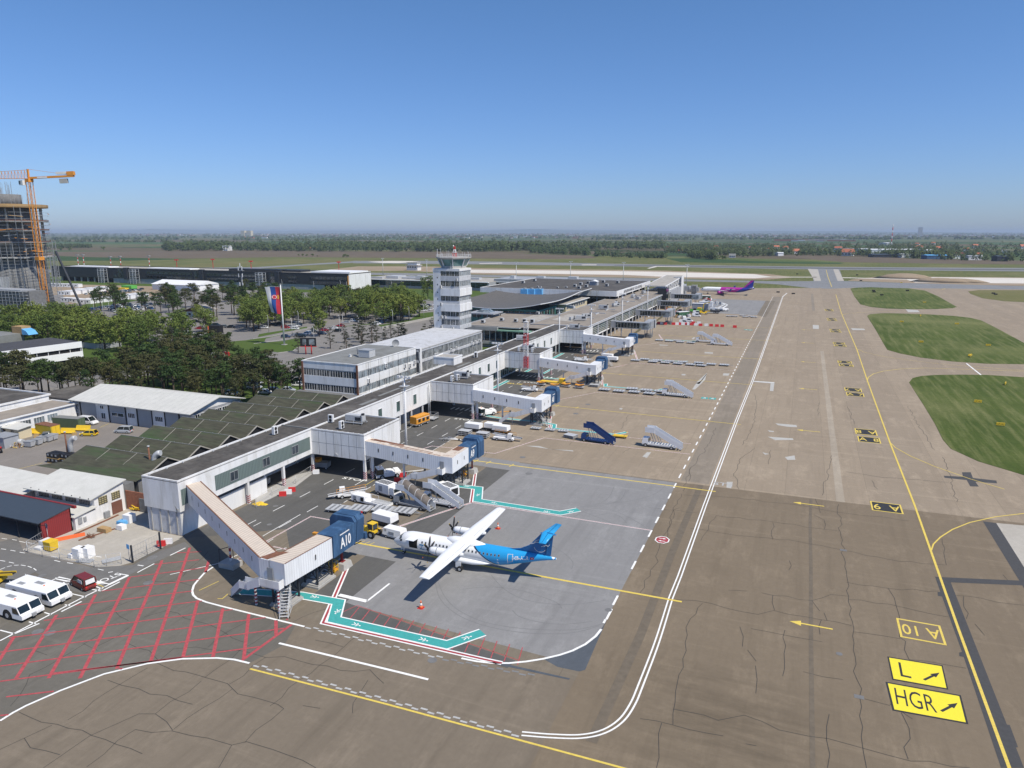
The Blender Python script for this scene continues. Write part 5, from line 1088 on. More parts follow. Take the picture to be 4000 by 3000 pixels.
def dish():
 t=thing('satellite_dish','','dish');b=MB('grey_plastic');rs=[]
 for r,z in ((.05,0),(.6,.08),(1.0,.25),(1.25,.42)):rs.append([(r*math.cos(a*.524),-z,1.5+r*math.sin(a*.524)) for a in range(12)])
 b.rings(rs,False);b.rings([[(p[0],p[1]+.04,p[2]) for p in r_] for r_ in reversed(rs)],False);b.build('reflector',t)
 MB('steel').tube((0,.2,0),(0,.1,1.5),.08).tube((0,0,1.5),(0,-.9,1.5),.03).build('stand',t);return t
DS=Proto(dish);x,y=g('C',1110,1080,13.5);DS(x,y,13.45,-.9,'large grey satellite dish beside the plant box on the office roof','satellite dishes');x,y=g('C',1425,1018,12.8);DS(x,y,13.0,.9,'tilted grey satellite dish at the join of the two office roofs','satellite dishes')
x,y=g('C',1180,1092,13.5);t=thing('plant_box','grey panelled plant box on the grey office roof','plant box',(x,y,13.45),.0);MB('galv').box(-1.9,-1.6,.1,1.9,1.6,2.2).build('casing',t);MB('panel_grey').box(-2,-1.7,2.2,2,1.7,2.32).build('lid',t)
x,y=g('C',1035,1090,13.5);t=thing('roof_vent','small white capped vent in the middle of the grey office roof','roof vent',(x,y,13.45));MB('white_clean').box(-.3,-.3,0,.3,.3,.6).build('base',t);MB('galv').tube((0,0,.6),(0,0,.75),.45,8).build('cap',t)
# control tower
ct=thing('control_tower','tall white and grey control tower with a glazed octagonal cab and roof antennas','tower',(-128,254));T_=Matrix.Translation((128,-254,0))
tx0,txs,tx1,ty0,ty1=-133.65,-130.45,-122.3,249.,259.4
b=MB('white_wall');b.T=T_;b.box(tx0,ty0,0,txs,ty1,35.9)
b.box(txs,ty0,35.1,tx1,ty1,35.9);b.box(tx0-.12,ty0-.12,35.2,tx1+.15,ty1+.1,36.05)
for z0,z1 in ((25.6,28.4),(19.6,22.5)):b.box(txs+.02,ty0-.35,z0,tx1+.35,ty1+.1,z1)
b.m('block_wall')
for z0,z1 in ((31.4,33.2),(28.4,29.2),(22.5,23.6),(16.6,17.6),(12.6,14.2)):b.box(txs,ty0,z0,tx1,ty1,z1)
b.m('concrete_dark').box(txs+.1,ty0+.3,12.6,tx1-.3,ty1-.1,35.2).box(txs-.5,ty0+1,0,tx1-2,ty1,12.6)
b.m('void')
for z in (32.3,29.6,26.6,24,21.2,18.5,15.6):b.box(-131.95,ty0-.03,z,-131.6,ty0,z+.5)
b.build('wall',ct)
for z,h in ((33.25,1.8),(29.3,2.0),(23.7,1.85),(17.7,1.8),(14.3,2.1)):
 for i in range(4):window(ct,txs+1.05+i*2.03+128,ty0-254+.15,z,1.85,h,'-y',3,'glass_dark' if z>17 else 'glass','frame_white')
 for i in range(5):window(ct,tx1+128-.15,ty0+1.05+i*2.07-254,z,1.9,h,'+x',3,'glass_pale','frame_white')
def octo(cx,cy,r,z):return [(cx+r*math.cos(math.pi/8+i*math.pi/4),cy+r*math.sin(math.pi/8+i*math.pi/4),z) for i in range(8)]
cc=(-127.3,254.5)
b=MB('concrete');b.T=T_;b.rings([octo(*cc,4.9,36.05),octo(*cc,4.9,37.0)],True,False);b.rings([octo(*cc,6.3,39.6),octo(*cc,6.9,40.0),octo(*cc,6.9,40.35)],True,False)
b.m('frame_white');A_,C_=octo(*cc,5.0,36.9),octo(*cc,6.3,39.6)
for p,q in zip(A_,C_):b.bar(p,q,.3)
b.build('cab_frame',ct)
b=MB('cab_glass');b.T=T_;b.rings([octo(*cc,4.85,36.95),octo(*cc,6.15,39.6)],False,False);b.build('cab_glazing',ct)
b=MB('frame_white');b.T=T_
P=octo(*cc,6.8,41.3)
for i in range(8):
 p,q=Vector(P[i]),Vector(P[(i+1)%8]);b.bar(p,q,.08);b.bar(p-Vector((0,0,.5)),q-Vector((0,0,.5)),.06);b.bar(p,p-Vector((0,0,1)),.08);b.bar((p+q)/2,(p+q)/2-Vector((0,0,1)),.06)
for x_ in range(int(tx0)+1,-122,2):b.bar((x_,ty0+.1,36.05),(x_,ty0+.1,37.1),.05)
b.build('railing',ct)
b=MB('red');b.T=T_;c0=Vector((-126.6,254,40.35))
for i in range(4):
 a=math.pi/4+i*math.pi/2;a2=a+math.pi/2
 for z0,z1,r0,r1 in ((0,1.6,.95,.7),(1.6,3,.7,.4),(3,4.2,.4,.2)):
  b.m('red' if z0 != 1.6 else 'frame_white').bar(c0+Vector((r0*math.cos(a),r0*math.sin(a),z0)),c0+Vector((r1*math.cos(a),r1*math.sin(a),z1)),.13)
  b.bar(c0+Vector((r0*math.cos(a),r0*math.sin(a),z0)),c0+Vector((r1*math.cos(a2),r1*math.sin(a2),z1)),.08);b.bar(c0+Vector((r0*math.cos(a),r0*math.sin(a),z0)),c0+Vector((r0*math.cos(a2),r0*math.sin(a2),z0)),.08)
b.m('white_clean').tube(c0+Vector((-.3,0,4.0)),c0+Vector((-.3,-.3,4.4)),.25,8);b.m('black').tube(c0+Vector((.1,0,4.2)),c0+Vector((.1,0,5)),.25,8);b.build('beacon_mast',ct)
random.seed(4)
b=MB('frame_white');b.T=T_
for i in range(13):a=i*.49;h=random.uniform(1.5,3.6);b.tube((cc[0]+6.5*math.cos(a),cc[1]+6.5*math.sin(a),40.3),(cc[0]+6.5*math.cos(a),cc[1]+6.5*math.sin(a),40.3+h),.05,4)
for x_ in (-126.1,-125.3):b.bar((x_,249.7,36.1),(x_,249.2,41.4),.08)
for z in range(12):b.bar((-126.1,249.6,36.4+z*.4),(-125.3,249.6,36.4+z*.4),.05)
b.build('antennas',ct)
aw=[]
for x_,z_,f in ((-123.4,31.9,0),(-130.3,29.0,0),(-130.2,22.3,0),(-130.2,17.3,0),(-128.6,17.2,0),(-130.3,13.4,0),(-125.2,12.9,0)):aw.append(place(copy_tree(ACS.o),x_,ty0-.35,z_-.6,0,None,'fan units on the control tower',.8))
rank(aw,'fan unit on the control tower front')
# lattice mast, light masts
def latt(b,x,y,z0,z1,r,m1,m2,n,band=3):
 for i in range(n):
  a,c=z0+(z1-z0)*i/n,z0+(z1-z0)*(i+1)/n;b.m(m1 if (i//band) % 2 == 0 else m2)
  q=[(x-r,y-r),(x+r,y-r),(x+r,y+r),(x-r,y+r)]
  for k in range(4):p,s=q[k],q[(k+1)%4];b.bar((*p,a),(*p,c),.11);b.bar((*p,a),(*s,c),.06);b.bar((*p,c),(*s,c),.06)
t=thing('lattice_mast','red and white lattice mast at the front edge of gate block A7','mast',(-84.9,223.1));b=MB();latt(b,0,0,4.6,20.4,.62,'red','frame_white',16,4);b.m('frame_white').box(-.7,-.7,20.4,.7,.7,20.5);b.build('lattice',t);MB('steel').bar((0,.7,5),(0,.7,9),.1).build('bracket',t)
def lightmast():
 t=thing('light_mast','','light mast');b=MB('frame_white').tube((0,0,0),(0,0,18.6),.28,10,.16);b.m('galv')
 for i in range(30):b.bar((-.5,0,1+i*.58),(-.2,0,1+i*.58),.04)
 b.bar((-.5,0,1),(-.5,0,18.3),.05);b.build('pole',t)
 b=MB('galv').box(-.9,-.9,16.8,.9,.9,16.88).box(-.9,-.9,17.7,-.85,.9,17.75).box(.85,-.9,17.7,.9,.9,17.75).box(-.9,-.9,17.7,.9,-.85,17.75).box(-.9,.85,17.7,.9,.9,17.75).bar((-1.6,0,18.6),(1.6,0,18.6),.12);b.build('platform',t)
 for i in (-1.4,-.5,.5,1.4):MB('frame_white').box(i-.32,-.3,18.6,i+.32,.1,19.1).build('floodlight',t)
 return t
LM=Proto(lightmast);lm=[]
for x,y,h in ((-79.3,133.4,1),(-79.3,185.6,1),(-92.3,281.5,1),(-84.2,301.2,1),(-84.6,361,1),(-84.5,425,1)):lm.append(LM(x,y,0,0,None,'light masts along the pier front',h))
rank(lm,'white floodlight mast along the pier front')
lm=[]
for k,x,y,zt in (('U',615,160,17),('U',1395,145,17),('U',2155,165,17),('S',1037,210,17),('O',1278,445,10),('O',1910,480,10)):
 px_,py_=ZT[k][0]+x*ZT[k][2],ZT[k][1]+y*ZT[k][2];X_,Y_=G(px_,py_,2)
 lm.append(LM(X_,Y_,0,0,None,'light masts beyond the terminal',1.05))
rank(lm,'white floodlight mast standing beyond the terminal roofs')
rw=[]
def stripemast():
 t=thing('striped_mast','','mast');b=MB()
 for i in range(9):b.m('red' if i % 2 else 'frame_white').tube((0,0,i*2.8),(0,0,i*2.8+2.8),.45,8)
 b.build('pole',t);MB('grey_plastic').box(-1.6,-1.6,25.2,1.6,1.6,26.2).build('lamp_ring',t);return t
SMT=Proto(stripemast)
for x,y in ((1130,118),(1212,115),(1603,155),(1745,148),(2155,135)):X_,Y_=g('M',x,y+16,4);rw.append(SMT(X_*.86,Y_*.86,0,0,None,'striped masts behind the black concourse',.88))
rank(rw,'red and white striped floodlight mast behind the black concourse')
ra=[]
def redant():
 t=thing('red_mast','','mast');MB('red').bar((0,0,0),(0,0,17),.5).build('pole',t);MB('red').box(-2,-1,17,2,1,18.2).build('head',t);return t
RA=Proto(redant)
for k,x,y in (('A',1530,990),('A',1842,985),('A',2172,1005),('O',643,400)):X_,Y_=G(ZT[k][0]+x*ZT[k][2],ZT[k][1]+y*ZT[k][2],8);ra.append(RA(X_,Y_,0,.4,None,'red masts behind the concourse',1))
rank(ra,'thin red floodlight mast behind the black concourse')

# ================================================ BLACK CONCOURSE AND FAR HALLS
cb=thing('concourse_building','very long black clad concourse under construction with a white east end','building',(-560,530));T_=Matrix.Translation((560,-530,0))
def px2x(px_,Y,z):  # X on the plane Y=const under a photo column
 lo,hi=-1500.,500.
 for _ in range(50):
  mid=(lo+hi)/2;v=Vector((mid,Y,z-CH));c=CX+F*v.dot(RT)/v.dot(FW)
  lo,hi=(mid,hi) if c<px_ else (lo,mid)
 return mid
CYY=520.;cx=lambda k,x,z=8:px2x(ZT[k][0]+x*ZT[k][2],CYY,z)
xL,xR=cx('M',780),cx('O',775)
b=MB('black_facade');b.T=T_;b.box(xL,CYY,4.6,xR,CYY+34,14.2);b.m('white_wall').box(xR,CYY+.3,1.2,xR+.9,CYY+34,15.2)
for k,x in (('M',800),('M',1822),('A',1745),('O',-240)):X_=cx(k,x);b.m('dark_steel').box(X_-2.2,CYY-1.6,4.0,X_+2.2,CYY+2,15.3)
b.m('panel_grey').box(cx('M',1620),CYY+.4,0,xR-25,CYY+.8,4.6);b.m('sand').box(cx('M',2300),CYY+.2,0,cx('N',300),CYY+.4,2.5)
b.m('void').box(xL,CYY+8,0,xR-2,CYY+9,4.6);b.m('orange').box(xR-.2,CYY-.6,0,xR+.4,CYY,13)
b.build('wall',cb)
b=MB();b.T=T_;roofslab(b,xL,CYY-.2,xR+.9,CYY+34,14.2,'roof_light','black_facade',.6,.5);b.m('white_clean').box(xL+20,CYY+4,14.3,xL+75,CYY+16,15.4).box(-600,CYY+6,14.3,-545,CYY+18,15.2).box(xR-40,CYY+2,14.3,xR+.8,CYY+30,16);b.m('black_facade').box(-500,CYY+9,14.3,-440,CYY+18,16.3).box(-470,CYY+12,14.3,-420,CYY+26,16);b.build('roof',cb)
for x in range(0,10):c=MB('concrete');c.T=T_;X_=xL+9+x*9.5;c.box(X_,CYY+.6,0,X_+1.2,CYY+1.8,4.6);c.build('column',cb)
for i in range(6):c=MB('concrete');c.T=T_;X_=xR-5-i*8;c.box(X_-.5,CYY+.6,0,X_+.5,CYY+1.6,4.6);c.build('column',cb)
for k,x0,x1,z0,z1 in (('M',1700,1800,5,13.6),('A',1680,1740,5,13.5),('O',-350,-250,5,13.5),('A',1270,1660,6,7.8),('A',1270,1660,9.8,12.2),('A',1790,2060,9.8,12),('A',1790,2060,6,7.8),('N',1300,1480,9.8,12),('N',1300,1480,6,7.8),('N',1940,2060,9.5,11.8),('N',1940,2060,6,7.8),('O',240,760,9.3,11.7),('O',240,760,5.2,7.6),('M',1860,1940,5.6,8),('M',2110,2400,5.6,8),('M',1640,1690,5.5,8)):
 o=MB('glass');o.T=T_;a,c=cx(k,x0),cx(k,x1);o.box(a,CYY-.25,z0,c,CYY+.1,z1);o.m('dark_steel');n=max(1,int((c-a)/4))
 for i in range(n+1):xx=a+(c-a)*i/n;o.box(xx-.1,CYY-.4,z0,xx+.1,CYY-.2,z1)
 o.build('window',cb)
st=[]
def scaft():
 t=thing('scaffold_tower','','scaffold');b=MB('galv');W,D=8,4
 for x in (0,4,8):
  for y in (0,D):b.bar((x,y,0),(x,y,14),.35)
 for z in range(0,15,2):
  b.bar((0,0,z),(W,0,z),.22).bar((0,D,z),(W,D,z),.22)
  if z<14:b.bar((0,0,z),(4,0,z+2),.16).bar((8,0,z),(4,0,z+2),.16)
 b.build('frame',t);b=MB('panel_grey')
 for z in (3,6,9,12):b.box(0,.3,z,W,D-.3,z+.12)
 b.build('deck',t);return t
SC=Proto(scaft)
for k,x in (('M',1480),('M',1935),('N',1530)):st.append(SC(cx(k,x),CYY-5.5,0,0,None,'stair scaffolds against the concourse',1))
rank(st,'grey stair scaffold tower against the black concourse')
gh=thing('glass_hall','low glass fronted hall with pipes on its roof between the concourse and the tower','building',(-345,575));T_=Matrix.Translation((345,-575,0))
b=MB('panel_grey');b.T=T_;b.box(-383,566,0,-250,620,2.2).box(-383,566.6,2.2,-250,620,7.0);b.m('white_clean').box(-384,564.5,7,-250,567,7.6);b.build('wall',gh)
for i in range(12):o=MB('glass_dark');o.T=T_;x0=-381+i*10.8;o.box(x0,566.2,2.4,x0+10.2,566.65,6.9);o.m('green_trim').box(x0,566.1,3.9,x0+10.2,566.2,4.1).box(x0,566.1,5.4,x0+10.2,566.2,5.6);o.build('window',gh)
b=MB();b.T=T_;b.m('roof_light').box(-384,567,7.0,-250,622,7.5);b.m('galv').box(-358,575,7.5,-345,590,10).box(-343,578,7.5,-300,584,9).box(-345,590,7.5,-270,596,9.4).box(-325,572,8,-318,578,11).box(-306,572,8,-301,578,11).box(-375,572,7.5,-360,576,9);b.build('roof',gh)
t=thing('far_concourse','low grey flat roofed hall running behind the control tower','building',(-200,600));T_=Matrix.Translation((200,-600,0))
b=MB('void');b.T=T_;b.box(-250,585,0,-175,620,6.6);b.m('concrete')
for i in range(16):b.box(-248+i*4.6,584.4,0,-247.4+i*4.6,585,6.6)
b.build('wall',t);b=MB();b.T=T_;b.m('panel_grey').box(-252,582,6.6,-170,622,9.4);b.m('white_clean').box(-252,581.8,6.5,-170,582,7.2);b.m('galv').box(-240,590,9.4,-236,595,12).box(-216,592,9.4,-209,597,12).box(-186,588,9.4,-178,594,12.5);b.build('roof',t)
t=thing('airfield_hut','small white two storey hut standing alone on the airfield grass','hut',(-478,838),0);MB('white_wall').box(-8,-5,0,8,5,6).build('wall',t);MB('concrete').box(-9.5,-6,6,9.5,6,7.2).build('roof',t);
for x in (-6,-2.4,1.2,4.8):MB('glass_dark').box(x-1.2,-5.1,7.2 if 0 else 3.6,x+1.2,-4.98,5.2).build('window',t)
MB('white_wall').box(-7,-4.5,7.2,7,4.5,10).build('upper_storey',t);MB('concrete').box(-8,-5,10,8,5,10.6).build('upper_roof',t)
# white marquee hall and site cabins
t=thing('marquee_hall','large white low pitched hall beside the black concourse','hall',(-520,478));T_=Matrix.Translation((520,-478,0));b=MB('white_clean');b.T=T_
x0,x1=px2x(600+.271*-20,470,3),px2x(600+.271*640,470,3);b.box(x0,470,0,x1,494,5);b.build('wall',t);b=MB('white_clean');b.T=T_;b.prism([(469,5),(495,5),(482,8.2)],x0-.5,x1+.5,'x');b.build('roof',t)
def cabin():
 t=thing('site_cabin','','site cabin');b=MB('white_clean').box(-6,-2.5,.1,6,2.5,2.9);b.build('wall',t);MB('white_wall').box(-6.1,-2.6,2.9,6.1,2.6,3.1).build('roof',t)
 for x in (-4,-1,3.5):MB('glass').box(x-.6,-2.56,1.2,x+.6,-2.49,2.2).build('window',t)
 MB('grey_plastic').box(1.2,-2.56,.2,2.1,-2.49,2.2).build('door',t);return t
CBN=Proto(cabin);cbs=[]
def along(k,p,q,n):return [g(k,p[0]+(q[0]-p[0])*i/max(1,n-1),p[1]+(q[1]-p[1])*i/max(1,n-1)) for i in range(n)]
for row in (along('M',(1010,660),(1170,675),2)+along('M',(1240,685),(2020,590),9),along('M',(960,560),(1500,500),7),along('M',(780,440),(1080,450),3),along('M',(1180,520),(1480,490),3)):
 for x,y in row:cbs.append(CBN(x,y,0,random.uniform(.05,.2),None,'white site cabins below the concourse',1))
rank(cbs,'white site cabin below the black concourse')
t=thing('green_skip','bright green covered container among the site cabins','container',g('M',1865,480));MB('green_bright').box(-6,-3,.2,6,3,3.5).build('body',t);MB('green_dark').box(-6.1,-3.1,0,6.1,3.1,.2).build('base',t)
t=thing('yellow_skip','yellow open container left of the green one among the cabins','container',g('M',1770,488));MB('yellow').box(-5,-2,.2,5,2,1.8).build('body',t);MB('black').box(-5.1,-2.1,0,5.1,2.1,.2).build('base',t)

# ================================================ TOWER UNDER CONSTRUCTION AND CRANE
nt_=thing('unfinished_tower','round concrete tower under construction wrapped in scaffolding','tower',(-478,318));tz=Vector((-478,318,0))
def ringp(r,z,n=16,cx_=0,cy_=0):return [(cx_+r*math.cos(2*math.pi*i/n),cy_+r*math.sin(2*math.pi*i/n),z) for i in range(n)]
b=MB('concrete_dark');b.rings([ringp(19,0),ringp(18,12),ringp(16.5,33)],True);b.m('panel_grey').box(4,-19.5,6,11,-10,22);b.build('shaft',nt_)
b=MB('concrete_dark');b.rings([ringp(12,33),ringp(12,66)],True);b.rings([ringp(9,66,16,-5,2),ringp(9,73.5,16,-5,2)],True);b.build('core',nt_)
for z,r,m_ in ((33.4,21,'concrete'),(43,20.5,'concrete'),(50.6,20.5,'concrete'),(56.3,20.8,'concrete'),(65,21.5,'orange')):
 b=MB(m_ if m_ != 'orange' else 'wood').rings([ringp(r,z,20),ringp(r,z+.9,20)],True,False)
 if z>40:b.m('rust' if z<60 else 'wood').rings([ringp(r+.15,z+.55,20),ringp(r+.15,z+(1.0 if z<60 else 2.0),20)],False,False)
 b.build('floor_slab',nt_)
for z0,z1 in ((43.9,50.6),(51.5,56.3),(57.2,65),(34.3,43)):
 for i in range(14):a=i*math.pi/7+.2;MB('roof_light').tube((17.5*math.cos(a),17.5*math.sin(a),z0),(17.5*math.cos(a),17.5*math.sin(a),z1),.55,8).build('column',nt_)
b=MB('steel');random.seed(8)
for i in range(40):
 a=i*math.pi/20
 for r in (21.3,23.0) :b.bar((r*math.cos(a),r*math.sin(a),14 if r<22 or i % 3 else 2),(r*math.cos(a),r*math.sin(a),random.choice((35,44,66)) if r<22 else random.choice((34,44))),.16)
for z in range(4,64,2):
 for i in range(20 if z<44 else 20):
  a,c=i*math.pi/10,(i+1)*math.pi/10;r=21.3 if z>40 or i % 2 else 23
  if random.random()<.8:b.bar((r*math.cos(a),r*math.sin(a),z),(r*math.cos(c),r*math.sin(c),z),.13)
for i in range(34):a=random.uniform(0,6.28);r=random.uniform(2,11);h=random.uniform(3,8.5);b.bar((-5+r*.7*math.cos(a),2+r*.7*math.sin(a),72),(-5+r*.7*math.cos(a),2+r*.7*math.sin(a),73.5+h),.1)
for i in range(18):a=random.uniform(-1.6,1.2);h=random.uniform(2,8);b.bar((11*math.cos(a),11*math.sin(a),66),(11*math.cos(a),11*math.sin(a),67+h),.1)
for i in range(60):
 a=random.uniform(0,6.28);z=random.uniform(34,64);r=random.choice((18,20.5,21.6));b.m(random.choice(('wood','rust','steel','crane_orange')));b.bar((r*math.cos(a),r*math.sin(a),z),(r*math.cos(a+.35),r*math.sin(a+.35),z+random.uniform(-1,1)),.3)
b.build('scaffolding',nt_)
# podium with stacked decks
t=thing('scaffolded_podium','stacked concrete decks wrapped in scaffolding below the unfinished tower','building',(-452,270));rx=random.Random(3)
P=g('M',0,1035);Yp=268;X0,X1=px2x(-90,Yp,14),px2x(105,Yp,14)
T_=Matrix.Translation((452,-270,0));b=MB('concrete_dark');b.T=T_;b.box(X0,Yp+1.5,0,X1,Yp+11,17.5);b.m('panel_grey').box(X0,Yp+1,17.5,X0+(X1-X0)*.85,Yp+10,18.1);b.m('concrete_dark').box(X1,Yp+1.5,0,X1+11,Yp+9,10);b.build('core',t)
b=MB('galv');b.T=T_
for i in range(10):z=.6+i*1.85;b.box(X0,Yp-.2,z,X1+(17 if z<11 else 0),Yp+1.0,z+.14)
for x in range(int(X0),int(X1)+18,3):b.bar((x,Yp-.2,0),(x,Yp-.2,19 if x<X1 else 12),.12)
for i in range(10):z=.6+i*1.85;b.bar((X0,Yp-.25,z+.9),(X1+(17 if z<11 else 0),Yp-.25,z+.9),.06)
b.build('scaffolding',t)
# tower crane
cr_=thing('tower_crane','orange tower crane standing in front of the unfinished concrete tower','crane',(-433.8,303));b=MB();latt(b,0,0,0,79,1.25,'crane_orange','crane_orange',34);[b.bar((sx,sy,0),(sx,sy,79),.3) for sx in (-1.25,1.25) for sy in (-1.25,1.25)];b.m('crane_orange').box(-1.8,-1.8,33,1.8,1.8,35).box(-1.8,-1.8,38,1.8,1.8,38.4);b.build('mast',cr_)
b=MB('crane_orange');b.box(-1.6,-1.6,79,1.6,1.6,81);b.bar((0,0,81),(0,0,86.5),.9);b.build('slewing_head',cr_)
jd=Vector((-RT.x,-RT.y,0)).normalized();s=Vector((-jd.y,jd.x,0))
b=MB('crane_orange');L=58;n=29
for sg in (.7,-.7):b.bar(jd*1+s*sg+Vector((0,0,81)),jd*L+s*sg+Vector((0,0,81)),.22)
b.bar(Vector((0,0,86))+jd,jd*L+Vector((0,0,82.4)),.22)
for i in range(n):
 z=86-(3.6*i/n)-.0;p=jd*(1+(L-1)*i/n)
 for sg in (.7,-.7):b.bar(p+s*sg+Vector((0,0,81)),jd*(1+(L-1)*(i+.5)/n)+Vector((0,0,z-.1)),.12);b.bar(jd*(1+(L-1)*(i+.5)/n)+Vector((0,0,z-.1)),jd*(1+(L-1)*(i+1)/n)+s*sg+Vector((0,0,81)),.12)
b.build('jib',cr_)
b=MB('crane_orange');cj=-jd
b.bar(cj*1+Vector((0,0,81.4)),cj*27+Vector((0,0,82.6)),2.0,1.1);b.bar(Vector((0,0,86.5)),cj*24+Vector((0,0,83.2)),.15);b.prism([(31,81.5),(36,82.2),(34.5,85.4),(31,84.8)],-1,1,'y') if False else b.bar(cj*23.5+Vector((0,0,84)),cj*27.5+Vector((0,0,84.2)),2.2,2.2);b.build('counter_jib',cr_)
b=MB('frame_white');b.bar(cj*17+Vector((0,0,84.2)),cj*23+Vector((0,0,84.3)),2.0,1.4);b.bar(cj*6+Vector((0,-1.05,81.6)),cj*12+Vector((0,-1.05,81.8)),.1,.8);b.build('machinery_deck',cr_)
b=MB('concrete');b.bar(cj*18.5+Vector((0,0,79.6)),cj*23+Vector((0,0,79.8)),1.6,2.6);b.build('counterweight',cr_)
b=MB('white_wall').box(-5.0,-3.0,77.2,-1.7,-1,80);b.m('glass_dark').box(-5.05,-3.05,77.8,-3.6,-2.9,79.6);b.build('cabin',cr_)
t=thing('mobile_crane_boom','dark telescopic crane boom leaning up behind the park trees','crane',g('M',1205,830));P_=Vector((0,0,0));x,y=g('M',1205,830)
b=MB('dark_steel');b.bar((0,0,1.5),(-22,3,38),1.0);b.build('boom',t);MB('dark_steel').box(-3,-2,0,4,2,3).build('carrier',t)
# telecom mast, flagpole with flag, billboard
t=thing('telecom_mast','tall dark steel mast with panel antennas among the park trees','mast',g('N',1295,515));MB('dark_steel').tube((0,0,0),(0,0,25.5),.75,8,.5).build('pole',t);MB('frame_white').tube((.65,-.3,0),(.65,-.3,7),.2,6).tube((.6,-.3,13),(.6,-.3,20),.2,6).build('cable_duct',t)
for x,z in ((-1.6,19),(1.6,19),(-1.6,23.8),(1.5,24),(0,26),(-1.2,13),(1.4,12.5)):MB('frame_white').box(x-.25,-.9,z,x+.25,-.5,z+2.6).build('panel_antenna',t)
MB('steel').box(-2,-1.2,23.4,2,1.2,23.6).box(-2,-.8,19.3,2,-.6,19.5).build('platform',t)
def rtf(b,n):  # telecom lattice frame
 return b
fp=thing('flagpole','tall white flagpole on the round green flying a large tricolour','flagpole',(-214.8,257.6));MB('frame_white').tube((0,0,0),(0,0,27),.42,12,.22).build('pole',fp);MB('galv').tube((0,0,27),(0,0,27.3),.35,8).build('cap',fp);MB('concrete').box(-1,-1,0,1,1,.25).build('base',fp)
# flag hangs from a short horizontal arm: red next to the pole, then blue, then white
def flagpt(u,v):  # u 0..1 away from pole, v 0..1 downwards
 W_,H_=6.6,12.2
 x=-.4-u*(W_-1.8*v*(1 if u>0 else 0)) ;z=26.0-v*(H_-(1-0.2*0)*u*v*.9)+.0
 y=.45*math.sin(u*5.2+v*3.0)*(.3+v)+.25*math.sin(v*7)
 return (x*math.cos(yaw)-y*math.sin(yaw)*0,x*math.sin(yaw)+y,z)
fl=MB('red');M('flag_red',(.5,.03,.05),.8,var=.08);M('flag_blue',(.02,.07,.27),.8,var=.08);M('flag_white',(.62,.62,.63),.8,var=.04)
nu,nv=18,24;n0=fl.pts([flagpt(i/nu,j/nv) for j in range(nv+1) for i in range(nu+1)])
for i in range(nu):
 fl.m('flag_red' if i<nu//3 else ('flag_blue' if i<2*nu//3 else 'flag_white'))
 for j in range(nv):a=n0+j*(nu+1)+i;fl.face([a,a+1,a+nu+2,a+nu+1],True)
flo=fl.build('flag',None,(-214.8,257.6,0));tag(flo,'large red, blue and white flag with a crest hanging from the white flagpole','flag')
em=MB('flag_white')
def emb(cu,cv,ru,rv,mat_,off,n=14):
 em.m(mat_);P=[flagpt(cu+ru*math.cos(6.283*i/n),cv+rv*math.sin(6.283*i/n)) for i in range(n)]
 em.poly([(p[0]+off*.3,p[1]-off,p[2]) for p in P])
emb(.44,.37,.2,.085,'flag_red',.14);emb(.44,.37,.17,.066,'flag_white',.18);emb(.42,.37,.06,.06,'flag_red',.22);emb(.50,.35,.05,.03,'flag_red',.22);emb(.5,.40,.05,.02,'flag_red',.22);emb(.34,.37,.03,.04,'flag_red',.22);emb(.2,.37,.07,.075,'yellow',.18);emb(.2,.37,.045,.05,'flag_red',.22);emb(.18,.37,.025,.02,'yellow',.26)
em.build('crest',flo)
b=MB('frame_white');a_=flagpt(0,0);c_=flagpt(1,0);b.bar((0,0,26.05),(c_[0],c_[1]*.3,26.1),.12);b.build('arm',fp)
bb=thing('billboard','small double billboard on two red posts left of the office block','billboard',(-188.5,240.8),yaw)
for x in (-1.2,1.2):MB('red').tube((x,0,0),(x,0,4),.25,8).build('post',bb)
b=MB('black').box(-3.3,-.2,3.4,3.3,.2,6.9);b.m('red').box(-3.4,-.25,3.2,3.4,.25,3.4);b.build('frame',bb)
for x in (-1.6,1.3):MB('glass_pale').box(x-.8 if x<0 else x-.9,-.24,4.1,x+.8 if x<0 else x+1.4,-.19,6.4).build('poster',bb)

# ================================================ HANGAR, SAWTOOTH SHED, WORKSHOPS
hg=thing('white_roof_hangar','long low workshop hall with a white pitched roof and grey roller doors','building',(-162,140));T_=Matrix.Translation((162,-140,0));z_e,z_r=5.4,7.7
hx0,hx1,hy0,hy1=-183.,-139.5,131.4,150;ym=140.6
b=MB('panel_grey');b.T=T_;b.box(hx0+1,hy0,0,hx1-1,hy1-1,z_e-.25);b.m('white_wall').prism([(hy0,z_e-.3),(hy1-1,z_e-.3),(ym,z_r-.35)],hx1-1.3,hx1-1,'x').prism([(hy0,z_e-.3),(hy1-1,z_e-.3),(ym,z_r-.35)],hx0+1,hx0+1.3,'x').box(hx1-1.01,hy0,0,hx1-.98,hy1-1,3.0);b.build('wall',hg)
b=MB('roof_white');b.T=T_;b.prism([(hy0-1.1,z_e-.3),(hy0-1.1,z_e-.12),(ym,z_r),(hy1,z_e-.1),(hy1,z_e-.3),(ym,z_r-.25)],hx0,hx1,'x');b.m('panel_grey')
for i in range(1,22):x=hx0+i*2;b.poly([(x,hy0-1.1,z_e-.105),(x+.05,hy0-1.1,z_e-.105),(x+.05,ym,z_r+.015),(x,ym,z_r+.015)])
b.build('roof',hg)
xs=[g('B',x,900)[0] for x in (705,830,960,1090,1195,1320,1440)]
fx=lambda x:px2x(.4521*x,hy0,2.5)
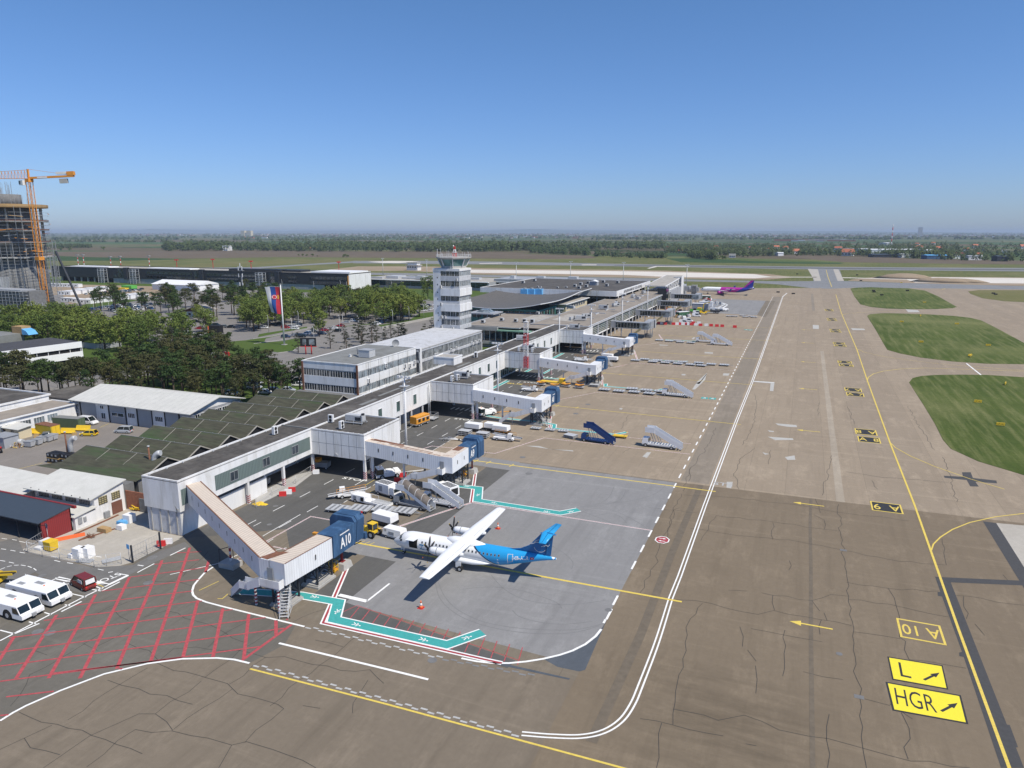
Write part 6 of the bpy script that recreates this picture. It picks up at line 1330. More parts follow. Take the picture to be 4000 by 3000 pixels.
for x0,x1 in ((705,835),(955,1090),(1195,1315),(1430,1550),(1560,1690)):o=MB('door_grey');o.T=T_;o.box(fx(x0)+.15,hy0-.08,0,fx(x1)-.15,hy0+.05,4.9);o.build('roller_door',hg)
for x0,x1 in ((835,940),(1100,1190),(1320,1425)):o=MB('white_wall');o.T=T_;o.box(fx(x0),hy0-.1,0,fx(x1),hy0+.05,5);o.build('wall_panel',hg)
for x,z,w_,h,n in ((888,3.6,1.3,.8,2),(895,.9,1.5,1.5,2),(1140,2.1,2.4,1.2,4),(1378,2.1,2.6,1.2,4),(1020,2.0,4.4,.9,2),(660,1.6,1.2,.9,2)):window(hg,fx(x)+162,hy0-140-.1,z,w_,h,'-y',n,'glass','white_clean')
for i in range(7):o=MB('black');o.T=T_;X_=fx((700,945,1090,1190,1320,1430,1555)[i]);o.box(X_-.12,hy0-.2,0,X_+.12,hy0-.02,5.1);o.build('downpipe',hg)
for i in range(7):window(hg,hx1-1+162,hy0+1.9+i*2.5-140,3.1,2.1,1.3,'+x',3,'glass_dark','white_clean')
sw=thing('sawtooth_shed','low shed with a row of moss green pitched roof bays behind the pier','building',(-124,128));T_=Matrix.Translation((124,-128,0))
xr,xl,zv,zr_=-112.2,-134.8,4.9,7.0
rb,gb=MB('roof_green'),MB('black');rb.T=gb.T=T_
ridges=[98.2+8.3*k for k in range(8)];valleys=[94.0]+[102.1+8.25*k for k in range(8)]
bays=[]
rb.poly([(xl-3.5,90.0,4.6),(xr+.3,90.6,4.6),(xr+.3,93.2,5.0),(xl+.2,92.9,5.0)])
for k in range(8):
 v0,r_,v1=(93.0 if k == 0 else valleys[k]),ridges[k],valleys[k+1]
 for x0,x1 in ((xl,xr),):
  rb.poly([(xl,v0,zv+.1*(k==0)),(xr+.3,v0,zv+.1*(k==0)),(xr+.3,r_,zr_),(xl+.6,r_,zr_)]);rb.poly([(xl+.6,r_,zr_),(xr+.3,r_,zr_),(xr+.3,v1,zv),(xl,v1,zv)])
 gb.poly([(xr,v0,zv-.1),(xr,v1,zv-.1),(xr,r_,zr_-.12)]);gb.poly([(xl+.5,v0,zv-.1),(xl+.5,r_,zr_-.12),(xl+.5,v1,zv-.1)])
rb.m('roof_light')
for k in range(8):
 v0,r_,v1=(93.0 if k == 0 else valleys[k]),ridges[k],valleys[k+1]
 rb.bar((xr+.32,v0,zv),(xr+.32,r_,zr_),.16,.2);rb.bar((xr+.32,r_,zr_),(xr+.32,v1,zv),.16,.2)
 for f_ in (.33,.66):x=xl+(xr-xl)*f_;rb.bar((x,v0,zv+.04),(x,r_,zr_+.04),.07,.05)
 rb.m('dark_steel').bar((xl,v1,zv+.03),(xr+.3,v1,zv+.03),.3,.08);rb.m('roof_grey').bar((xl+.6,r_,zr_+.02),(xr+.3,r_,zr_+.02),.16,.07)  # dark gutters, pale ridge caps: their colours stand in for missing slope shading
 rb.m('steel')
 for f_ in range(1,10):x=xl+(xr-xl)*f_/10;rb.cb(x,r_,zr_+.06,.1,.1,.14)
 rb.m('roof_light')
rb.build('roof',sw);gb.build('gable',sw)
b=MB('concrete_dark');b.T=T_;b.box(xl+.6,93,0,xr-.1,168,4.75).box(xl+.8,91.5,0,xr-.2,93,4.5);b.m('void').box(xr-.1,94,0,xr-.02,168,4.9);b.m('cream').box(xr-1.2,91.3,0,xr-.2,91.5,2);b.build('wall',sw)
b=MB('brick');b.T=T_;b.box(xr-.1,88.5,0,-103.6,88.7,3.6);b.m('concrete_dark').box(-108.8,88.3,0,-103.2,90.5,2.6);b.build('brick_screen',sw)
# two chimneys with curved metal duct
def chimney():
 t=thing('chimney','','chimney');b=MB('rust').tube((-.9,0,0),(-.9,0,6.6),.16,8);b.m('galv').tube((-.9,0,6.6),(-.9,0,6.8),.25,8);b.build('flue',t)
 b=MB('galv');P=[(0,0,0),(0,0,3.7),(.12,0,4.4),(.5,0,5.0),(1.0,0,5.35),(1.5,0,5.4)];rs=[]
 for i,p in enumerate(P):
  a=Vector(P[max(0,i-1)]);c=Vector(P[min(len(P)-1,i+1)]);d=(c-a).normalized();u=Vector((0,1,0));v=d.cross(u)
  rs.append([Vector(p)+(u*math.cos(k*.628)+v*math.sin(k*.628))*.55 for k in range(10)])
 b.rings(rs,True,True);b.build('duct',t);MB('steel').bar((-.9,0,3.5),(.3,0,3.3),.08).bar((.3,0,.5),(1.2,-.8,2.4),.06).build('stay',t);return t
CHM=Proto(chimney);CHM(-147.8,104.4,0,.3,'rusty flue with a curved silver duct at the far corner of the green shed','rusty flues with curved ducts');x,y=g('B',1350,1300,4);CHM(-114.6,97.4,2.5,.3,'rusty flue with a curved silver duct between the green shed and the pier','rusty flues with curved ducts')
# white roofed workshop in front
wk_=thing('workshop','white rendered workshop with a pale sheet roof and vent grilles','building',(-119,85));T_=Matrix.Translation((119,-85,0));b=MB('white_wall');b.T=T_;b.box(-127.5,82.2,0,-112.2,88.2,3.9);b.prism([(82.2,3.9),(88.2,3.9),(88.2,5.5),(82.2,4.5)],-127.5,-112.2,'x');b.m('concrete_dark').box(-127.5,88.2,0,-112.3,90.5,4.6);b.build('wall',wk_)
b=MB('roof_white');b.T=T_;b.rings([[(-128.6,80.9,4.25),(-111.8,81.2,4.25),(-111.8,88.6,5.65),(-128.6,88.3,5.65)],[(-128.6,80.9,4.4),(-111.8,81.2,4.4),(-111.8,88.6,5.8),(-128.6,88.3,5.8)]],True,False);b.m('dark_steel')
for i in range(8):b.cb(-127+i*2.1,81.3,4.5,.12,.12,.2)
b.build('roof',wk_)
for i in range(4):o=MB('void');o.T=T_;x0=-126.3+i*3.4;o.box(x0,82.1,2.5,x0+2.5,82.25,4.1);o.m('concrete')
for i in range(4):
 o=MB('void');o.T=T_;x0=-126.3+i*3.5;o.box(x0,82.08,2.5,x0+2.5,82.18,3.9);o.m('concrete')
 for j in range(1,5):o.box(x0,82.04,2.5+j*.28,x0+2.5,82.08,2.56+j*.28)
 for j in range(0,7):o.box(x0+j*.4,82.04,2.5,x0+j*.4+.07,82.08,3.9)
 o.build('vent_grille',wk_)
for y0 in (83.0,85.6):
 o=MB('yellowish');o.T=T_;o.box(-112.2,y0,2.7,-112.12,y0+1.7,4.1);o.m('dark_steel')
 for j in range(4):o.box(-112.12,y0,2.8+j*.35,-112.08,y0+1.7,2.86+j*.35)
 for j in range(4):o.box(-112.12,y0+j*.5,2.7,-112.08,y0+j*.5+.07,4.1)
 o.build('vent_grille',wk_)
o=MB('brown');o.T=T_;o.box(-112.2,85.4,0,-112.1,87.5,2.3);o.build('door',wk_)
b=MB('grey_plastic');b.T=T_;b.box(-112.1,83.6,.1,-111.7,84.6,1.2);b.build('meter_box',wk_)
ax=thing('workshop_annex','lower lean-to annex with a pale flat roof in front of the workshop','building',(-118,80));T_=Matrix.Translation((118,-80,0));b=MB('white_wall');b.T=T_;b.box(-126,78.1,0,-111.9,82.1,2.3);b.build('wall',ax);b=MB('roof_white');b.T=T_;b.rings([[(-126.5,77.6,2.35),(-111.6,77.8,2.35),(-111.6,82.2,2.75),(-126.5,82.0,2.75)],[(-126.5,77.6,2.45),(-111.6,77.8,2.45),(-111.6,82.2,2.88),(-126.5,82.0,2.88)]],True,False);b.build('roof',ax)
b=MB('grey_plastic');b.T=T_;b.box(-111.9,78.6,.9,-111.75,79.3,2.0).box(-111.9,79.6,1.0,-111.75,80.1,1.8);b.build('meter_box',ax)
t=thing('flat_roof_shed','wide shed with a pale sheet roof at the left edge beyond the red canopy','building',(-138,84));MB('white_wall').box(-8,-6,0,9.4,4,3.4).build('wall',t);b=MB('roof_white').rings([[(-9,-7,3.5),(10,-7,3.3),(10.5,4.5,3.7),(-9,4.5,4)],[(-9,-7,3.62),(10,-7,3.42),(10.5,4.5,3.82),(-9,4.5,4.12)]],True,False);b.build('roof',t)
# red canopy garage
rg=thing('red_canopy','open vehicle canopy with a dark blue roof and a dark red side wall','canopy',(-121,75));T_=Matrix.Translation((121,-75,0));b=MB('redsheet');b.T=T_;b.box(-112.7,72.7,0,-112.4,77.9,3.55);b.prism([(72.7,3.5),(77.9,3.5),(77.9,4.2),(72.7,3.6)],-112.7,-112.4,'x');b.box(-132,77.7,0,-112.4,77.9,4.1);b.build('wall',rg)
M('slate_roof',(.045,.06,.08),.6,var=.08,scale=1.5)
b=MB('slate_roof');b.T=T_;b.rings([[(-134,72.1,3.4),(-112.3,72.1,3.4),(-112.3,78.1,4.2),(-134,78.1,4.2)],[(-134,72.1,3.55),(-112.3,72.1,3.55),(-112.3,78.1,4.35),(-134,78.1,4.35)]],True,False);b.m('red_wall').box(-134,78.1,4.0,-111.6,78.5,4.45);b.build('roof',rg)
b=MB('dark_steel');b.T=T_
for x in (-133,-128,-123,-118,-113):b.bar((x,72.5,0),(x,72.5,3.4),.14);b.bar((x,72.5,3.0),(x+2.5,72.5,3.4),.08);b.bar((x+2.5,72.5,3.4),(x+5,72.5,3.0),.08) if x<-114 else None
b.bar((-133,72.5,3.0),(-113,72.5,3.0),.1);b.build('frame',rg)
t=thing('corner_awning','small blue grey awning corner at the left edge below the red canopy','canopy',(-122,65));MB('slate_roof').rings([[(-8,-3,3.0),(2.9,-3.4,3.0),(3.1,3.0,3.2),(-8,3,3.2)],[(-8,-3,3.12),(2.9,-3.4,3.12),(3.1,3.0,3.32),(-8,3,3.32)]],True,False).build('roof',t);b=MB('steel');
for x,y in ((2.5,-3),(2.5,2.7),(-6,-2.7),(-6,2.7)):b.bar((x,y,0),(x,y,3.05),.1)
b.build('post',t)
# long low white buildings upper left
t=thing('low_white_workshop','long low white workshop with a mossy flat roof left of the yard','building',(-186,122));T_=Matrix.Translation((186,-122,0))
b=MB('white_wall');b.T=T_;b.box(-190,104,0,-181.2,131,4.1);b.build('wall',t);b=MB();b.T=T_;roofslab(b,-191,103.5,-180.7,131.5,4.2,'roof_tan','white_wall',.2,.4);b.build('roof',t)
for i in range(6):window(t,-181.2+186,106.2+i*3.6-122,1.2,2.8,1.7,'+x',4,'glass_pale')
t=thing('brown_roof_building','higher white building with a brown flat roof at the left edge','building',(-205,128));T_=Matrix.Translation((205,-128,0));b=MB('white_wall');b.T=T_;b.box(-222,108,0,-191.5,131,5.6);b.build('wall',t);b=MB();b.T=T_;roofslab(b,-222.5,107.5,-191.2,131.5,5.7,'roof_dark','white_wall',.35,.4);b.m('roof_dark').box(-200,132,4.4,-184,146,4.8);b.build('roof',t);b=MB('concrete');b.T=T_;b.box(-200,132,0,-184,145.5,4.4);b.build('rear_wall',t)
t=thing('white_band_building','long white banded building with a dark flat roof left of the pines','building',(-300,180));
P0,P1,P2=Vector(g('B',705,185,8.2)),Vector(g('B',0,275,8.2)),Vector(g('B',430,140,8.2))
dl=(P1-P0).normalized();nn=Vector((dl.y,-dl.x));nn=nn if nn.y>0 else -nn;L=75;ang=math.atan2(dl.y,dl.x)
t.location=(P0.x,P0.y,0);t.rotation_euler=(0,0,ang);sgn=1 if (Vector((-dl.y,dl.x)).y>0) else -1
def yy(v):return v*sgn
b=MB('white_clean').box(0,yy(0),5.9,L,yy(.5),8.2).box(0,yy(0),1.8,L,yy(.5),4.4).box(-.2,yy(.5),1.8,0,yy(22),8.0);b.m('void').box(.1,yy(.6),0,L,yy(22),7.9);b.build('wall',t)
b=MB('roof_asphalt').box(.3,yy(.5),8.0,L,yy(22),8.15);b.build('roof',t)
for i in range(18):MB('frame_white').box(.4+i*4,yy(.35),4.4,.55+i*4,yy(.6),5.9).build('mullion',t)
t2=thing('roof_house','brown and blue plant boxes on the dark roof at the left edge','roof box',(*g('M',330,1120,8.1),8.15));MB('wood').box(-3.5,-2,0,2.5,2,3.2).build('body',t2);MB('sky_blue').rings([[(2.5,-2,0),(6.5,-2,0),(6.5,2,0),(2.5,2,0)],[(2.5,-2,2.4),(5.0,-2,1.6),(5.0,2,1.6),(2.5,2,2.4)]],True,False).build('tarp',t2)
b=MB('roof_grey').box(-30,-6,0,3,6,8.6);tag(b.build('grey_roof_block',None,(*g('M',60,1130,8.6),0)),'grey roofed block at the left edge behind the white banded building','building')
# gatehouse
gt=thing('gatehouse','white gatehouse with a pale pitched roof and dark gable in the car park','building',(*g('N',640,690),0),.35);MB('white_wall').box(-7,-4,0,7,4,3.6).build('wall',gt);MB('roof_light').rings([[(-8.2,-6,3.6),(-8.2,10,3.6),(0,10,6.2),(0,-6,6.2)],[(-8.2,-6,3.8),(-8.2,10,3.8),(0,10,6.4),(0,-6,6.4)]],True,False).rings([[(0,-6,6.2),(0,10,6.2),(8.2,10,3.6),(8.2,-6,3.6)],[(0,-6,6.4),(0,10,6.4),(8.2,10,3.8),(8.2,-6,3.8)]],True,False).build('roof',gt)
MB('brown').prism([(-7.5,3.6),(7.5,3.6),(0,6.1)],-4.3,-4.1,'y').build('gable',gt)
for x in (-3,0,3,5.2):window(gt,x,-4,1.3,1.6,1.5,'-y',1,'glass_dark')
b=MB('panel_grey')
q=gl('M',[(1180,1320),(1440,1345),(1750,1300)])
for a,c in zip(q,q[1:]):b.bar((a[0],a[1],1.2),(c[0],c[1],1.2),.15,2.4)
b.build('grey_fence',label='plain grey panel fence under the park trees',cat='fence')
t=thing('dark_kiosk','black kiosk with an orange edge in the car park','kiosk',(*g('N',905,935),0),.3);MB('black').box(-2.7,-2,.2,2.7,2,4.2).build('body',t);MB('orange_pl').box(-3.2,-2.1,0,-2.7,2,4).build('edge_panel',t)
# ================================================ TREES
def leafcloud(b,cx,cy,cz,r,n,s,flat=.8,rnd=random):
 """n small leaf faces on and inside one clump"""
 for _ in range(n):
  u,v,w_=rnd.gauss(0,1),rnd.gauss(0,1),rnd.gauss(0,1);l=math.sqrt(u*u+v*v+w_*w_)+1e-6;q=r*rnd.uniform(.55,1.08)/l
  p=Vector((cx+u*q,cy+v*q,cz+w_*q*flat));nrm=Vector((u/l+rnd.uniform(-.6,.6),v/l+rnd.uniform(-.6,.6),w_/l+rnd.uniform(-.3,.8))).normalized()
  a=nrm.orthogonal().normalized();c=nrm.cross(a);k=s*rnd.uniform(.6,1.3);th=rnd.uniform(0,3.14);a,c=a*math.cos(th)+c*math.sin(th),c*math.cos(th)-a*math.sin(th)
  b.poly([p+a*k,p+c*k*.7,p-a*k*.8,p-c*k*.75])
def tree_proto(kind,seed):
 rnd=random.Random(seed);t=thing({'d':'broadleaf_tree','p':'pine_tree','c':'cedar_tree','b':'bush'}[kind],'','tree' if kind != 'b' else 'bush')
 H=13.
 tr=MB('bark');top=H*(.62 if kind != 'b' else .3)
 lean=(rnd.uniform(-.4,.4),rnd.uniform(-.4,.4));
 tr.tube((0,0,0),(lean[0],lean[1],top),.26,8,.14)
 cl=[]
 if kind == 'd':
  leaf=rnd.choice(('leaf_light','leaf_mid','leaf_light'));b=MB(leaf)
  for i in range(46):
   a=rnd.uniform(0,6.28);z=rnd.uniform(3.6,H-1.2);k=(z-3.6)/(H-4.2);rr=4.3*math.sqrt(max(.05,1-(2*k-.85)**2/1.5))*rnd.uniform(.35,1.0)
   cl.append((rr*math.cos(a),rr*math.sin(a),z,rnd.uniform(.9,1.7)))
  for x,y,z,r in cl:leafcloud(b,x,y,z,r,44,.3,.8,rnd)
 elif kind == 'p':
  b=MB(rnd.choice(('needle','needle','leaf_dark')))
  for i in range(34):
   a=rnd.uniform(0,6.28);z=rnd.uniform(5.6,H-.8);k=(z-5.6)/(H-6.4);rr=(3.6*(1-k*.45))*rnd.uniform(.2,1.0)
   cl.append((rr*math.cos(a),rr*math.sin(a),z,rnd.uniform(.8,1.6)))
  for x,y,z,r in cl:leafcloud(b,x,y,z,r,42,.26,.5,rnd)
 elif kind == 'c':
  b=MB('needle_dark')
  for i in range(26):
   a=rnd.uniform(0,6.28);z=rnd.uniform(2.0,H-.6);k=z/H;rr=4.2*(1-k)*rnd.uniform(.4,1.1)+.2
   cl.append((rr*math.cos(a),rr*math.sin(a),z,rnd.uniform(.7,1.3)))
  for x,y,z,r in cl:leafcloud(b,x,y,z,r,26,.24,.3,rnd)
 else:
  b=MB('leaf_mid')
  for i in range(16):
   a=rnd.uniform(0,6.28);rr=rnd.uniform(0,4);cl.append((rr*math.cos(a),rr*math.sin(a),rnd.uniform(2,7),rnd.uniform(1.5,2.6)))
  for x,y,z,r in cl:leafcloud(b,x,y,z,r,26,.6,.8,rnd)
 for x,y,z,r in cl[::3]:
  z0=min(top,max(2.0,z-2.5));f_=z0/top;tr.tube((lean[0]*f_,lean[1]*f_,z0*.95),(x*.85,y*.85,z-.2),.08,5,.03)
 b.build('crown',t);tr.build('trunk',t);return t
PR={k:[Proto(lambda k=k,i=i:tree_proto(k,17*i+ord(k))) for i in range(n)] for k,n in (('d',6),('p',5),('c',3),('b',3))}
def inpoly(x,y,P):
 r=False
 for (x0,y0),(x1,y1) in zip(P,P[1:]+P[:1]):
  if (y0>y) != (y1>y) and x<(x1-x0)*(y-y0)/(y1-y0)+x0:r=not r
 return r
def grove(kind,P,sp,h0,h1,what,group,seed,mx=999,extra=()):
 rnd=random.Random(seed);pts=list(extra);xs_=[p[0] for p in P];ys_=[p[1] for p in P]
 for _ in range(4000):
  if len(pts) >= mx:break
  x,y=rnd.uniform(min(xs_),max(xs_)),rnd.uniform(min(ys_),max(ys_))
  if inpoly(x,y,P) and all((x-a)**2+(y-c)**2>sp*sp for a,c in pts):pts.append((x,y))
 out=[]
 for i,(x,y) in enumerate(pts):
  s=rnd.uniform(h0*.92,h1*1.04)/13;kk=kind if isinstance(kind,str) and len(kind) == 1 else rnd.choice(kind)
  out.append(rnd.choice(PR[kk])(x,y,0,rnd.uniform(0,6.28),None,group,(s*rnd.uniform(.85,1.25),s*rnd.uniform(.85,1.25),s)))
 rank(out,what);return out
grove('p',[(-236,134),(-212,138),(-187,153),(-150,154),(-137,168),(-137,173),(-150,175),(-160,184),(-186,186),(-208,174),(-212,160),(-222,150),(-236,146)],4.5,10.5,14,'dark pine in the belt behind the white roofed hangar','pines behind the hangar',1,95)
grove('p',[(-226,196),(-206,188),(-192,190),(-196,204),(-206,212),(-222,214)],6.5,11.5,14,'dark pine between the pine belt and the round green','pines before the round green',2,14)
grove('d',[(-420,222),(-335,206),(-300,214),(-262,216),(-246,226),(-252,240),(-300,246),(-340,256),(-420,262)],6.8,12.5,16,'leafy green tree below the unfinished tower','leafy trees left of the car park',3,60)
grove('p',[(-430,330),(-352,305),(-300,322),(-296,338),(-330,352),(-400,376),(-440,372)],7.6,13,17,'tall dark pine around the gatehouse','pines round the gatehouse',4,30)
grove('p',[(-420,415),(-385,400),(-330,372),(-310,380),(-330,405),(-395,440)],8,12,15,'dark pine behind the telecom mast','pines behind the telecom mast',5,18)
grove('d',[(-300,326),(-268,286),(-252,284),(-258,300),(-246,318),(-232,334),(-214,340),(-206,358),(-208,378),(-222,392),(-236,412),(-256,440),(-300,400),(-318,350)],6.4,13,16.5,'leafy green tree in the car park between flagpole and tower','leafy trees in the car park',6,78,((-217,286),(-255,323),(-215,342),(-237,408),(-259,288)))
grove('d',[(-330,262),(-300,262),(-262,262),(-268,282),(-320,310)],11,11.5,13.5,'leafy green tree near the car park entrance','leafy trees by the car park entrance',16,7)
grove('c',[(-190,255),(-178,244),(-152,258),(-140,270),(-142,290),(-160,300),(-188,296),(-196,275)],6.4,9,12.5,'sparse grey green cedar behind the office block','cedars behind the office block',7,20)
grove('c',[(-238,206),(-218,206),(-222,222),(-240,240),(-250,236)],7.5,9,13,'sparse cedar beside the road junction','cedars by the junction',8,8)
grove('p',[(-340,430),(-270,425),(-262,450),(-330,470)],9,10,12,'dark round tree in front of the black concourse end','dark trees before the concourse',9,12)
grove('d',[(-272,480),(-262,480),(-262,496),(-272,496)],30,17.5,18,'large dark leafy tree immediately left of the control tower','tree left of the tower',10,1)
x,y=g('O',50,1580,0);grove('c',[(x-1,y-1),(x+1,y-1),(x+1,y+1),(x-1,y+1)],30,9,9.2,'dark narrow fir beside the billboard','fir by the billboard',12,1)
grove('p',[(-150,268),(-143,262),(-138,276),(-146,284)],5,9,10.5,'dark bushy pine touching the office wing roof','pines by the office wing',13,4)
hb_=[]
for k,x,y,s in (('O',60,185,.5),('O',120,182,.6),('O',180,185,.55),('O',262,190,.7),('O',330,192,.3),('O',700,205,.4),('O',762,200,.7),('O',720,195,.8),('A',525,835,1.1),('A',605,840,1.0),('A',480,880,.9),('A',895,835,1.2),('F2',1490,440,.8),('F1',700,415,.9),('F1',725,418,.9),('F1',960,395,.9),('F1',1010,400,.9),('F1',1095,380,.7),('F1',90,195,2.2),('F2',440,185,2.2)):
 X_,Y_=g(k,x,y);hb_.append(random.choice(PR['b'])(X_,Y_,0,x,None,'bushes in the far fields',s))
rank(hb_,'lone dark bush in the far fields')
# distant woods: masses no one could count
def wood(name,label,front,back,n,h0,h1,seed,mat_='leaf_far',nl=30,ls=2.4,wd=1.0):
 rnd=random.Random(seed);b=MB(mat_)
 for _ in range(n):
  t_=rnd.random()*(len(front)-1);i=int(t_);f_=t_-i
  fx_=front[i][0]+(front[i+1][0]-front[i][0])*f_;fy=front[i][1]+(front[i+1][1]-front[i][1])*f_
  t2_=t_/(len(front)-1)*(len(back)-1);j=min(int(t2_),len(back)-2);f2=t2_-j;by=back[j][1]+(back[j+1][1]-back[j][1])*f2
  q=rnd.random()**1.3;py=fy+(by-fy)*q;x,y=G(fx_,py);h=rnd.uniform(h0,h1)*(1.0+.25*math.sin(x*.011)*math.sin(y*.013));r=h*.45*wd
  for _2 in range(nl):
   u,v=rnd.uniform(-1,1),rnd.uniform(-1,1);w_=rnd.random();sh=math.sqrt(max(0,1-w_**2.2));p=Vector((x+u*r*sh,y+v*r*sh,h*(.12+.86*w_)))
   nrm=Vector((u+rnd.uniform(-.5,.5),v-.35,w_*1.2+rnd.uniform(-.2,.6))).normalized();a=nrm.orthogonal().normalized();c=nrm.cross(a);k=ls*rnd.uniform(.6,1.4)
   b.poly([p+a*k,p+c*k*.8,p-a*k*.8,p-c*k*.8])
 return b.build(name,kind='stuff',label=label,cat='woods')
wood('distant_wood','long green wood beyond the ploughed field',[(640,981),(1000,980),(1300,984),(1640,984),(1900,984),(2100,978),(2600,975)],[(640,968),(1000,960),(1600,964),(2100,964),(2600,961)],1100,15,24,21,nl=34,ls=2.6)
wood('near_copse','dark green copses at the far edge of the airfield',[(2070,989),(2200,995),(2300,999)],[(2070,976),(2200,982),(2300,992)],130,10,15,22,nl=44,ls=1.5)
wood('near_copse','low green hedge of trees behind the runway',[(2325,1002),(2450,1008),(2600,1010)],[(2330,992),(2450,999),(2600,1003)],100,8,12,23,nl=44,ls=1.4)
wood('village_trees','dense trees between the village houses on the right',[(2600,990),(2750,990),(2900,1003),(3050,1000),(3300,1000),(3450,1004),(3600,1012),(3750,1018),(4100,1024)],[(2600,962),(3000,956),(3500,957),(4100,957)],1250,9,17,24,nl=34,ls=1.7)
wood('near_copse','round green copse right of the pink aircraft',[(2690,1008),(2750,1012),(2800,1016)],[(2680,1000),(2740,1002),(2800,1008)],60,11,16,25,nl=50,ls=1.5)
wood('hedgerows','dark tree line left beyond the unfinished tower',[(190,972),(360,968)],[(190,968),(360,965)],90,8,12,26,nl=26,ls=2)
for i,(xa,xb,yb,n,h) in enumerate(((200,900,946,160,14),(900,2000,938,260,16),(300,1400,929,260,18),(1300,2600,931,300,18),(2300,3500,936,300,18),(2700,4100,927,380,18),(0,1500,921,320,22),(1500,3000,923,380,22),(2500,4200,918,380,24),(0,2200,915,380,26),(2000,4200,913,420,26),(3300,4200,934,160,16),(150,700,935,120,14),(0,4200,910.5,500,30))):
 wood('hedgerows',('dark tree line across the hazy plain, %s from the airfield' % ordw(i)),[(xa,yb+.6),(xb,yb+.6)],[(xa,yb-.4),(xb,yb-.4)],int(n*(.42 if yb>914 else .8)),h*.6,h*1.1,40+i,nl=12,ls=5+i*.5,wd=1.9)
# far houses
def house(c_roof='roof_red',two=False):
 def f_():
  t=thing('village_house','','house');h=5.5 if two else 3.4;MB('white_wall').box(-5,-4,0,5,4,h).build('wall',t)
  b=MB(c_roof).prism([(-4.6,h),(4.6,h),(0,h+3.2)],-5.5,5.5,'x');b.build('roof',t)
  b=MB('glass_dark');
  for x in (-3,0,3):MB('glass_dark').box(x-.6,-4.08,1,x+.6,-3.98,2.4).build('window',t)
  return t
 return f_
M('roof_red',(.42,.14,.075),.8,var=.15,scale=.5);M('metal_white',(.62,.64,.66),.5)
HP=[Proto(house()),Proto(house('roof_red',True)),Proto(house('roof_grey'))];hs=[];rh=random.Random(9)
for k,x,y,s,i in (('F1',185,345,1.0,1),('F1',235,345,.9,2),('F1',415,300,.8,2),('F1',495,318,1.1,0),('F1',622,290,1.2,1),('F1',622,370,.9,2),('F1',680,318,.8,2),('F1',800,335,1.2,2),('F1',822,400,1.2,2),('F1',1000,300,1,2),('F1',1045,285,.9,0),('F1',1265,305,1,0),('F1',1365,300,1.4,1),('F1',1478,310,1.4,1),('F1',1600,350,1.7,0),('F1',2125,325,1.6,1),('F2',30,375,2.2,0),('F2',910,310,1.6,1),('F2',1160,305,1.6,0),('F2',1250,305,1.3,2),('F2',1495,325,1.2,1),('F2',1605,285,1.5,1),('F2',1710,315,1.0,2),('F2',2200,290,2.0,0),('F2',895,255,1.3,1),('F2',1090,235,1.4,0),('F1',30,290,1.2,0),('C',700,165,.9,0),('C',735,160,.8,1),('C',665,140,.9,1),('C',490,165,.6,2),('F2',1650,385,1.2,0),('F2',1980,350,1.4,2)):
 X_,Y_=g(k,x,y);hs.append(HP[i](X_,Y_,0,rh.uniform(-.7,.7),None,'village houses beyond the airfield',s))
rank(hs,'small village house beyond the airfield')
def hall(k,x0,x1,y,h,d,wm,rm,name,lab):
 A_=Vector(g(k,x0,y));B2=Vector(g(k,x1,y));L=(B2-A_).length;a=math.atan2((B2-A_).y,(B2-A_).x)
 t=thing(name,lab,'building',(A_.x,A_.y,0),a);MB(wm).box(0,0,0,L,d,h).build('wall',t);MB(rm).prism([(-.6,h),(d+.6,h),(d+.6,h+.5),(d/2,h+1.8),(-.6,h+.5)],-.6,L+.6,'x').build('roof',t);return t
hall('F2',330,935,352,9,60,'metal_white','white_clean','warehouse','long white roofed warehouse in the village on the right')
hall('F2',1020,1135,362,9,50,'metal_white','white_clean','warehouse','short white warehouse right of the long one')
hall('F2',200,300,345,9,30,'metal_white','white_clean','warehouse','small white gabled warehouse left of the long one')
hall('F2',350,700,396,5,22,'dark_steel','slate_roof','shed','dark low shed in front of the long white warehouse')
hall('F2',700,815,400,6,20,'metal_white','panel_grey','shed','grey blue shed end right of the dark low shed')
hall('F2',1010,1280,418,6.5,20,'blue_cab','sky_blue','shed','blue roofed shed at the field edge on the right')
hall('F2',1250,1480,385,6,26,'brown','red_wall','shed','dark red roofed shed behind the blue one')
hall('F2',1320,1425,415,5,12,'white_wall','panel_grey','shed','white flat shed right of the blue roofed one')
hall('F2',1525,1690,430,6.5,12,'metal_white','panel_grey','shed','pale box shed near the right edge field')
hall('F2',1880,2010,445,8,16,'dark_steel','slate_roof','shed','dark two storey shed at the right edge')
hall('F1',1310,1385,375,4,14,'panel_grey','slate_roof','shed','low grey shed beside the white arched one')
hall('F1',1388,1455,378,6,14,'white_clean','white_clean','shed','white arched shed at the ploughed field corner')
hall('F1',105,240,290,5,20,'brown','white_clean','shed','long white roofed shed left in the village')
hall('F1',2170,2330,330,8,20,'blue_cab','panel_grey','shed','grey blue two storey hall in the village')
hall('A',1925,1970,840,12,30,'white_clean','white_clean','shed','white building at the wood edge above the concourse')
hall('F2',515,590,250,9,60,'metal_white','white_clean','warehouse','white warehouse behind the trees on the right')
t=thing('far_striped_mast','slender red and white mast on the far plain right','mast',g('F2',572,240));b=MB()
for i in range(7):b.m('red' if i % 2 else 'frame_white').tube((0,0,i*11),(0,0,i*11+11),1.6,6)
b.build('pole',t)
t=thing('tower_block','lone grey concrete high-rise block on the right horizon','building',g('F2',925,125));MB('concrete').box(-26,-15,0,26,15,105).build('wall',t);MB('concrete_dark').box(-27,-16,105,27,16,108).build('roof',t)
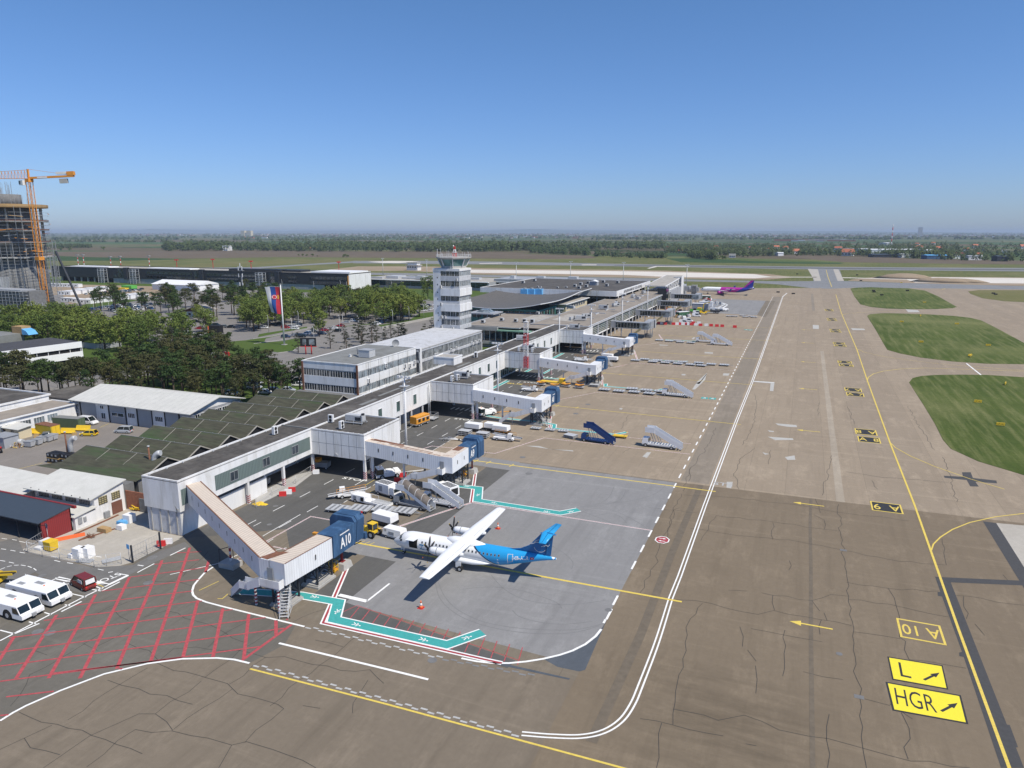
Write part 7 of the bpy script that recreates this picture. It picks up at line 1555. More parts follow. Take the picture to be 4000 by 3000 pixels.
t=thing('grain_silos','pale silos block on the left horizon','silo',g('A',2135,712));b=MB('cream').box(-75,-20,0,-20,20,62).box(10,-20,0,75,20,62);b.build('wall',t);MB('cream').box(-20,-15,0,10,15,40).build('link',t)
def town(name,lab,x0,x1,y0,y1,n,seed,big=0):
 rnd=random.Random(seed);b=MB()
 for _ in range(n):
  px_,py_=rnd.uniform(x0,x1),y0+(y1-y0)*rnd.random();x,y=G(px_,py_);w_,d=rnd.uniform(9,24)*(1+big*rnd.random()*3),rnd.uniform(8,14);h=rnd.uniform(4,9)
  b.m(rnd.choice(('white_wall','cream','roof_red','white_clean'))).box(x-w_/2,y-d/2,0,x+w_/2,y+d/2,h);b.m(rnd.choice(('roof_red','roof_red','roof_red','roof_light','white_clean'))).box(x-w_/2-.5,y-d/2-.5,h,x+w_/2+.5,y+d/2+.5,h+2.5)
 return b.build(name,kind='stuff',label=lab,cat='town')
town('distant_town','hazy town of red and white roofs left on the plain',500,2100,915,921,420,1,1);town('distant_town','hazy town of red roofs on the right plain',2850,4150,918,927,520,2,.6);town('distant_town','scattered pale buildings near the middle horizon',1900,3000,912,920,300,3,1);town('distant_town','white industrial sheds on the right plain',3050,3300,941,943,16,4,2.5);town('distant_town','far white buildings along the horizon',200,4100,909,914,320,5,2);town('distant_town','near middle plain farm buildings',900,2500,921,932,60,6,1)
# airfield mounds
b=MB('dirt')
for k,x,y,h in (('F2',1190,700,4),('F2',1390,700,3.5),('F2',740,650,5),('F2',700,655,4)):X_,Y_=g(k,x,y);b.rings([[(X_+r*(2.6 if k else 1)*math.cos(i*.524),Y_+r*math.sin(i*.524),z) for i in range(12)] for r,z in ((11,0),(7,h*.7),(2.5,h))],True)
b.build('earth_mounds',kind=S_)

# ================================================ PARKED CARS
def carbody(b,L,W,H,paint,style='hatch'):
 """x forward; lower body with bonnet, tapered glasshouse"""
 h=.78 if style != 'van' else .95;w=W/2;c=.25
 lo=[(-L/2,.35),(-L/2,h*.98),(-L/2+.12,h+.04),(L/2-.95 if style != 'sedan' else L/2-1.2,h+.06),(L/2-.12,h-.12),(L/2,.6),(L/2,.3)]
 rings=[]
 for x,z in [(-L/2,.5),(-L/2+.1,.72),(-L/2+.5,h),(0,h+.04),(L/2-1.0,h),(L/2-.2,h-.16),(L/2,.5)]:
  ww=w-(.12 if abs(x)>L/2-.3 else 0);rings.append([(x,-ww,.28),(x,ww,.28),(x,ww,z*.75),(x,ww-.06,z),(x,-ww+.06,z),(x,-ww,z*.75)])
 b.m(paint).rings(rings,True,False)
 if style == 'van':xb0,xb1,xt0,xt1=-L/2+.04,L/2-.75,-L/2+.14,L/2-1.55
 elif style == 'sedan':xb0,xb1,xt0,xt1=-L/2+.55,L/2-1.1,-L/2+1.15,L/2-1.95
 else:xb0,xb1,xt0,xt1=-L/2+.06,L/2-1.0,-L/2+.5,L/2-1.75
 return h,(xb0,xb1,xt0,xt1),w
def car_proto(paint,style='hatch',L=4.2,W=1.75,H=1.5,name='parked_car',parts=True,cargo=False):
 def f_():
  t=thing(name,'','van' if style == 'van' else 'car');b=MB();h,(xb0,xb1,xt0,xt1),w=carbody(b,L,W,H,paint,style)
  wt=w-.17;zb=h-.02
  b.m(paint).rings([[(xt0,-wt,H-.05),(xt1,-wt,H-.05),(xt1,wt,H-.05),(xt0,wt,H-.05)],[(xt0+.1,-wt+.1,H),(xt1-.1,-wt+.1,H),(xt1-.1,wt-.1,H),(xt0+.1,wt-.1,H)]],True,False)
  for sg in (-1,1):
   for xa,xc in ((xb0,xt0),(xb1,xt1),((xb0+xb1)/2-.1,(xt0+xt1)/2-.05)):b.bar((xa,sg*(w-.06),zb),(xc,sg*wt,H-.04),.09)
  if cargo:
   for sg in (-1,1):b.poly([(xb0,sg*(w-.055),zb),((xb0+xb1)/2-.1,sg*(w-.055),zb),((xt0+xt1)/2-.05,sg*(wt+.01),H-.04),(xt0,sg*(wt+.01),H-.04)][::sg])
  body=b.build('body',t)
  gl_=MB('glass_dark');gl_.rings([[(xb0+.02,-w+.08,zb),(xb1-.02,-w+.08,zb),(xb1-.02,w-.08,zb),(xb0+.02,w-.08,zb)],[(xt0,-wt+.02,H-.05),(xt1,-wt+.02,H-.05),(xt1,wt-.02,H-.05),(xt0,wt-.02,H-.05)]],True,False)
  if parts:
   gl_.build('windows',t)
   for x in (-L/2+.75,L/2-.8):
    for y in (-w+.08,w-.08):wheel_(t,x,y,.31,.31,.2)
   for y in (-w+.3,w-.3):MB('white_clean').box(L/2-.06,y-.16,.5,L/2+.02,y+.16,.66).build('headlight',t);MB('red').box(-L/2-.02,y-.12,.55,-L/2+.03,y+.12,.8).build('tail_light',t)
   MB('black').box(L/2-.02,-.45,.34,L/2+.03,.45,.5).build('grille',t)
   MB('black').box(-L/2-.03,-.3,.38,-L/2+.01,.3,.46).build('bumper',t)
  else:
   gl_.build('windows',t)
   for x in (-L/2+.75,L/2-.8):
    wheel_(t,x,-w+.08,.31,.31,.2);wheel_(t,x,w-.08,.31,.31,.2)
  return t
 return f_
for n_,c_ in (('paint_white',(.78,.78,.78)),('paint_silver',(.42,.44,.46)),('paint_grey',(.16,.17,.18)),('paint_black',(.018,.018,.02)),('paint_navy',(.02,.035,.08)),('paint_red',(.35,.015,.02)),('paint_yellow',(.75,.52,.02)),('paint_blue',(.03,.09,.22))):M(n_,c_,.25,.1,var=.02,spec=.6)
CN={'paint_white':'white','paint_silver':'silver','paint_grey':'grey','paint_black':'black','paint_navy':'navy','paint_red':'red','paint_yellow':'yellow','paint_blue':'blue'}
CP={p:[Proto(car_proto(p,'hatch',parts=False)),Proto(car_proto(p,'sedan',4.5,1.8,1.42,parts=False))] for p in CN}
CV=Proto(car_proto('paint_white','van',4.5,1.85,1.85,'parked_van',False,True))
rc=random.Random(12);cars={}
def pcar(X_,Y_,rz,paint=None,where='in the car park',s=1.05):
 p=paint or rc.choice(('paint_white','paint_white','paint_silver','paint_silver','paint_grey','paint_black','paint_black','paint_navy','paint_navy','paint_red','paint_blue'))
 o=rc.choice(CP[p])(X_,Y_,0,rz+rc.uniform(-.04,.04),None,'cars parked '+where,s);cars.setdefault((CN[p],where),[]).append(o);return o
def crow(k,a,c,where,sp=2.75,fill=.93):
 A_,B2=Vector(g(k,*a)),Vector(g(k,*c));d=B2-A_;n=int(d.length/sp);rz=math.atan2(d.y,d.x)+math.pi/2
 for i in range(n):
  if rc.random()<fill:p=A_+d*(i+.5)/n;pcar(p.x,p.y,rz+(math.pi if rc.random()<.3 else 0),None,where)
w1='in the lot below the site cabins'
for a,c in (((1290,778),(1570,742)),((1370,828),(1580,808)),((1520,750),(2200,700)),((1560,780),(2210,728)),((1600,808),(2210,760)),((1600,722),(1900,700))):crow('M',a,c,w1)
w2='in the lot between cabins and concourse'
for a,c in (((1200,560),(1900,520)),((1290,578),(1500,566)),((1480,532),(2050,500)),((1730,515),(2060,480))):crow('M',a,c,w2,3.6)
w3='in the row left of the control tower'
for a,c in (((1140,1185),(1270,1140)),((1180,1140),(1440,1085)),((1230,1100),(1500,1050)),((1300,1068),(1560,1020)),((1420,1025),(1640,1065))):crow('O',a,c,w3,2.8)
crow('O',(1400,1000),(1560,975),w3,2.8)
w4='among the trees of the car park'
for k,x,y,p in (('N',375,712,'silver'),('N',520,720,'grey'),('N',600,768,'black'),('N',665,868,'red'),('N',815,830,'navy'),('N',905,822,'black'),('N',812,885,'white'),('N',830,912,'white'),('N',520,938,'white'),('N',760,993,'white'),('N',1000,845,'grey'),('N',1100,850,'black'),('N',1490,855,'grey'),('N',1585,858,'white'),('N',1640,802,'grey'),('N',1720,815,'black'),('N',1805,808,'black'),('N',2055,775,'white'),('N',1900,855,'red'),('N',1960,848,'silver'),('N',2020,838,'white'),('N',2080,825,'navy'),
('N',1905,990,'navy'),('N',2020,970,'silver'),('N',2130,985,'black'),('N',2195,950,'white'),('O',35,1145,'white'),('O',20,1200,'silver'),('O',0,1240,'white'),('O',60,1345,'navy'),('O',190,1305,'white'),('O',270,1285,'black'),('O',400,1315,'navy'),('O',435,1265,'red'),('O',560,1235,'white'),('O',612,1275,'black'),('O',660,1200,'red'),('O',740,1150,'silver'),('O',860,1130,'white'),('O',1640,1055,'yellow'),('O',1655,1020,'black'),('O',1745,1012,'navy'),('O',1690,968,'red'),('O',1580,985,'red')):
 X_,Y_=g(k,x,y);pcar(X_,Y_,.35+rc.choice((0,3.14)),'paint_'+p,w4,1.08)
w5='by the ramp beside the control tower'
for x,y,p in ((1820,935,'black'),(1870,930,'silver'),(1890,915,'white'),(1930,908,'black'),(1975,900,'white'),(1860,980,'white'),(1915,970,'silver'),(1975,960,'white'),(1850,925,'navy')):X_,Y_=g('O',x,y);pcar(X_,Y_,.5,'paint_'+p,w5,1.08)
w6='under the pines behind the sheds'
for k,x,y,p in (('B',110,665,'white'),('B',1980,640,'white'),('B',2195,560,'white'),('B',2200,590,'white'),('C',225,1330,'white'),('C',205,1360,'silver'),('C',305,1410,'white'),('C',385,1395,'navy'),('C',590,1310,'black'),('C',590,1345,'white'),('C',20,1420,'white'),('C',500,1390,'silver')):X_,Y_=g(k,x,y);pcar(X_,Y_,.3,'paint_'+p,w6,1.05)
for (c_,where),l in cars.items():rank(l,c_+' car parked '+where)
vs=[]
for k,x,y in (('N',655,970),('M',2100,560),('S',480,0)):
 if k != 'S':X_,Y_=g(k,x,y);vs.append(CV(X_,Y_,0,.3,None,'white vans in the car parks'))
rank(vs,'white van in the car parks')
# lamp posts
def lamp():
 t=thing('street_lamp','','street lamp');MB('galv').tube((0,0,0),(0,0,8.2),.1,6,.07).tube((0,0,8.2),(1.1,0,8.7),.06,5).build('pole',t);MB('frame_white').box(.9,-.12,8.62,1.6,.12,8.78).build('lamp_head',t);return t
LP=Proto(lamp);ls=[]
for k,x,y in (('O',425,1320),('O',703,1280),('O',655,1290),('O',930,1300),('O',1175,1155),('O',1420,1195),('O',1505,1085),('O',1655,1140),('O',1865,1090),('O',290,1490),('O',285,700),('O',670,690),('O',1030,690),('O',1403,690),('O',1557,700),('N',690,520),('N',2000,975),('N',1660,920),('N',225,700),('N',700,1240),('M',1360,830),('M',1490,850),('M',1585,860),('V',915,300),('V',830,240),('O',65,1215),('O',755,690),('N',1855,300),('N',2000,600)):
 X_,Y_=g(k,x,y);ls.append(LP(X_,Y_,0,2.6,None,'street lamps of the car parks',1))
rank(ls,'thin grey street lamp of the car parks')
# ================================================ TURBOPROP AIRCRAFT
ap=thing('turboprop_aircraft','white twin propeller airliner with a bright blue tail parked on the grey stand','aircraft',(-57.1,91.3,0))
SEC=[(0,.04,2.0),(.15,.24,2.0),(.45,.47,2.02),(.9,.72,2.1),(1.4,.95,2.24),(1.9,1.14,2.42),(2.5,1.3,2.52),(3.2,1.4,2.55),(4,1.43,2.56),(17,1.43,2.56),(18.5,1.37,2.64),(20,1.22,2.8),(21.5,1.0,3.02),(23,.76,3.22),(24.5,.52,3.42),(25.8,.33,3.56),(26.8,.2,3.64),(27.17,.12,3.66)]
def fr(x,S=SEC):
 for a,c in zip(S,S[1:]):
  if x <= c[0]:t_=(x-a[0])/(c[0]-a[0]);return a[1]+(c[1]-a[1])*t_,a[2]+(c[2]-a[2])*t_
 return S[-1][1],S[-1][2]
def fp_(x,th,off=0,S=SEC):  # th: 0 = up, + towards -y side
 r,zc=fr(x,S);r += off;return (x,-r*math.sin(th),zc+r*math.cos(th))
def loft(b,S=SEC,n=36,xs=None):
 xs=xs or [s[0] for s in S];b.rings([[fp_(x,2*math.pi*i/n,0,S) for i in range(n)] for x in xs],True,True);return b
xs_=sorted(set([s[0] for s in SEC]+[5,7,9,11,13,15,2.2]))
loft(MB('plane_white'),SEC,40,xs_).build('fuselage',ap)
def patch(mat_,x0,x1,t0,t1,off=.012,nx=4,nt=6,S=SEC,b=None):
 b=b or MB();b.m(mat_);n0=b.pts([fp_(x0+(x1-x0)*i/nx,t0+(t1-t0)*j/nt,off,S) for j in range(nt+1) for i in range(nx+1)])
 for j in range(nt):
  for i in range(nx):a=n0+j*(nx+1)+i;b.face([a,a+1,a+nx+2,a+nx+1],True)
 return b
def xst(th):return 14.2+4.4*(1-math.cos(th))/2*1.05
def tailskin(mat_,off,sh0,sh1=None):
 b=MB(mat_);n=40;rows=[]
 for j in range(n+1):
  th=2*math.pi*j/n;xa=xst(th)+sh0;xb=27.16 if sh1 is None else xst(th)+sh1;m_=14
  rows.append([fp_(xa+(xb-xa)*i/m_,th,off) for i in range(m_+1)])
 n0=b.pts([p for r in rows for p in r])
 for j in range(n):
  for i in range(14):a=n0+j*15+i;b.face([a,a+1,a+16,a+15],True)
 return b
tailskin('plane_blue',.012,0).build('tail_skin',ap);tailskin('plane_navy',.016,-.25,.06).build('tail_stripe',ap)
# cockpit glazing, windows, doors on both sides
for sg in (1,-1):
 for x0,x1,t0,t1 in ((1.42,1.95,.12,.62),(1.5,2.0,.68,1.05),(1.75,2.2,1.12,1.36)):patch('glass_dark',x0,x1,t0*sg,t1*sg,.02,2,3).build('cockpit_window',ap)
 for i in range(22):
  x=5.85+i*.61
  if x>19.4:continue
  b=MB();patch('grey_plastic',x-.14,x+.14,1.04*sg,1.28*sg,.018,1,2,b=b);patch('glass_dark',x-.09,x+.09,1.08*sg,1.24*sg,.026,1,2,b=b);b.build('cabin_window',ap)
 b=MB()
 for x0,x1,t0,t1 in ((20.0,20.08,.9,1.9),(20.72,20.8,.9,1.9),(20.0,20.8,.88,.93),(20.0,20.8,1.87,1.92)):patch('frame_white',x0,x1,t0*sg,t1*sg,.03,1,4,b=b)
 b.build('rear_door',ap)
patch('void',3.55,5.0,.86,2.0,.02,3,6).build('cargo_doorway',ap)
b=MB('plane_white');p0,p1=Vector(fp_(3.5,.86,.02)),Vector(fp_(5.0,.86,.02));up_=Vector((0,-1.55,.15))
b.rings([[p0,p1,p1+up_*.9,p0+up_*.9],[p0+Vector((0,0,.06)),p1+Vector((0,0,.06)),p1+up_*.9+Vector((0,0,.06)),p0+up_*.9+Vector((0,0,.06))]],True,False);b.build('cargo_door',ap)
def skintext(body,x,th,size,mat_,name,h=1,off=.03):
 o=text_mesh(body,size,mat_,name,bold=.03);me=o.data
 for v in me.vertices:a,c=v.co.x,v.co.y;r,zc=fr(x+a);q=fp_(x+a,th-c*h/max(r,.3),off);v.co=q
 o.parent=ap;return o
M('logo_blue',(.02,.2,.42),.4)
skintext('ZIMEX',7.2,1.72,1.25,'logo_blue','airline_lettering');skintext('HB-ALR',21.95,1.42,.7,'plane_white','registration');patch('red',23.4,23.95,1.25,1.75,.03,2,2).build('flag_mark',ap)
b=MB();patch('white_clean',23.58,23.76,1.4,1.6,.045,1,1,b=b);b.build('flag_cross',ap)
# wing
def foil(y,xl,c,z,t_): # closed section at span y
 up_=[(0,0),(.03,.45),(.12,.8),(.3,1),(.55,.8),(.8,.4),(1,.04)];lo=[(.8,-.08),(.5,-.25),(.2,-.38),(.04,-.28)]
 return [(xl+u*c,y,z+v*t_) for u,v in up_+lo]
wb=MB('plane_white');WSp=[(-13.5,12.15,1.55,4.28,.14),(-13.0,12.05,1.72,4.27,.17),(-5.0,11.35,2.62,4.1,.24),(0,11.3,2.7,4.05,.25),(5.0,11.35,2.62,4.1,.24),(13.0,12.05,1.72,4.27,.17),(13.5,12.15,1.55,4.28,.14)]
wb.rings([foil(*w_) for w_ in WSp],True,True)
wb.m('grey_plastic')
for sg in (1,-1):
 for y0,y1,xx0,xx1 in ((1.5,4.8,13.35,13.35),(5.2,8.8,13.33,13.2),(9,12.8,13.2,13.05)):wb.bar((xx0,y0*sg,4.27),(xx1,y1*sg,4.42 if y1>9 else 4.3),.035,.02)
wb.build('wing',ap)
HS=[(9.2,.05,3.7),(9.8,.45,3.78),(10.8,.85,3.6),(12,.98,3.5),(14,.95,3.45),(15.2,.6,3.6),(16.2,.1,3.85)]
loft(MB('plane_white'),HS,20).build('wing_fairing',ap)
def nacelle(y):
 b=MB('plane_white');S=[(8.7,.42,3.62),(9.1,.55,3.6),(10,.62,3.58),(11.5,.6,3.6),(13,.45,3.7),(14.2,.2,3.85)]
 b.rings([[(x,y+r*.92*math.sin(2*math.pi*i/16),z+r*math.cos(2*math.pi*i/16)) for i in range(16)] for x,r,z in S],True,True);b.m('black');b.box(8.66,y-.25,3.05,8.9,y+.25,3.25);b.tube((11.5,y+.5,3.6),(12.6,y+.75,3.6),.14,8)
 b.m('dark_steel');b.rings([[(x,y+r*.93*math.sin(2*math.pi*i/16),3.6+r*1.01*math.cos(2*math.pi*i/16)) for i in range(16)] for x,r in ((9.95,.625),(10.02,.63))],False,False)
 o=b.build('engine_nacelle',ap)
 b=MB('black');b.rings([[(x,y+r*math.sin(2*math.pi*i/12),3.62+r*math.cos(2*math.pi*i/12)) for i in range(12)] for x,r in ((8.1,.03),(8.25,.18),(8.5,.3),(8.72,.34))],True,True);b.build('spinner',o)
 for k in range(6):
  a=k*math.pi/3+.35;b=MB('black');rs=[]
  for rr,ch,tw in ((.25,.14,1.1),(.6,.26,.9),(1.1,.34,.6),(1.6,.3,.4),(1.9,.2,.3)):
   d=Vector((0,math.sin(a),math.cos(a)));s_=Vector((0,math.cos(a),-math.sin(a)));bk=s_*(.14*(rr/1.9)**2)
   c_=Vector((8.5,y,3.62))+d*rr-bk;e=(s_*math.cos(tw)+Vector((1,0,0))*math.sin(tw))*ch*.5;n_=e.cross(d).normalized()*.02
   rs.append([c_-e,c_-n_,c_+e,c_+n_])
  b.rings(rs,True,False);
  c_=Vector((8.5,y,3.62))+Vector((0,math.sin(a),math.cos(a)))*1.93-Vector((0,math.cos(a),-math.sin(a)))*.13;b.m('yellow' if k % 2 else 'orange_pl').cb(c_.x,c_.y,c_.z,.05,.12,.12)
  b.build('propeller_blade',o)
nacelle(-4.05);nacelle(4.05)
# tail
b=MB('plane_dark');fin=[(18.2,3.96),(20,4.05),(21.6,4.35),(23.0,5.1),(24.9,7.3),(26.7,7.3),(26.35,4.0),(25.2,3.7)]
M('fin_blue',(.012,.13,.34),.35,var=.04,spec=.5)
b=MB('fin_blue');b.rings([[(x,s_*(.14 if (z<7 and 21<x<26) else .03),z) for x,z in fin] for s_ in (-1,1)],True,False);b.build('fin',ap)
b=MB('plane_navy');b.rings([[(x,s_,z) for x,z in ((25.55,4.1),(25.95,7.1),(26.0,7.1),(25.6,4.1))] for s_ in (-.155,.155)],True,False);b.build('rudder_gap',ap)
hb2=MB('plane_blue');hb2.rings([foil(y,xl,c,z,.1) for y,xl,c,z in ((-3.65,25.75,1.05,7.42),(-.3,25.0,1.75,7.4),(.3,25.0,1.75,7.4),(3.65,25.75,1.05,7.42))],True,True);hb2.m('plane_navy').bar((26.15,-3.5,7.5),(25.95,-.4,7.49),.05,.03).bar((26.15,3.5,7.5),(25.95,.4,7.49),.05,.03);hb2.m('fin_blue').rings([[(24.7+u*2.4,.2*s_,7.2+v) for u,v in ((0,.1),(.5,.32),(1,.15),(.5,0))] for s_ in (-1,1)],True,False);hb2.build('tailplane',ap)
for sg in (-1,1):
 b=MB('frame_white');c0_=(24.7,5.3)
 for i in range(26):
  a0,a1=i*.2+.5,(i+1)*.2+.5
  if 2.9<a0<3.4 or 5.9<a0<6.2:continue
  b.bar((c0_[0]+.95*math.cos(a0),sg*.155,c0_[1]+.95*math.sin(a0)),(c0_[0]+.95*math.cos(a1),sg*.155,c0_[1]+.95*math.sin(a1)),.03,.06)
 for P in ([(22.95,5.15),(23.1,5.45),(23.5,5.45),(23.6,5.6)],[(23.6,5.5),(24.2,5.85),(24.9,5.85)],[(25.3,5.35),(25.7,5.6),(25.9,5.4),(26.2,5.75)],[(24.9,5.2),(25.4,5.5)]):
  for p,q in zip(P,P[1:]):b.bar((p[0],sg*.157,p[1]),(q[0],sg*.157,q[1]),.03,.08)
 b.build('tail_emblem',ap)
# landing gear
for sg in (-1,1):
 GS=[(10.6,.05,1.5),(11.3,.45,1.45),(12.5,.55,1.42),(14.5,.5,1.45),(16.2,.3,1.55),(17.2,.04,1.65)]
 b=MB('plane_white');b.rings([[(x,sg*1.25+r*1.1*math.sin(2*math.pi*i/14),z+r*.85*math.cos(2*math.pi*i/14)) for i in range(14)] for x,r,z in GS],True,True);b.build('gear_fairing',ap)
 b=MB('plane_white');b.tube((12.3,sg*1.5,1.4),(12.5,sg*2.05,.5),.13,8);b.box(11.9,sg*2.02-.03,.5,12.8,sg*2.02+.03,1.4);b.build('main_gear_leg',ap)
 for dy in (-.2,.2):wheel_(ap,12.7,sg*2.1+dy,.43,.43,.24,'main_wheel')
b=MB('plane_white');b.tube((1.75,0,.3),(1.85,0,1.6),.09,8);b.box(1.45,-.35,.75,1.5,.35,1.25);b.build('nose_gear_leg',ap)
for dy in (-.17,.17):wheel_(ap,1.75,dy,.24,.24,.14,'nose_wheel')
# ================================================ PINK-TAILED AIRLINER
aj=thing('jet_airliner','white, magenta and blue jet airliner parked at the far end of the pier','aircraft',(-77.3,606,0))
JS=[(0,.05,3.3),(.3,.6,3.35),(1,1.15,3.5),(2.2,1.6,3.72),(3.8,1.9,3.88),(5.5,1.98,3.92),(29,1.98,3.92),(32,1.85,4.1),(35,1.45,4.5),(38,.95,4.95),(40.5,.5,5.3),(42.3,.15,5.5)]
loft(MB('plane_white'),JS,28,sorted(set([s[0] for s in JS]+[10,15,20,25]))).build('fuselage',aj)
def jskin(mat_,f0,f1,off):
 b=MB(mat_);n=28;n0=b.pts([fp_(f0(2*math.pi*j/n)+(f1(2*math.pi*j/n)-f0(2*math.pi*j/n))*i/10,2*math.pi*j/n,off,JS) for j in range(n+1) for i in range(11)])
 for j in range(n):
  for i in range(10):a=n0+j*11+i;b.face([a,a+1,a+12,a+11],True)
 return b
fz_=lambda th:(1-math.cos(th))/2
jskin('magenta',lambda t_:16.5-1.5*fz_(t_),lambda t_:34-7*fz_(t_),.02).build('magenta_skin',aj);jskin('purple_blue',lambda t_:33.8-7*fz_(t_),lambda t_:42.2,.03).build('blue_skin',aj)
for i in range(30):patch('glass_dark',5.5+i*.95,5.8+i*.95,1.12,1.3,.04,1,1,JS).build('cabin_window',aj)
patch('glass_dark',1.2,2.2,.5,1.1,.03,2,3,JS).build('cockpit_window',aj)
text_on('wizzair.com',1.5,'white_clean','airline_lettering',aj,(23.8,-2.03,4.6),(1,0,0),(0,0,1),bold=.02)
b=MB('plane_white')
for sg in (-1,1):b.rings([foil(y*sg,xl,c,z,th_) for y,xl,c,z,th_ in ((1.6,14.5,6.5,2.9,.5),(6,17.2,4.2,3.2,.35),(16.8,22.5,1.6,4.0,.15))],True,True)
b.build('wing',aj)
for sg in (-1,1):b=MB('magenta');b.tube((14.2,sg*5.8,2.0),(16.5,sg*5.8,2.0),1.15,16,1.15).tube((16.5,sg*5.8,2.0),(18.6,sg*5.8,2.1),1.15,16,.7);b.m('black').tube((14.1,sg*5.8,2),(14.2,sg*5.8,2),.95,16);b.build('engine',aj);b=MB('purple_blue').rings([[(23.8,sg*16.8,4.0),(25.6,sg*16.8,4.0),(26.3,sg*17.3,6.2),(25.4,sg*17.3,6.2)],[(23.8,sg*16.9,4.0),(25.6,sg*16.9,4.0),(26.3,sg*17.4,6.2),(25.4,sg*17.4,6.2)]],True,False);b.build('winglet',aj)
b=MB('purple_blue');jf=[(33.5,5.8),(39.0,11.9),(41.6,11.9),(40.6,5.5)]
b.rings([[(x,s_*(.2 if z<6 else .08),z) for x,z in jf] for s_ in (-1,1)],True,False);b.m('magenta')
for s_ in (-.22,.22):b.poly([(33.5,s_,5.85),(39.0,s_*.5,11.85),(41.6,s_*.5,11.85),(37.5,s_*.8,8.3),(35.0,s_*1.02,6.0)][::(1 if s_<0 else -1)])
b.build('fin',aj)
b=MB('plane_white').rings([foil(y,xl,c,z,.15) for y,xl,c,z in ((-6.2,40,1.4,6.2),(0,37,3.6,5.3),(6.2,40,1.4,6.2))],True,True);b.build('tailplane',aj)
for x,ys in ((17.8,(-3.8,3.8)),(6,(0,))):
 for y in ys:MB('galv').tube((x,y,.5),(x,y,2.4),.15,8).build('gear_leg',aj);wheel_(aj,x,y-.3,.55,.55,.35,'wheel');wheel_(aj,x,y+.3,.55,.55,.35,'wheel')
# ================================================ GROUND EQUIPMENT
def wheels(t,xs,ys,r,w_=.25):
 for x in xs:
  for y in ys:wheel_(t,x,y,r,r,w_,'wheel')
def sidebox(b,x0,x1,y0,y1,z0,z1,tx=.1,ty=.06): # tapered box
 return b.rings([[(x0,y0,z0),(x1,y0,z0),(x1,y1,z0),(x0,y1,z0)],[(x0+tx,y0+ty,z1),(x1-tx,y0+ty,z1),(x1-tx,y1-ty,z1),(x0+tx,y1-ty,z1)]],True,False)
def heavy_tug():
 t=thing('aircraft_tug','','tug');b=MB('white_clean')
 b.prism([(-4.7,.55),(-4.7,1.75),(-4.5,2.0),(1.8,2.1),(3.65,2.15),(4.15,1.15),(4.5,1.05),(4.5,.5),(4.1,.4),(-4.5,.4)],-1.5,1.5,'y');b.m('grey_plastic').box(-3.2,-.9,2.0,-2,-.3,2.05).box(-1,.1,2.02,.6,.7,2.09);b.build('body',t)
 for y0,y1 in ((-1.42,-.1),(.1,1.42)):MB('glass_dark').rings([[(3.68,y0,2.1),(4.11,y0,1.24),(4.11,y1,1.24),(3.68,y1,2.1)],[(3.72,y0,2.12),(4.15,y0,1.26),(4.15,y1,1.26),(3.72,y1,2.12)]],True,False).build('windscreen',t)
 for sg in (-1,1):MB('glass_dark').rings([[(2.75,sg*1.5,1.15),(4.0,sg*1.5,1.15),(3.6,sg*1.5,1.95),(2.75,sg*1.5,1.95)],[(2.75,sg*1.52,1.15),(4.0,sg*1.52,1.15),(3.6,sg*1.52,1.95),(2.75,sg*1.52,1.95)]],True,False).build('side_window',t)
 for x in (-2.9,1.6):
  for sg in (-1,1):
   MB('void').prism([(x+.95*math.cos(a),.35+.95*abs(math.sin(a))*1.2) for a in [i*math.pi/8 for i in range(9)]],sg*1.49,sg*1.515,'y').build('wheel_arch',t)
   wheel_(t,x,sg*1.36,.62,.62,.4,'wheel')
 b=MB('steel').box(4.5,-.25,.5,4.8,.25,.9);b.build('tow_hitch',t);
 for y in (-1.1,1.1):MB('frame_white').tube((-4.2,y,1.95),(-4.2,y,2.3),.05,5).build('marker_post',t)
 MB('orange_pl').tube((1.2,0,1.99),(1.2,0,2.2),.1,8).build('beacon',t);MB('frame_white').box(4.5,.5,.6,4.53,1.2,.85).build('number_plate',t)
 return t
HT=Proto(heavy_tug);HT(-95.2,60.0,0,.0,'farther of the two long white aircraft tugs parked beside the red van','long white aircraft tugs');HT(-95.2,56.0,0,.0,'nearer of the two long white aircraft tugs at the left edge','long white aircraft tugs')
def white_tractor():
 t=thing('tow_tractor','','tractor');b=MB('white_clean');sidebox(b,-2.6,1.2,-1.2,1.2,.5,1.35);sidebox(b,-2.4,-1.2,-1.0,1.0,1.35,1.6);sidebox(b,-.9,.4,-1.0,1.0,1.35,1.55);b.box(1.2,-1.2,.45,2.7,1.2,1.0);b.box(1.0,-1.15,2.15,2.4,1.15,2.3);b.box(1.0,-1.15,1.0,1.1,1.15,2.2);b.build('body',t)
 sidebox(MB('glass_dark'),1.12,2.6,-1.12,1.12,1.0,2.15,.12,.05).build('cab_glazing',t);wheels(t,(-1.6,1.5),(-1.15,1.15),.5,.35);MB('black').box(2.7,-.9,.5,2.78,.9,.75).build('bumper',t);MB('orange_pl').tube((1.6,0,2.3),(1.6,0,2.5),.09,8).build('beacon',t);return t
WT=Proto(white_tractor);WT(-76.9,121.6,0,-2.35,'white tow tractor in the shade under bridge A9','white tow tractors');WT(-78.8,176.3,0,-2.2,'white tow tractor with yellow bar under bridge A8','white tow tractors')
def towbar(c='frame_white'):
 def f_():
  t=thing('tow_bar','','tow bar');b=MB(c).tube((0,0,.45),(5.0,0,.35),.09,8);b.m('black').box(4.8,-.25,.2,5.2,.25,.5);b.build('bar',t)
  for sg in (-1,1):wheel_(t,1.2,sg*.4,.25,.25,.12,'wheel')
  return t
 return f_
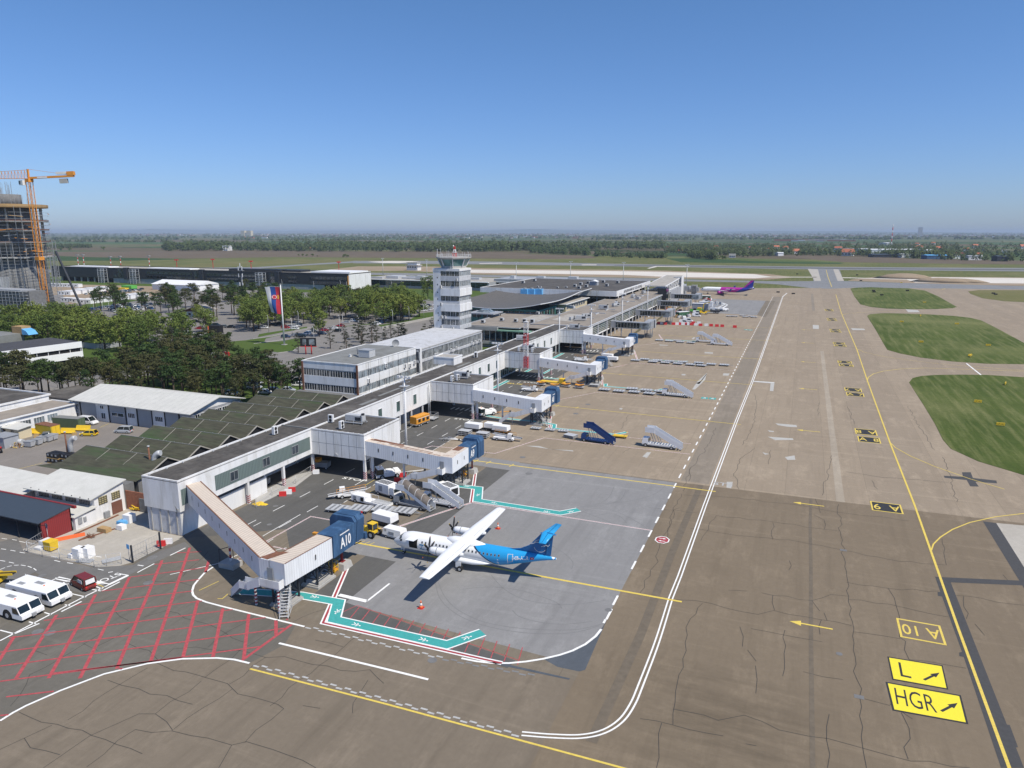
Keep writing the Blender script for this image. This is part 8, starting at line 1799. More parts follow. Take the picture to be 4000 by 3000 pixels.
TB=Proto(towbar());tbs=[TB(-75.2,124.2,0,.75,'white tow bar hitched to the tractor under bridge A9','tow bars'),TB(-79.5,149.3,0,.3,'front white tow bar lying left of the stacked dollies','tow bars'),TB(-79.0,150.6,0,.05,'rear white tow bar lying left of the stacked dollies','tow bars'),TB(-78.2,151.6,0,-.25,'slanted white tow bar beside the stacked dollies','tow bars')]
TBY=Proto(towbar('orange'));TBY(-77.3,178,0,.8,'yellow tow bar hitched to the tractor under bridge A8','tow bars')
def belt_loader(rail='orange'):
 def f_():
  t=thing('belt_loader','','belt loader');b=MB('white_clean');b.box(-3,-.95,.45,2.2,.95,.9);b.box(-2.8,.0,.9,-.2,.95,1.15);b.build('chassis',t)
  sidebox(MB('white_clean'),.6,1.9,-.95,.0,.9,1.95,.15,.05).build('cab',t);sidebox(MB('glass_dark'),.75,1.97,-.9,-.05,1.25,1.8,.12,.03).build('cab_glazing',t)
  b=MB('black');b.bar((-3.4,.35,1.45),(4.0,.35,.75),.85,.12);b.build('belt',t);b=MB('frame_white')
  for y in (-.1,.8):b.bar((-3.4,y,1.5),(4.0,y,.8),.08,.25)
  b.build('belt_frame',t);b=MB(rail)
  for i in range(6):p=Vector((-3.1+i*1.1,.82,1.5-i*.1));b.bar(p,p+Vector((0,0,.95)),.05)
  b.bar((-3.1,.82,2.45),(2.4,.82,1.95),.06).bar((-3.1,.82,2.0),(2.4,.82,1.5),.05);b.build('handrail',t)
  wheels(t,(-2.0,1.4),(-.9,.9),.38);return t
 return f_
BLo=Proto(belt_loader());x,y=g('W',520,600);BLo(x,y,0,-2.45,'white belt loader with an orange handrail on the service road near gate A9','belt loaders')
x,y=g('R',610,820);BLo(x,y,0,0.05,'low white belt loader with a yellow handrail right of the white containers','belt loaders');x,y=g('R',830,395);BLo(x,y,0,.1,'belt loader with raised rails behind bridge A8','belt loaders');x,y=g('R',1270,135);BLo(x,y,0,.2,'belt loader behind bridge A7','belt loaders')
BLy=Proto(belt_loader());
def yellow_loader():
 t=thing('belt_loader','long yellow belt loader at the left edge of the parking area','belt loader');b=MB('yellow');b.box(-3,-.9,.4,2.4,.9,.85);b.box(.5,.1,.85,1.8,.9,1.5);b.build('chassis',t);MB('black').bar((-3.6,0,1.1),(4.2,0,1.55),.75,.1).build('belt',t)
 b=MB('yellow');b.bar((-3.6,-.42,1.1),(4.2,-.42,1.6),.1,.3).bar((-3.6,.42,1.1),(4.2,.42,1.6),.1,.3);b.build('belt_frame',t);wheels(t,(-2,1.4),(-.85,.85),.36);return t
o=yellow_loader();x,y=g('E',20,850);place(o,x-2.6,y-.4,0,.35)
def roller_loader():
 t=thing('cargo_loader','low white cargo loader with a roller deck left of the canopied stairs','loader');b=MB('white_clean');sidebox(b,-4.2,-1.0,-1.0,1.0,.35,1.5,.06,.05);b.box(-1,-1,.3,4.2,1,.7);b.build('body',t)
 MB('door_grey').box(-3.6,-1.01,.6,-2.9,-.94,1.35).build('panel',t);MB('black').box(-1.9,-1.02,.55,-1.2,-.94,1.3).build('panel',t)
 b=MB('galv')
 for i in range(12):b.tube((.6+i*.32,-.9,.82),(.6+i*.32,.9,.82),.07,6)
 b.build('roller_deck',t);b=MB('frame_white')
 for y in (-.9,.9):b.bar((-.8,y,1.5),(.9,y,1.5),.05).bar((-.8,y,.7),(-.8,y,1.5),.05).bar((.9,y,.7),(.9,y,1.5),.05)
 b.build('handrail',t);wheels(t,(-3.2,3.2),(-.95,.95),.36);return t
x,y=g('W',800,690);place(roller_loader(),x,y,0,-.12)
def stair_truck(canopy=False,col='white_clean',H=3.3):
 def f_():
  t=thing('passenger_stairs','','passenger stairs');cc_='navy_stair' if col == 'navy_stair' else 'white_clean';b=MB(('frame_white' if cc_ != 'navy_stair' else cc_) if not canopy else 'steel');b.box(-3.9,-.95,.5,3.4,.95,.8);b.build('chassis',t)
  b=MB(cc_ if not canopy else 'grey_plastic');sidebox(b,-3.9,-2.5,-.95,.95,.8,1.9,.1,.08);b.build('cab',t);sidebox(MB('glass_dark'),-3.93,-2.45,-.9,.9,1.15,1.75,.08,.04).build('cab_glazing',t)
  wheels(t,(-3.1,2.4),(-.85,.85),.4)
  s_=stair(t,4.4,0,.35,-1.4,0,H,1.7,col);s_.build('stair_flight',t)
  b=MB(cc_);b.box(-3.3,-.95,H-.1,-1.3,.95,H);
  for y in (-.95,.9):b.box(-3.3,y,H,-1.3,y+.05,H+1.05)
  b.build('platform',t);b=MB('steel');b.bar((-1.2,-.7,.8),(-2.2,-.7,H),.12).bar((-1.2,.7,.8),(-2.2,.7,H),.12).bar((0,.7,.8),(-.9,.7,H-.4),.1).bar((0,-.7,.8),(-.9,-.7,H-.4),.1);b.build('lift_frame',t)
  if canopy:
   b=MB('canopy_skin');rs=[]
   for i in range(9):
    f_2=i/8;c_=Vector((3.9-5.6*f_2,0,.9+(H-.45)*f_2));rs.append([c_+Vector((0,.95*math.cos(a),1.05*math.sin(a)+.35)) for a in [k*math.pi/10 for k in range(11)]])
   ns=[b.pts(r) for r in rs]
   for p,q in zip(ns,ns[1:]):
    for k in range(10):b.face([p+k,p+k+1,q+k+1,q+k],True)
   b.m('frame_white')
   for r in (rs[0],rs[2],rs[4],rs[6],rs[8]):
    for k in range(10):b.bar(r[k]*1.0,r[k+1]*1.0,.06)
   b.build('canopy',t)
  return t
 return f_
M('canopy_skin',(.22,.185,.15),.25,.3,var=.25,scale=1.5)
o=stair_truck(True)();x,y=g('W',1310,730);place(o,x,y,0,-.12,'passenger stairs with a shiny brown barrel canopy in front of gate A9')
STw=Proto(stair_truck());sts=[]
for k,x,y,l in (('W',1650,700,'white passenger stairs directly behind the canopied ones'),('R',1950,880,'white passenger stairs truck nearest the dashed line, right of the blue ones'),('R',2085,440,'white passenger stairs truck at the end of the dolly row, gate A7'),('S',1310,1060,'left of the two far white passenger stairs'),('S',1530,1100,'right of the two far white passenger stairs')):
 X_,Y_=g(k,x,y);STw(X_,Y_,0,-.05,l,'white passenger stairs',1.12 if k != 'W' else 1)
o=stair_truck(False,'navy_stair',3.6)();o['name_']='';del o['name_'];x,y=g('R',1400,835);place(o,x,y,0,-.1,'dark blue passenger stairs standing between bridge A8 and the white ones')
def gpu():
 t=thing('power_truck','','power unit');b=MB('white_clean');sidebox(b,-2.6,1.1,-1.15,1.15,.65,2.5,.03,.03);sidebox(b,1.2,2.5,-1.1,1.1,.65,2.2,.1,.06);b.build('body',t);MB('steel').box(-2.7,-1,.4,2.4,1,.65).build('chassis',t)
 MB('door_grey').box(-1.6,-1.17,1.0,-.6,-1.14,2.1).build('grille',t);MB('black').box(-2.63,-.8,.9,-2.58,.8,2.2).build('grille',t);sidebox(MB('glass_dark'),1.5,2.56,-1.0,1.0,1.4,2.0,.1,.02).build('cab_glazing',t)
 b=MB('dark_steel')
 for i in range(6):b.box(-2.3+i*.5,-.8,2.5,-2.0+i*.5,.8,2.54)
 b.build('roof_vents',t);wheels(t,(-1.8,1.7),(-1.05,1.05),.4);return t
GP=Proto(gpu);x,y=g('W',1010,585);GP(x,y,0,-.25,'white box power truck behind the canopied stairs','white power trucks');x,y=g('W',1720,590);GP(x,y,0,2.7,'white power truck with black roof louvres behind the white stairs','white power trucks')
def dolly():
 t=thing('pallet_dolly','','dolly');b=MB('galv')
 for y in (-1.15,1.05):b.box(-1.6,y,.42,1.6,y+.1,.55)
 for x in (-1.6,-.75,.1,.95,1.5):b.box(x,-1.15,.45,x+(.42 if x<1.4 else .1),1.15,.56)
 b.build('frame',t);b=MB('black')
 for x in (-1.17,-.32,.53):b.box(x,-1.05,.44,x+.42,1.05,.5)
 b.m('galv')
 for x in (-1.17,-.32,.53):
  for j in range(7):b.tube((x,-.95+j*.31,.52),(x+.42,-.95+j*.31,.52),.045,5)
 b.build('rollers',t);wheels(t,(-1.1,1.1),(-.95,.95),.2,.12);MB('steel').bar((1.6,0,.4),(2.9,0,.3),.08).bar((1.6,.4,.4),(2.5,0,.33),.06).bar((1.6,-.4,.4),(2.5,0,.33),.06).build('towbar',t);return t
DL=Proto(dolly)
for i,(x,y) in enumerate(((385,775),(665,775),(945,785),(1210,805))):X_,Y_=g('W',x,y);DL(X_,Y_,0,[.1,.12,.08,.05][i],'%s steel pallet dolly from the left in the row beside the blue A10 cab' % ordw(i),'pallet dollies in the row by cab A10',1.2)
def drow(k,pts,what,grp,s=1.1):
 rank([DL(*g(k,x,y),0,rc.uniform(-.1,.15),None,grp,s) for x,y in pts],what)
drow('R',[(1465,390),(1590,402),(1703,382),(1722,410),(1828,395),(1853,423),(1945,405)],'pallet dolly in the row left of the A7 white stairs','pallet dollies, gate A7 row')
drow('R',[(870,722),(995,735),(1110,745)],'small dolly between bridge A8 and the blue stairs','small dollies by the blue stairs',.8)
drow('S',[(305,1330),(435,1315),(557,1350),(620,1332),(735,1365),(795,1345),(915,1378),(980,1355),(1100,1392),(1215,1368),(1252,1405),(1395,1387),(1585,1398)],'pallet dolly in the long row beyond bridge A7','pallet dollies, long row')
drow('S',[(650,1038),(790,1050),(905,1045),(950,1065),(1100,1075)],'pallet dolly in the row left of the two far white stairs','pallet dollies, far row')
drow('S',[(1655,690),(1730,692),(1850,680),(1890,700),(1965,692),(2010,705)],'dark dolly on the far grey slab','dollies on the far slab')
def box_trailer(w_=1.0):
 t=thing('covered_trailer','','trailer');sidebox(MB('white_clean'),-2,2,-1.05,1.05,.85,1.95,.03,.03).build('box',t);MB('black').box(-2.05,-1.1,.35,2.05,1.1,.85).build('skirt',t);wheels(t,(-1.3,1.3),(-1,1),.3,.15);MB('steel').bar((2,0,.45),(3,0,.4),.08).build('towbar',t);return t
BT=Proto(box_trailer);x,y=g('W',965,940);BT(x,y,0,-.15,'white covered trailer on a black base beside the yellow tractor','white covered containers',1.05)
for k,x,y,l in (('R',333,735,'white container standing behind the left stacked dolly'),('R',500,735,'middle white container beside the service road, gate A8'),('R',570,755,'right white container beside the service road, gate A8'),('S',-90,210,'')):
 if l:X_,Y_=g(k,x,y);BT(X_,Y_,0,-.05,l,'white covered containers')
for k,x,y,l in (('Q',1490,1110,'white container behind the A7 blue cab'),('Q',1530,1135,'white container with a magenta mark right of the A7 blue cab')):X_,Y_=g(k,x,y);BT(X_,Y_,0,-.05,l,'white covered containers')
def stacked():
 t=thing('stacked_dollies','','dolly');b=MB('galv')
 for z in (.4,.85,1.3):b.box(-1.5,-1.1,z,1.5,1.1,z+.08)
 for x in (-1.5,-.5,.5,1.45):
  for y in (-1.1,1.05):b.box(x,y,.1,x+.05,y+.05,1.4)
 b.build('frame',t);b=MB('concrete_dark')
 for z in (.48,.93):b.box(-1.4,-1,z,1.4,1,z+.2)
 b.build('rollers',t);return t
SK=Proto(stacked);X_,Y_=g('R',258,775);SK(X_,Y_,0,0,'left stack of grey dollies in front of the white containers','stacked dollies');X_,Y_=g('R',412,795);SK(X_,Y_,0,0,'right stack of grey dollies in front of the white containers','stacked dollies');X_,Y_=g('R',1170,795);SK(X_,Y_,0,-.3,'low grey loaded dolly left of the blue stairs','stacked dollies',(1,1,.6));X_,Y_=g('R',1375,355);SK(X_,Y_,0,0,'low grey dolly at the legs of bridge A7','stacked dollies',(1,1,.6))
def farm_tractor(col):
 def f_():
  t=thing('tractor','','tractor');b=MB(col);sidebox(b,.2,2.1,-.4,.4,.75,1.45,.05,.05);b.box(-.9,-.7,.7,.3,.7,1.1);b.box(-.95,-.65,2.35,.35,.65,2.45);b.box(-1.3,-.95,1.25,-.3,-.6,1.35).box(-1.3,.6,1.25,-.3,.95,1.35)
  for x,y in ((-.9,-.6),(.3,-.55),(-.9,.6),(.3,.55)):b.bar((x,y,1.1),(x,y,2.35),.08)
  b.build('body',t);sidebox(MB('glass'),-.85,.28,-.55,.55,1.45,2.3,.03,.02).build('cab_glazing',t);MB('black').box(2.1,-.35,.8,2.15,.35,1.3).build('grille',t)
  for sg in (-1,1):wheel_(t,-.75,sg*.85,.68,.68,.35,'rear_wheel');wheel_(t,1.6,sg*.65,.4,.4,.22,'front_wheel')
  MB('black').tube((1.3,.3,1.4),(1.3,.3,2.1),.04,6).build('exhaust',t);return t
 return f_
x,y=g('W',795,1085);place(farm_tractor('yellow')(),x,y,0,2.95,'yellow tractor with a cab between the A10 blue hood and the aircraft nose');
x,y=g('B',10,1150);place(farm_tractor('red')(),x-1.2,y,0,2.5,'red tractor half out of view at the left edge of the yard')
def asu():
 t=thing('air_start_unit','white air start trailer numbered 15 beside the aircraft nose','power unit');b=MB('white_clean');sidebox(b,-1.9,1.9,-.95,.95,.6,1.75,.15,.12);b.build('body',t);MB('galv').box(-1.5,-.9,.35,1.5,.9,.6).build('chassis',t);MB('door_grey').box(-.6,-.97,.8,.5,-.86,1.35).build('grille',t);wheels(t,(-1.2,1.2),(-.85,.85),.28,.15)
 text_on('15',.5,'dark_steel','unit_number',t,(-1.35,-.9,1.4),(1,0,0),(0,.11,1),bold=.01);MB('steel').bar((-1.8,0,.5),(-3,0,.4),.07).build('towbar',t);return t
x,y=g('W',1085,1105);place(asu(),x,y,0,-.12)
def gen_trailer():
 t=thing('generator_trailer','long orange generator trailer parked against the pier wall','generator');b=MB('orange');sidebox(b,-3,2.6,-1.1,1.1,.8,2.7,.02,.03);b.build('housing',t);b=MB('dark_steel');
 for i in range(3):MB('black').box(-2.2+i*1.7,-1.12,1.2,-1.2+i*1.7,-1.08,2.0).build('grille',t)
 MB('frame_white').box(-2.9,-1.13,2.1,2.5,-1.1,2.22).build('stripe',t);MB('steel').box(-3.2,-1,.5,2.8,1,.8).bar((-3,0,.5),(-4.4,0,.4),.1).build('chassis',t);wheels(t,(-1.9,-1.1,1.7),(-1,1),.38);return t
place(gen_trailer(),-90.9,160.5,0,1.4);x,y=g('D',1500,615);t=thing('cage_trolley','grey mesh trolley behind the orange generator trailer','trolley',(-90.3,166));b=MB('galv').box(-1.2,-1.4,.5,1.2,1.4,.6)
for i in range(7):
 for sx in (-1.2,1.15):b.box(sx,-1.4+i*.46,.6,sx+.05,-1.36+i*.46,1.9)
b.box(-1.2,-1.4,1.85,1.2,-1.35,1.9).box(-1.2,1.35,1.85,1.2,1.4,1.9).box(-1.2,-1.4,1.85,-1.15,1.4,1.9).box(1.15,-1.4,1.85,1.2,1.4,1.9);b.build('cage',t);wheels(t,(-1,1),(-1.1,1.1),.25,.12)
# yellow truck with tarped carts behind bridge A8
t=thing('flatbed_truck','long yellow flatbed truck parked behind bridge A8','truck',(*g('R',1020,335),0),-.08);MB('yellow').box(-4.5,-1.1,.7,2.2,1.1,1.0).build('bed',t);sidebox(MB('yellow'),2.3,4.1,-1.1,1.1,.6,2.3,.12,.06).build('cab',t);sidebox(MB('glass_dark'),2.5,4.15,-1.0,1.0,1.45,2.1,.1,.02).build('cab_glazing',t);wheels(t,(-3.2,2.9),(-1,1),.42)
ct_=[]
for k,x,y in (('R',915,345),('R',1030,365),('R',1130,360),('R',1245,370),('R',1255,345)):
 t=thing('tarped_cart','','cart',(*g(k,x,y),0));MB('galv').box(-1.5,-.8,.45,1.5,.8,.6).build('base',t);MB('orange').prism([(-1.4,1.3),(0,.95),(1.4,1.35),(1.35,1.45),(0,1.2),(-1.35,1.4)],-.8,.8,'y').build('tarp',t);wheels(t,(-1.1,1.1),(-.75,.75),.22,.1);b=MB('steel');[b.bar((x_,y_,.6),(x_,y_,1.35),.05) for x_ in (-1.4,1.4) for y_ in (-.75,.75)];b.build('frame',t);tag(t,None,None,'baggage carts with orange tarps');ct_.append(t)
rank(ct_,'baggage cart with an orange tarp behind bridge A8')
t=thing('baggage_wagon','open yellow wagon right of the blue stairs','cart',(*g('R',1598,795),0));MB('yellow').box(-1.7,-.8,.4,1.7,.8,.6).build('bed',t);b=MB('yellow')
for x_ in (-1.7,1.65):b.bar((x_,-.8,.6),(x_,-.8,1.5),.06).bar((x_,.8,.6),(x_,.8,1.5),.06).bar((x_,-.8,1.5),(x_,.8,1.5),.06)
b.bar((-1.7,.8,1.5),(1.65,.8,1.5),.05);b.build('rails',t);wheels(t,(-1.2,1.2),(-.75,.75),.2,.1)
# cones, barriers
def cone():
 t=thing('traffic_cone','','cone');b=MB('orange_pl');b.rings([[(r*math.cos(i*.785),r*math.sin(i*.785),z) for i in range(8)] for r,z in ((.3,.05),(.22,.4))],True);b.m('frame_white').rings([[(r*math.cos(i*.785),r*math.sin(i*.785),z) for i in range(8)] for r,z in ((.22,.4),(.14,.75))],True);b.m('orange_pl').rings([[(r*math.cos(i*.785),r*math.sin(i*.785),z) for i in range(8)] for r,z in ((.14,.75),(.05,1.1))],True);b.build('body',t);MB('red').box(-.4,-.4,0,.4,.4,.06).build('base',t);return t
CO=Proto(cone);CO(-44.6,77.5,0,0,'orange and white cone near the close wing tip','wing tip cones');CO(-45.3,105.8,0,0,'orange and white cone near the far wing tip','wing tip cones')
def barrier(col):
 def f_():
  t=thing('plastic_barrier','','barrier');MB(col).prism([(-.3,0),(.3,0),(.22,.3),(.12,.85),(-.12,.85),(-.22,.3)],-.6,.6,'x').build('body',t);MB('concrete_dark').box(-.62,-.32,0,.62,.32,.05).build('foot',t);return t
 return f_
BR,BW_=Proto(barrier('red')),Proto(barrier('frame_white'));rl,wl=[],[]
for k,x,y,c in (('S',640,800,0),('S',685,802,1),('S',730,806,0),('S',850,808,0),('S',935,808,0),('S',988,810,1),('S',1025,808,0),('S',1072,812,1),('S',1112,814,0),('S',1135,793,0),('S',1175,818,1),('S',1218,795,1),('S',1240,824,0),('S',1322,826,1),('S',1392,830,0),('S',1475,835,0),('S',1552,838,0),('S',1733,850,0),('S',900,808,1)):
 X_,Y_=g(k,x,y);(wl if c else rl).append((BW_ if c else BR)(X_,Y_,0,.1,None,'barriers across the far stand',1.6))
rank(rl,'red plastic barrier in the line across the far stand');rank(wl,'white plastic barrier in the line across the far stand')
for k,x,y,c,l in (('D',232,1300,0,'left red plastic barrier on the service road by the pier posts'),('D',312,1262,0,'right red plastic barrier on the service road by the pier posts'),('D',280,1282,1,'white plastic barrier between two red ones by the pier posts'),('D',1270,1135,0,'red plastic barrier beside the tractor under bridge A9'),('D',1222,1178,0,'red plastic barrier behind the white power truck'),('E',1395,515,0,'red plastic barrier at the yard gate'),('E',1455,495,1,'white plastic barrier at the yard gate'),('D',520,1108,1,'white plastic barrier at the foot of a pier post')):
 X_,Y_=g(k,x,y);(BW_ if c else BR)(X_,Y_,0,.5,l,'barriers by the pier',1.1)
jr,jw=[],[]
for i,(x,y) in enumerate(((690,1180),(745,1165),(770,1220),(810,1205),(720,1240),(860,1245),(900,1230),(945,1240),(980,1235),(1020,1240),(1060,1255),(880,1270),(930,1275),(980,1275))):X_,Y_=g('N',x,y);(jw if i % 2 else jr).append((BW_ if i % 2 else BR)(X_,Y_,0,.3*i,None,'barriers at the road works',2))
rank(jr,'red road barrier at the road works between the pines');rank(jw,'white road barrier at the road works between the pines')
# far work site between the glass bridges: vans, machines
def machine(kind,col,l,k,x,y,rz=0,s=1.0):
 X_,Y_=g(k,x,y);t=thing(kind,l,kind.replace('_',' '),(X_,Y_,0),rz);
 if kind == 'telehandler':sidebox(MB(col),-2.5,2,-1,1,.7,1.5).build('body',t);sidebox(MB('glass_dark'),-.8,.6,-.9,0,1.5,2.5).build('cab',t);MB(col).bar((-2.4,.5,1.6),(4,.5,2.0),.35).build('boom',t);wheels(t,(-1.8,1.6),(-1,1),.55,.4)
 elif kind == 'crane_truck':MB('black').box(-4,-1.2,.8,4.5,1.2,1.2).build('bed',t);sidebox(MB(col),-6.2,-4.1,-1.2,1.2,.7,2.6).build('cab',t);MB(col).bar((-3.5,0,1.2),(-3.2,0,4.5),.4).bar((-3.2,0,4.5),(-.5,0,5.2),.3).build('crane_arm',t);wheels(t,(-5.2,2,3.3),(-1.1,1.1),.5)
 elif kind == 'boom_lift':MB('white_clean').box(-1.5,-1,.5,1.5,1,1.2).build('base',t);MB('white_clean').bar((-1,0,1.3),(1.6,0,2.6),.3).bar((1.6,0,2.7),(-1.4,0,3.6),.28).build('arm',t);MB('galv').box(-2.4,-.7,2.9,-1.5,.7,4).build('basket',t);wheels(t,(-1,1),(-.9,.9),.4)
 elif kind == 'container':sidebox(MB(col),-4,4,-1.5,1.5,.2,3,.01,.01).build('box',t);MB('white_clean').box(-4.1,-1.6,3,4.1,1.6,3.15).build('roof',t)
 elif kind == 'debris_heap':
  b=MB(col);rr=random.Random(int(x));
  for i in range(14):a,c=rr.uniform(-3,3),rr.uniform(-2,2);b.m(rr.choice((col,'white_clean','grey_plastic','wood'))).box(a,c,.05,a+rr.uniform(.4,1.6),c+rr.uniform(.4,1.2),rr.uniform(.4,1.8))
  b.build('pieces',t)
 t.scale=(s,s,s)
machine('telehandler','green_bright','bright green telehandler on the far work site','S',1160,640,0,1.3);machine('crane_truck','yellow','truck with a raised yellow crane arm on the far slab','S',1380,640,0,1.3);machine('telehandler','yellow','yellow telehandler beside the crane truck','S',1285,655,.4)
for i,(x,y) in enumerate(((1430,600),(1530,600),(1580,610))):machine('boom_lift','white_clean','%s white boom lift from the left on the far slab' % ordw(i),'S',x,y,.4*i,1.5)
machine('container','panel_grey','grey green site container behind the green telehandler','S',1240,585,0,1.3);machine('container','green_dark','dark green fence panels stack left of the telehandler','S',980,690,.9,1);machine('container','green_dark','dark green container beside the airliner nose','S',1310,440,0,.9);machine('container','white_clean','white site container among the far machines','S',1320,545,0,1.1)
for i,(x,y,c) in enumerate(((770,590,'red'),(920,620,'red'),(820,560,'white_clean'),(700,690,'wood'),(560,690,'white_clean'),(1060,690,'white_clean'),(940,700,'white_clean'),(470,690,'wood'),(1020,720,'white_clean'),(1370,450,'red'))):machine('debris_heap',c,'mixed %s site material heap under the glass bridges, %s from the near end' % ({'red':'red','wood':'brown','white_clean':'white'}[c],ordw(i)),'S',x,y,.3*i,1)
for x,y,l in ((1000,790,'white pickup van parked at the red and white barriers'),(1065,765,'white van behind the pickup at the barriers'),(1180,690,'small white van on the far work site'),(1320,490,'white van near the airliner nose'),(1190,650,'white tank van beside the green telehandler')):X_,Y_=g('S',x,y);CV(X_,Y_,0,.1,l,'white vans on the far work site',1.15)
# vehicles of the yard and the left parking area
x,y=g('X',960,1110);place(car_proto('dark_red','van',4.3,1.8,1.85,'passenger_van')(),x,y+.9,0,2.95,'dark red passenger van with white covered rear windows beside the white tugs',None,1.02)
rv=[o_ for o_ in sc.objects if o_.name.startswith('passenger_van')][0]
MB('frame_white').rings([[(-2.0,-.62,1.05),(-2.0,.62,1.05),(-1.93,.6,1.68),(-1.93,-.6,1.68)],[(-2.13,-.62,1.05),(-2.13,.62,1.05),(-2.05,.6,1.68),(-2.05,-.6,1.68)]],True,False).build('rear_window_cover',rv)
for sg in (-1,1):MB('frame_white').box(-1.5,sg*.86-.02,1.1,-.5,sg*.86+.02,1.6).build('window_cover',rv)
x,y=g('V',1285,925);place(car_proto('paint_yellow','hatch',4.1,1.75,1.5)(),x,y,0,math.pi+.35,'bright yellow hatchback parked in the workshop yard')
x,y=g('V',1765,890);place(car_proto('paint_silver','van',4.4,1.8,1.8,'parked_van')(),x,y+.4,0,math.pi+.28,'silver small van parked in front of the white roofed hangar')
x,y=g('V',1235,770);CV(x,y+.8,0,.1,'white van behind the green container in the yard','yard vans',1.15)
x,y=g('V',650,960);place(car_proto('paint_grey','hatch')(),x,y+.5,0,2.4,'grey car behind the grey dumpsters in the yard')
x,y=g('V',150,1560);place(car_proto('paint_grey','van',4.4,1.8,1.8,'parked_van')(),x,y,0,-.5,'grey van parked in the yellow marked bays at the left edge');x,y=g('V',20,1540);place(car_proto('paint_navy','hatch')(),x,y,0,-.5,'dark blue car left of the grey van at the left edge')
def container_(mat_,lab,k,x,y,rz,L=6.0,roof='rust'):
 X_,Y_=g(k,x,y);t=thing('shipping_container',lab,'container',(X_,Y_,0),rz);MB(mat_).box(-L/2,-1.2,.1,L/2,1.2,2.55).build('body',t);MB(roof).box(-L/2-.03,-1.23,2.55,L/2+.03,1.23,2.62).build('roof',t)
 b=MB('orange' if 'yellow' in lab else 'green_dark')
 for x_ in (-.95,.05):MB(mat_ if 'green' in lab else 'yellow').box(L/2,x_,.25,L/2+.05,x_+.9,2.45).build('door',t)
container_('container_y','yellow shipping container with a rusty roof in the yard','V',700,905,-.05,6.2);container_('container_g','dark green shipping container behind the yellow one','V',1000,800,.15,8,'roof_grey')
def dumpster():
 t=thing('dumpster','','dumpster');MB('galv').rings([[(-.75,-.55,.25),(.75,-.55,.25),(.75,.55,.25),(-.75,.55,.25)],[(-.95,-.7,1.3),(.95,-.7,1.3),(.95,.7,1.3),(-.95,.7,1.3)]],True,False).build('bin',t);MB('grey_plastic').box(-.98,-.73,1.3,.98,.73,1.38).build('lid',t);wheels(t,(-.6,.6),(-.45,.45),.12,.08);return t
DP=Proto(dumpster);rank([DP(*g('V',x,y),0,.2,None,'grey dumpsters in the yard',1.1) for x,y in ((435,1090),(545,1060),(620,1025),(690,1015),(765,990))],'grey metal dumpster in the yard row')
def pallet_tank():
 t=thing('pallet_tank','','tank');MB('black').box(-.55,-.5,.15,.55,.5,1.12).build('cage',t);MB('panel_grey').box(-.25,-.53,.6,.25,-.49,1.0).build('label_plate',t);MB('pallet').box(-.58,-.52,0,.58,.52,.14).build('pallet',t);return t
PTK=Proto(pallet_tank);ptk=[];A_=Vector(g('V',700,1325));
for i in range(6):
 for j in range(2):
  for z in (0,1.15):ptk.append(PTK(A_.x+i*1.22,A_.y+.6+j*1.15+(.6 if i>2 else 0),z,0,None,'black caged tanks in the yard'))
rank(ptk,'black caged pallet tank stacked in the yard block')
for i,(x,y,z) in enumerate(((640,760,.0),(720,735,0),(770,715,0),(880,700,0),(960,680,0),(1080,665,0))):
 t=thing('pipe_rack',['blue','dark','dark','red','blue','black'][i]+' material rack along the long white workshop, '+ordw(i)+' from the left','rack',(*g('V',x,y),0),.5);b=MB('dark_steel')
 for x_ in (-1.2,1.2):
  for y_ in (-.6,.6):b.bar((x_,y_,0),(x_,y_,1.7),.08)
 for z_ in (.4,1,1.6):b.box(-1.3,-.6,z_,1.3,.6,z_+.05)
 b.build('frame',t);b=MB(['blue_cab','dark_steel','brown','red','sky_blue','black'][i])
 for z_ in (.5,1.1,1.7):
  for y_ in (-.4,-.1,.2):b.tube((-1.25,y_,z_+.05),(1.25,y_,z_+.05),.11,6)
 b.build('pipes',t)
t=thing('cream_shed','small cream shed with a pale roof at the left edge of the yard','shed',(*g('V',250,950),0),.0);MB('cream').box(-4.5,-1.2,0,2.6,2,2.5).build('wall',t);MB('roof_white').rings([[(-5,-1.7,2.5),(3.1,-1.7,2.5),(3.1,2.5,2.9),(-5,2.5,2.9)],[(-5,-1.7,2.62),(3.1,-1.7,2.62),(3.1,2.5,3.02),(-5,2.5,3.02)]],True,False).build('roof',t)
for x_ in (-2.6,.3):window(t,x_,-1.2,1,.8,1,'-y',1,'glass_dark','brown')
t=thing('grey_shed','grey metal shed at the left edge behind the red tractor','shed',(*g('V',60,1090),0));MB('panel_grey').box(-3,-1,0,1.8,2.5,2.6).build('wall',t);MB('steel').box(-3.2,-1.2,2.6,2.0,2.7,2.75).build('roof',t)
for l,k,x,y,rz in (('upright wooden pallet leaning beside the yellow plough','V',1065,955,.3),('wooden pallet leaning behind the dumpsters','V',520,970,.4)):
 t=thing('pallet',l,'pallet',(*g(k,x,y),0),rz);b=MB('pallet')
 for i in range(7):b.rings([[(-.6,.0+i*.05,.05+i*.17),(.6,.0+i*.05,.05+i*.17),(.6,.03+i*.05,.17+i*.17),(-.6,.03+i*.05,.17+i*.17)],[(-.6,.05+i*.05,.05+i*.17),(.6,.05+i*.05,.05+i*.17),(.6,.08+i*.05,.17+i*.17),(-.6,.08+i*.05,.17+i*.17)]],True,False)
 b.build('boards',t);MB('wood').bar((-.55,.1,.05),(-.55,.42,1.2),.1).bar((.55,.1,.05),(.55,.42,1.2),.1).build('bearers',t)
sp_=[]
